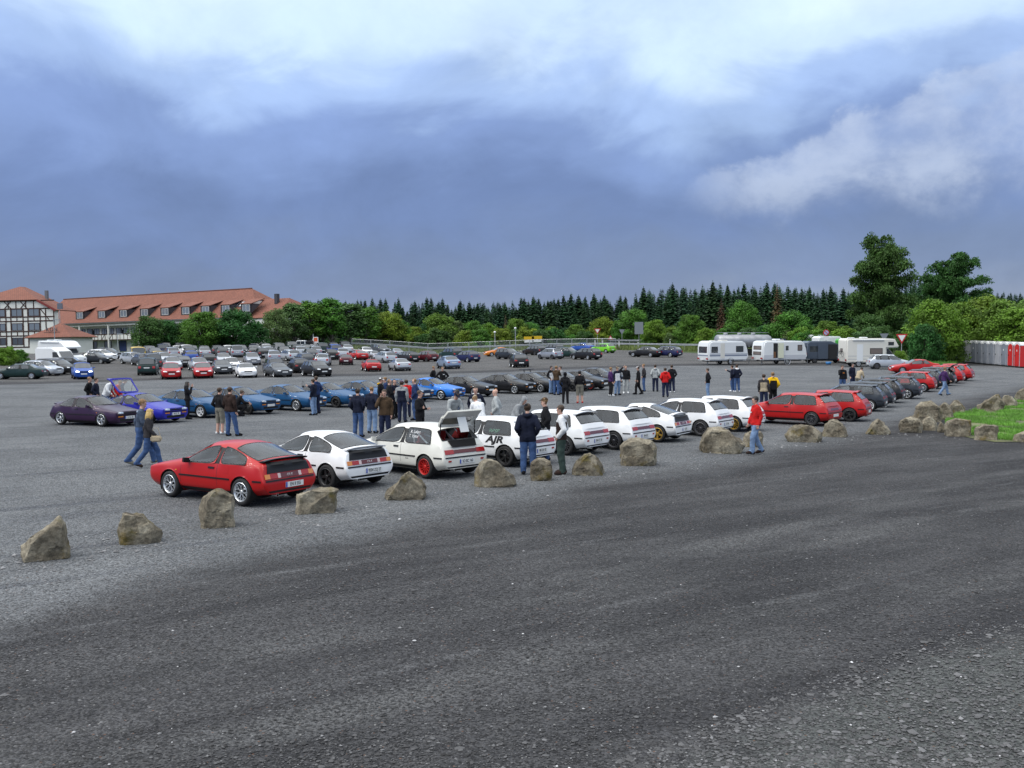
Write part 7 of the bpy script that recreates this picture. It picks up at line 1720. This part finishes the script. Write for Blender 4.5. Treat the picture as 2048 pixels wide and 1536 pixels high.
def caravan(label, px, py, heading, L_, style):
    """+X is the tow end"""
    r = empty('caravan'); H = 2.58; hw = 1.12; x0, x1 = -L_/2, L_/2
    link('body', prof_shell([(x0+.06, .48), (x1-.32, .46), (x1-.02, .9), (x1-.16, 1.7), (x1-.42, 2.35), (x1-.8, H), (x0+.5, H+.02), (x0+.12, H-.12), (x0, 1.9), (x0-.03, 1.0)], hw), r, M_GRP)
    for s in 'lr':
        if style == 0:
            panel(r, 'stripe', M_STRIPE, s, x0+.15, x1-.25, .95, 1.12, hw, .006); panel(r, 'stripe', M_STRIPE, s, x0+.15, x1-.22, 1.18, 1.23, hw, .006)
            framed(r, s, x0+.35, x0+1.15, 1.35, 2.0, hw); framed(r, s, x1-1.7, x1-.75, 1.4, 2.05, hw); panel(r, 'door', M_GRP2, s, x0+1.5, x0+2.05, .75, 2.35, hw, .02)
        else:
            panel(r, 'lower_panel', M_PANEL, s, x0+.1, x1-.25, .55, 1.05, hw, .008); framed(r, s, x1-1.35, x1-.75, 1.5, 2.15, hw, M_BLIND); framed(r, s, x0+2.9, x0+3.25, 1.55, 2.05, hw)
    if style == 1:
        panel(r, 'doorway_shade_panel', M_INSIDE_SHADE, 'r', x0+1.3, x0+1.85, .72, 2.35, hw, .015)  # flat panel on the closed shell; the dark interior is only its colour
        d = MB().box(0, .62, -.03, .03, .72, 2.35).build('door', M_DOORC, r, loc=(x0+1.9, -hw-.05, 0), rot=(0, 0, R(-12)))
        d2 = MB().box(x0+1.32, x0+1.6, -hw-.04, -hw-.016, .75, 1.4).build('inner_door', mat('wood_brown', (.16, .07, .03), .6), r)
        framed(r, 'b', -.75, .75, 1.62, 2.05, x0-.0, M_BLIND); framed(r, 'b', -.75, .75, 1.05, 1.42, x0-.03, M_BLIND)
    else: framed(r, 'b', -.8, .8, 1.28, 2.0, x0+.0); panel(r, 'stripe', M_STRIPE, 'b', -hw+.12, hw-.12, .98, 1.10, x0-.03, .01)
    for s in (-1, 1): panel(r, 'tail_light', M_RED_L, 'b', s*.85-.18, s*.85+.18, .62, .76, x0-.03, .03)
    panel(r, 'number_plate', M_PLATE, 'b', -.26, .26, .55, .66, x0-.03, .02)
    link('roof_hatch', rbox(-.5, .3, -.4, .4, H, H+.12, .04), r, M_GRP2); link('roof_hatch', rbox(-L_*.32, -L_*.32+.5, -.25, .25, H, H+.09, .03), r, M_GRP2)
    if style == 1: link('air_conditioner', rbox(-.9, -.1, -.35, .35, H, H+.22, .08), r, M_GRP)
    wheels_at(r, [.25], hw-.14, .32); 
    for s in (-1, 1): MB().lathe([(.40, -.02), (.42, .02), (.36, .02)], 20, 'y', (.25, s*(hw+.0), .36)).build('wheel_arch', M_PANEL if style else M_RUBBER, r)
    MB().bar((x1-.3, .45, .5), (x1+1.1, 0, .48), .07).bar((x1-.3, -.45, .5), (x1+1.1, 0, .48), .07).bar((x1+.8, 0, .05), (x1+.8, 0, .55), .06).build('drawbar', M_GALV, r)
    MB().bar((x0+.6, 0, .02), (x0+.6, 0, .5), .08).build('support', M_GALV, r); MB().box(x0+.4, x1-.5, -.7, .7, .36, .47).build('chassis', M_FLAT_BLACK, r)
    tag(r, label, 'caravan'); return put(r, px, py, heading)
caravan('white caravan with grey stripe and dark rear window, left one', 1446, 729, 22, 5.2, 0); caravan('white caravan with its cream door open, right one', 1559, 728, 20, 5.8, 1)
def motorhome(label, px, py, heading, style, hgt=2.95):
    """+X forward"""
    r = empty('motorhome'); hw = 1.10; L_ = 6.2; x0 = -L_/2; x1 = L_/2; H = hgt; gm = M_GRP2 if style == 'bike' else M_GRP
    if style == 'bike': prof = [(x0+.1, .45), (1.15, .45), (1.2, 1.95), (2.35, 2.0), (2.55, 2.15), (2.1, H-.05), (1.6, H), (x0+.2, H), (x0, H-.2), (x0, .9)]
    else: prof = [(x0+.1, .45), (1.15, .45), (1.2, 2.0), (2.0, 2.05), (2.05, 2.2), (1.3, H-.12), (.8, H), (x0+.2, H), (x0, H-.2), (x0, .9)]
    link('body', prof_shell(prof, hw, .10), r, gm)
    cab = prof_shell([(1.0, .42), (x1, .42), (x1+.02, .85), (x1-.12, 1.10), (2.05, 1.28), (1.42, 1.98), (1.0, 1.98)], hw-.14, .08); link('cab', cab, r, gm)
    ws = MB().add([(2.10, -.82, 1.30), (2.10, .82, 1.30), (1.48, .74, 1.94), (1.48, -.74, 1.94)], [(0, 1, 2, 3)]); ws.build('windshield', M_GLASS_F, r, loc=(.03, 0, .01))
    for s in (1, -1):
        f = MB().add([(1.25, s*(hw-.135), 1.22), (2.0, s*(hw-.135), 1.26), (1.45, s*(hw-.135), 1.88), (1.25, s*(hw-.135), 1.88)], [(0, 1, 2, 3)]); f.build('side_window', M_GLASS_F, r)
    for s in 'lr':
        framed(r, s, -.6, .75, 1.35, 1.95, hw, M_BLIND if style == 'bike' else M_GLASS_F); framed(r, s, x0+.4, x0+1.2, 1.45, 1.95, hw) if style != 'bike' else None
        if style == 'bike': framed(r, s, 1.35, 1.95, 2.25, 2.6, hw)
        panel(r, 'trim_line', M_STRIPE, s, x0+.15, 1.1, 1.12, 1.15, hw, .006); panel(r, 'trim_line', M_STRIPE, s, x0+.15, 1.1, .80, .83, hw, .006)
    panel(r, 'door', M_GRP, 'r', x0+1.1, x0+1.75, .6, 2.35, hw, .02)
    link('awning_box', rbox(x0+.6, .9, -hw-.12, -hw+.02, H-.22, H-.08, .04), r, M_GRP)
    link('roof_hatch', rbox(-1.2, -.5, -.35, .35, H, H+.14, .05), r, M_GRP); link('roof_hatch', rbox(-2.5, -1.9, -.3, .3, H, H+.10, .04), r, M_GRP)
    for s in (-1, 1): panel(r, 'tail_light', M_RED_L, 'b', s*.9-.12, s*.9+.12, .62, .80, x0, .02)
    both_h = [panel(r, 'headlight', M_HEAD, 'f', s*.66-.16, s*.66+.16, .72, .90, x1+.0, .02) for s in (-1, 1)]
    panel(r, 'bumper', M_FLAT_BLACK, 'b', -hw+.1, hw-.1, .38, .55, x0, .06)
    if style == 'bike':
        framed(r, 'b', -.1, .5, 1.5, 1.9, x0, M_BLIND); b = MB(); xb = x0-.22
        for y in (-.55, .45): b.lathe([(.30, -.015), (.325, 0), (.30, .015)], 18, 'x', (xb, y, 1.35), close=True)
        for a_, c_ in (((-.55, 1.35), (-.25, 1.65)), ((-.25, 1.65), (.25, 1.62)), ((.25, 1.62), (-.05, 1.30)), ((-.05, 1.30), (-.25, 1.65)), ((.45, 1.35), (.28, 1.80)), ((-.05, 1.30), (-.55, 1.35)), ((-.25, 1.65), (-.28, 1.75))): b.bar((xb, a_[0], a_[1]), (xb, c_[0], c_[1]), .03)
        bk = b.mesh('bicycle'); bo = link('bicycle', bk, None, M_INK); bo['_p'] = 1
        MB().bar((x0, -.5, 1.0), (xb-.1, -.5, 1.0), .03).bar((x0, .4, 1.0), (xb-.1, .4, 1.0), .03).bar((xb, -.8, 1.0), (xb, .8, 1.0), .03).build('bike_rack', M_GALV, r)
    wheels_at(r, [x1-.75, x0+1.35], hw-.16, .34); MB().box(x0+.3, x1-.4, -.8, .8, .30, .44).build('chassis', M_FLAT_BLACK, r)
    tag(r, label, 'motorhome'); put(r, px, py, heading)
    if style == 'bike': bo.matrix_world = r.matrix_world.copy(); tag(bo, 'dark bicycle on the rear rack of the right motorhome', 'bicycle'); del bo['_p']
    return r
motorhome('off-white alcove motorhome with a bicycle on the back at right', 1741, 733, 5, 'bike'); motorhome('long white motorhome on the left beside the bush', 126, 731, -30, 'plain', 2.9)
def panel_van(label, px, py, heading, m, cat='van', open_side=False, H=2.5, hightop=False):
    r = empty('panel_van'); hw = .95; x0, x1 = -2.6, 2.55
    top = H if not hightop else H
    link('body', prof_shell([(x0+.03, .42), (x1-.05, .42), (x1, .85), (x1-.15, 1.05), (x1-.85, 1.22), (x1-1.45, 1.92 if hightop else 2.2), (x1-2.3, H), (x0+.3, H), (x0, H-.2), (x0, .8)], hw, .10), r, m)
    xa, za = x1-.88, 1.25; xb, zb_ = x1-1.42, 1.86 if hightop else 2.10
    MB().add([(xa, -.80, za), (xa, .80, za), (xb, .74, zb_), (xb, -.74, zb_)], [(0, 1, 2, 3)]).build('windshield', M_GLASS_F, r, loc=(.05, 0, .035))
    for s in (1, -1):
        y = s*(hw+.006); MB().add([(xa-.12, y, 1.22), (xb-.75, y, 1.22), (xb-.75, y, 1.82), (xb-.05, y, 1.82)], [(0, 1, 2, 3)]).build('side_window', M_GLASS_F, r)
        if not hightop: panel(r, 'side_window', M_GLASS_F, 'l' if s > 0 else 'r', x0+.3, x0+1.5, 1.3, 1.95, hw, .008)
    for s in (-1, 1):
        panel(r, 'tail_light', M_RED_L, 'b', s*.82-.07, s*.82+.07, .9, 1.2, x0, .02); panel(r, 'headlight', M_HEAD, 'f', s*.68-.15, s*.68+.15, .78, .95, x1-.03, .02); panel(r, 'rear_window', M_GLASS_F, 'b', s*.42-.32, s*.42+.32, 1.3, 1.95, x0, .012)
    if open_side:
        panel(r, 'doorway_shade_panel', M_INSIDE_SHADE, 'r', -.1, 1.0, .5, 2.15, hw, .012); link('sliding_door', rbox(-1.35, -.15, -hw-.10, -hw-.03, .5, 2.2, .02), r, m); link('seat', SEAT, r, M_CABIN, loc=(.55, -.5, .35))  # no hole cut: a dark panel paints the shaded inside
    wheels_at(r, [x1-.9, x0+.95], hw-.12, .33, 'gun'); MB().box(x0+.3, x1-.4, -.7, .7, .28, .42).build('chassis', M_FLAT_BLACK, r); panel(r, 'bumper', M_PLASTIC, 'f', -hw+.08, hw-.08, .40, .62, x1-.02, .06)
    tag(r, label, cat); return put(r, px, py, heading)
panel_van('dark blue-grey van with its side door open beside the right caravan', 1650, 726, 8, paint('van_blue_grey', (.075, .095, .13), .2), open_side=True); panel_van('white high-roof van in front of the left motorhome', 116, 736, -28, M_GRP, H=2.3, hightop=True)
panel_van('bright green van mostly hidden left of the right motorhome', 1695, 722, 60, paint('grass_green', (.06, .32, .05)), H=2.7); panel_van('white van at the back behind the dark blue-grey van', 1668, 719, 10, M_GRP, H=2.9)
panel_van('white high-roof van under the trees behind the open caravan', 1640, 707, 0, M_GRP, H=2.8)
# white pick-up style off-roader at the back
r = empty('off_roader'); link('body', prof_shell([(-2.0, .55), (2.1, .55), (2.12, 1.05), (.9, 1.16), (.62, 1.78), (-.75, 1.80), (-.8, 1.15), (-2.05, 1.12)], .88, .06), r, M_GRP)
for s in 'lr': framed(r, s, -.65, -.05, 1.2, 1.68, .88); framed(r, s, .02, .58, 1.2, 1.66, .88)
link('soft_cover', rbox(-1.95, -.82, -.8, .8, 1.15, 1.75, .1), r, M_PLASTIC); wheels_at(r, [1.35, -1.3], .76, .38); tag(r, 'white off-roader with black rear cover standing above the last car row', 'off-roader'); put(r, 603, 702.5, 182)
# tanker
r = empty('tank_truck'); prof = []
b = MB(); n = 20
for x, k in ((-3.9, .0), (-3.9, .8), (-3.7, 1), (2.3, 1), (2.5, 1), (2.5, .82), (2.5, 0)):
    b.add([], [])
V_ = []; secs = [(-3.95, .05), (-3.92, .80), (-3.7, 1.0), (2.2, 1.0), (3.5, .98), (3.75, .82), (3.78, .05)]
for x, k in secs: V_ += [(x, 1.22*k*math.copysign(abs(math.cos(2*math.pi*i/n))**.8, math.cos(2*math.pi*i/n)), 2.75+.92*k*math.copysign(abs(math.sin(2*math.pi*i/n))**.8, math.sin(2*math.pi*i/n))) for i in range(n)]
b.add(V_, [(s*n+i, s*n+(i+1) % n, (s+1)*n+(i+1) % n, (s+1)*n+i) for s in range(len(secs)-1) for i in range(n)]); link('tank', autosmooth(b.mesh('tank'), 50), r, M_TANK)
for x in (-2.6, -.6, 1.4): MB().lathe([(.3, 0), (.3, .2), (.22, .26), (0, .26)], 14, 'z', (x, 0, 3.66)).build('manhole', M_GALV, r)
MB().bar((-3.7, .5, 3.95), (3.4, .5, 3.95), .05).bar((-3.7, -.5, 3.95), (3.4, -.5, 3.95), .05).build('top_rail', M_GALV, r)
for x in (-3.2, -2.0, -.8, .4, 1.6, 2.8): MB().lathe([(1.0, -.03), (1.0, .03)], 20, 'x', (x, 0, 2.75)).build('band', M_GALV, r) if False else MB().box(x-.04, x+.04, -1.26, 1.26, 2.0, 2.12).build('band', M_GALV, r)
link('chassis', rbox(-4.0, 3.9, -1.0, 1.0, .8, 1.7, .05), r, M_FLAT_BLACK); link('cab', rbox(3.95, 5.9, -1.2, 1.2, .6, 3.1, .18), r, P['navy']); wheels_at(r, [-3.2, -2.0, 2.6, 4.9], 1.05, .5, 'gun'); framed(r, 'f', -1.0, 1.0, 1.8, 2.7, 5.9)
tag(r, 'grey tank truck behind the two caravans', 'tank truck'); put(r, 1486, 722, 8); r.scale = (.86, .86, .86)
# little blue tub and folding step by the caravans
r = empty('water_tub', at(1657, 729)); MB().lathe([(.0, 0), (.24, 0), (.32, .3), (.29, .3), (.22, .04), (0, .04)], 16).build('tub', mat('blue_plastic', (.03, .18, .45), .4), r, smooth=True); tag(r, 'small blue tub on the ground by the open van', 'tub')

# ------------------------------------------------------------------ toilet cabins
M_CAB = mat('grey_cabin_plastic', (.20, .22, .26), .5, var=.12, vscale=2.5, bump=.5, bscale=9); M_CAB_L = mat('light_grey_cabin_plastic', (.34, .35, .38), .5, var=.1, vscale=2.5, bump=.5, bscale=9); M_CAB_R = mat('red_cabin_plastic', (.52, .02, .02), .5); M_CAB_W = mat('white_cabin_roof', (.70, .71, .72), .45)
def cabin(label, px, py, red=False, light=False, sign=False):
    r = empty('toilet_cabin'); w, H = .56, 2.2; m = M_CAB_R if red else (M_CAB_L if light else M_CAB)
    link('shell', rbox(-.55, .55, -w, w, .10, 2.0, .03), r, m); link('base', rbox(-.6, .6, -w-.02, w+.02, 0, .1, .02), r, M_FLAT_BLACK)
    n = 9; prof = [(-w, 1.98), (w, 1.98)]+[(w*math.cos(math.pi*k/n), 2.03+.24*math.sin(math.pi*k/n)) for k in range(n+1)]
    MB().prism(prof, -.58, .58, 'yz').build('roof', M_CAB_W, r)
    d = MB(); da = [(-.40, .16), (.40, .16), (.40, 1.75)]+[(.40*math.cos(math.pi*k/n), 1.75+.36*math.sin(math.pi*k/n)) for k in range(1, n)]+[(-.40, 1.75)]; d.prism(da, -.59, -.552, 'yz'); do = d.build('door', m, r)
    MB().box(-.61, -.592, .26, .34, 1.0, 1.14).build('handle', M_RUBBER, do)
    for k in range(7): MB().bar((-.594, -.30, .35+.14*k), (-.594, .22, .55+.14*k), .012, .05).build('rib', m, do) if red or k % 2 == 0 else None
    MB().box(-.605, -.592, -.06, .06, 1.45, 1.6).build('sign', M_PLATE, do) if (sign or red) else None
    for yy in (-.42, .42): MB().box(-.585, -.55, yy-.05, yy+.05, .12, 1.95).build('corner_post', M_CAB_L, r)
    tag(r, label, 'toilet cabin', 'portable toilet cabins in a row'); g = at(px, py); r.matrix_world = ground_matrix(g, R(92)); return r
def cabins():
    A = at(1914, 723); B = at(2032, 734); n = 10; d = (B-A)
    ang = math.atan2(d.y, d.x)
    for i in range(12):
        p = A+d*(i/(n))*1.0; p.z = tz(p.x, p.y)
        red = i >= 10
        lab = ('red toilet cabin next to the grey ones at the right edge' if i == 10 else 'red toilet cabin cut by the right edge') if red else ['leftmost grey toilet cabin of the row', 'second grey toilet cabin from the left', 'third grey toilet cabin from the left', 'fourth grey toilet cabin from the left, paler', 'fifth grey toilet cabin from the left with a white notice', 'sixth grey toilet cabin from the left', 'seventh grey toilet cabin from the left', 'eighth grey toilet cabin from the left', 'pale grey toilet cabin, second left of the red one', 'grey toilet cabin touching the red one'][i]
        r = cabin(lab, 1950, 728, red, i in (3, 8), i in (4, 9)); r.matrix_world = ground_matrix(p, ang+R(90)); sc = d.length/n/1.16; r.scale = (1.1, max(.8, min(1.3, sc)), 1.14)
cabins()

# ------------------------------------------------------------------ guard rails, mesh fence, signs
def rail_line(label, pts, h, posts_px, name='guard_rail'):
    P_ = []
    for px, Y in pts: P_.append(col_at(px, Y))
    r = empty(name, P_[0]); o = P_[0]; prof = [(-.05, -.15), (.03, -.12), (.03, -.05), (-.03, -.015), (-.03, .015), (.03, .05), (.03, .12), (-.05, .15)]; b = MB(); V_ = []
    for i, p in enumerate(P_):
        d = (P_[min(i+1, len(P_)-1)]-P_[max(0, i-1)]).normalized(); nrm = Vector((d.y, -d.x, 0)).normalized()
        V_ += [p-o+nrm*(q[0]+.03)+Vector((0, 0, h+q[1])) for q in prof]+[p-o+nrm*(q[0]+.015)+Vector((0, 0, h+q[1])) for q in prof[::-1]]
    m = 16; b.add(V_, [(i*m+k, i*m+(k+1) % m, (i+1)*m+(k+1) % m, (i+1)*m+k) for i in range(len(P_)-1) for k in range(m)]); b.build('beam', M_GALV, r)
    tot = 0
    for i in range(len(P_)-1):
        a_, c_ = P_[i], P_[i+1]; n = max(1, int((c_-a_).length/4.0))
        for k in range(n): q = a_.lerp(c_, k/n)-o; MB().box(-.05, .05, -.03, .03, -.4, h+.12).build('post', M_GALV, r, loc=q)
    tag(r, label, 'guard rail'); return r
rail_line('galvanised guard rail along the back edge of the lot', [(690, 182), (760, 181), (860, 180), (980, 178), (1100, 176), (1220, 172), (1320, 166), (1420, 160), (1500, 154)], 1.0, None)
rail_line('second guard rail along the far side of the road', [(700, 196), (900, 193), (1080, 190), (1200, 186), (1320, 180), (1420, 172), (1520, 164)], 1.35, None)
M_MESH = glass_mat('wire_mesh_fabric', (.80, .82, .83), (.5, .52, .53), 1.12, .5)
def mesh_fence():
    pts = [(704, 172), (742, 171.6), (780, 171.2), (818, 170.8), (856, 170.4), (896, 170), (938, 169.6), (980, 169.2), (1020, 168.8), (1060, 168.4), (1086, 168), (1114, 167), (1144, 166), (1174, 165), (1204, 164), (1232, 163)]
    for i in range(len(pts)-1):
        a_, b_ = col_at(*pts[i]), col_at(*pts[i+1]); r = empty('fence_panel', a_); d = b_-a_; d = d*.985; H = 2.0
        f = MB(); f.tube([(0, 0, .1), (0, 0, H)], .035, 6); f.tube([tuple(Vector((d.x, d.y, d.z+.1))), tuple(Vector((d.x, d.y, d.z+H)))], .035, 6)
        f.build('post', M_GALV, r); t = MB(); t.tube([(0, 0, H), (d.x, d.y, d.z+H)], .035, 6); t.build('top_rail', M_GALV, r); t = MB(); t.tube([(0, 0, .2), (d.x, d.y, d.z+.2)], .035, 6); t.build('bottom_rail', M_GALV, r)
        w = MB(); n = 26
        for k in range(1, n): q = d*(k/n); w.bar((q.x, q.y, q.z+.2), (q.x, q.y, q.z+H), .010)
        for k in range(1, 9): w.bar((0, 0, .2+k*.2), (d.x, d.y, d.z+.2+k*.2), .010)
        w.build('wire_mesh', M_GALV, r); MB().box(-.35, .35, -.12, .12, 0, .12).build('foot', M_PANEL, r)
        tag(r, f'wire mesh site fence panel, {nth(i)} from the left along the guard rail', 'fence panel', 'site fence panels along the guard rail')
mesh_fence()
M_SIGN_R = mat('sign_red', (.45, .02, .02), .4); M_SIGN_Y = mat('sign_yellow', (.60, .38, .01), .4); M_SIGN_G = mat('sign_back_grey', (.20, .22, .24), .5); M_SIGN_B = mat('sign_blue', (.02, .06, .3), .4)
def sign(name, label, px, Y, top, kind, cat='sign'):
    g = col_at(px, Y); h = at_height(px, top, Y).z-g.z; r = empty(name, g); MB().tube([(0, 0, -.2), (0, 0, h-.05)], .04, 8).build('post', M_GALV, r)
    if kind == 'yield':
        MB().prism([(-.62, h), (.62, h), (0, h-1.05)], -.09, -.05, 'xz').build('plate', M_SIGN_R, r); MB().prism([(-.40, h-.13), (.40, h-.13), (0, h-.80)], -.105, -.092, 'xz').build('face', M_PLATE, r)
    elif kind == 'back': MB().prism([(-.5, h), (.5, h), (0, h-.9)], -.09, -.05, 'xz').build('plate', M_SIGN_G, r)
    elif kind == 'board': MB().box(-.75, .75, -.1, -.05, h-2.1, h).build('plate', M_SIGN_G, r); [MB().box(-.75, .75, -.05, .0, h-z, h-z+.06).build('brace', M_GALV, r) for z in (.5, 1.1, 1.7)]
    elif kind == 'nostop':
        MB().lathe([(0, -.02), (.36, -.02), (.36, .02), (0, .02)], 20, 'y', (0, -.08, h-.36)).build('plate', M_SIGN_R, r); MB().lathe([(0, -.008), (.26, -.008), (.26, .008), (0, .008)], 20, 'y', (0, -.11, h-.36)).build('face', mat('sign_pale_blue', (.35, .40, .60), .4), r); MB().bar((-.18, -.122, h-.18), (.18, -.122, h-.54), .02, .07).build('bar', M_SIGN_R, r)
        MB().box(-.3, .3, -.1, -.06, h-1.25, h-.8).build('sub_plate', M_PLATE, r)
    elif kind == 'yellow': MB().box(-.9, .9, -.1, -.06, h-.55, h).build('plate', M_SIGN_Y, r); MB().box(-.8, .8, -.1, -.06, h-1.05, h-.6).build('sub_plate', M_PLATE, r)
    elif kind == 'pylon':
        MB().box(-.42, .42, -.14, -.06, h-2.7, h).build('plate', M_PLATE, r); MB().box(-.30, .30, -.16, -.142, h-.75, h-.12).build('emblem', mat('sign_orange_red', (.62, .10, .03), .4), r); [MB().box(-.28, .28, -.155, -.142, h-1.1-.32*k, h-.95-.32*k).build('text_line', M_SIGN_B, r) for k in range(4)]
    elif kind == 'small': MB().box(-.22, .22, -.1, -.06, h-.5, h).build('plate', M_PLATE, r)
    elif kind == 'tri': MB().prism([(-.45, h-.8), (.45, h-.8), (0, h)], -.09, -.05, 'xz').build('plate', M_SIGN_R, r); MB().prism([(-.28, h-.72), (.28, h-.72), (0, h-.22)], -.105, -.092, 'xz').build('face', M_PLATE, r)
    tag(r, label, cat); return r
sign('road_sign', 'red and white give-way sign behind the blue saloon', 1195, 178, 657, 'yield'); sign('road_sign', 'grey back of a large sign board on a pole', 1278, 174, 644, 'board'); sign('road_sign', 'small grey sign back left of the large board', 1244, 176, 659, 'back'); sign('road_sign', 'small triangular warning sign behind the rail', 1221, 178, 670, 'tri')
sign('road_sign', 'left yellow direction sign behind the mesh fence', 1058, 176, 673, 'yellow'); sign('road_sign', 'right yellow direction sign behind the mesh fence', 1074, 176, 672, 'yellow'); sign('road_sign', 'round no-stopping sign above the dark van', 1652, 118, 659, 'nostop'); sign('road_sign', 'red and white give-way sign right of the right motorhome', 1803, 106, 668, 'yield'); sign('road_sign', 'grey triangular sign back above the right motorhome', 1768, 112, 667, 'back')
sign('pylon_sign', 'white pylon sign with red emblem left of the mesh fence', 632, 166, 674, 'pylon'); lamp_post('thin white pole beside the pylon sign', 627, 168, 668, 'none', 'flag_pole'); lamp_post('white-topped lamp post left of the yellow signs', 1031, 178, 658, 'ball'); lamp_post('short white-topped lamp post right of the navy hatchback', 990, 180, 666, 'ball')
for i, (px, t) in enumerate(((1190, 676), (1205, 677), (1238, 677), (1340, 678), (1276, 680))): 
    g = col_at(px, 169); r = empty('reflector_post', g); h = max(.6, at_height(px, t, 169).z-g.z); MB().prism([(-.06, 0), (.06, 0), (.06, h), (-.06, h-.06)], -.05, .05, 'xz').build('post', M_PLATE, r); MB().box(-.062, .062, -.055, -.051, h-.35, h-.15).build('reflector', M_INK, r); tag(r, f'white roadside marker post, {nth(i)} one from the give-way sign', 'marker post', 'marker posts along the rail')
def verge():
    rng = random.Random(8); pts = []
    for _ in range(26000):
        px = rng.uniform(560, 1560); Y = float(np.interp(px, [560, 980, 1220, 1420, 1560], [181, 176.5, 170.5, 158, 146])) + rng.uniform(-1.5, 9); p = col_at(px, Y); pts.append((p.x, p.y, p.z))
    o = link('tall_grass', blades('tall_grass', pts, .3, 1.0, 4, .05, .3), None, mat('verge_grass', (.13, .17, .045), .8, var=.5, vscale=.6)); tag(o, 'tall weedy grass along the guard rail', 'grass', None, 'stuff')
    pts = []
    for _ in range(5000):
        px = rng.uniform(1790, 1910); Y = rng.uniform(99, 106); p = col_at(px, Y); pts.append((p.x, p.y, p.z))
    o = link('tall_grass', blades('tall_grass', pts, .2, .7, 5, .05, .3), None, mat('bright_weeds', (.07, .19, .02), .8, var=.5, vscale=.6)); tag(o, 'bright green weeds left of the toilet cabins', 'grass', None, 'stuff')
verge()
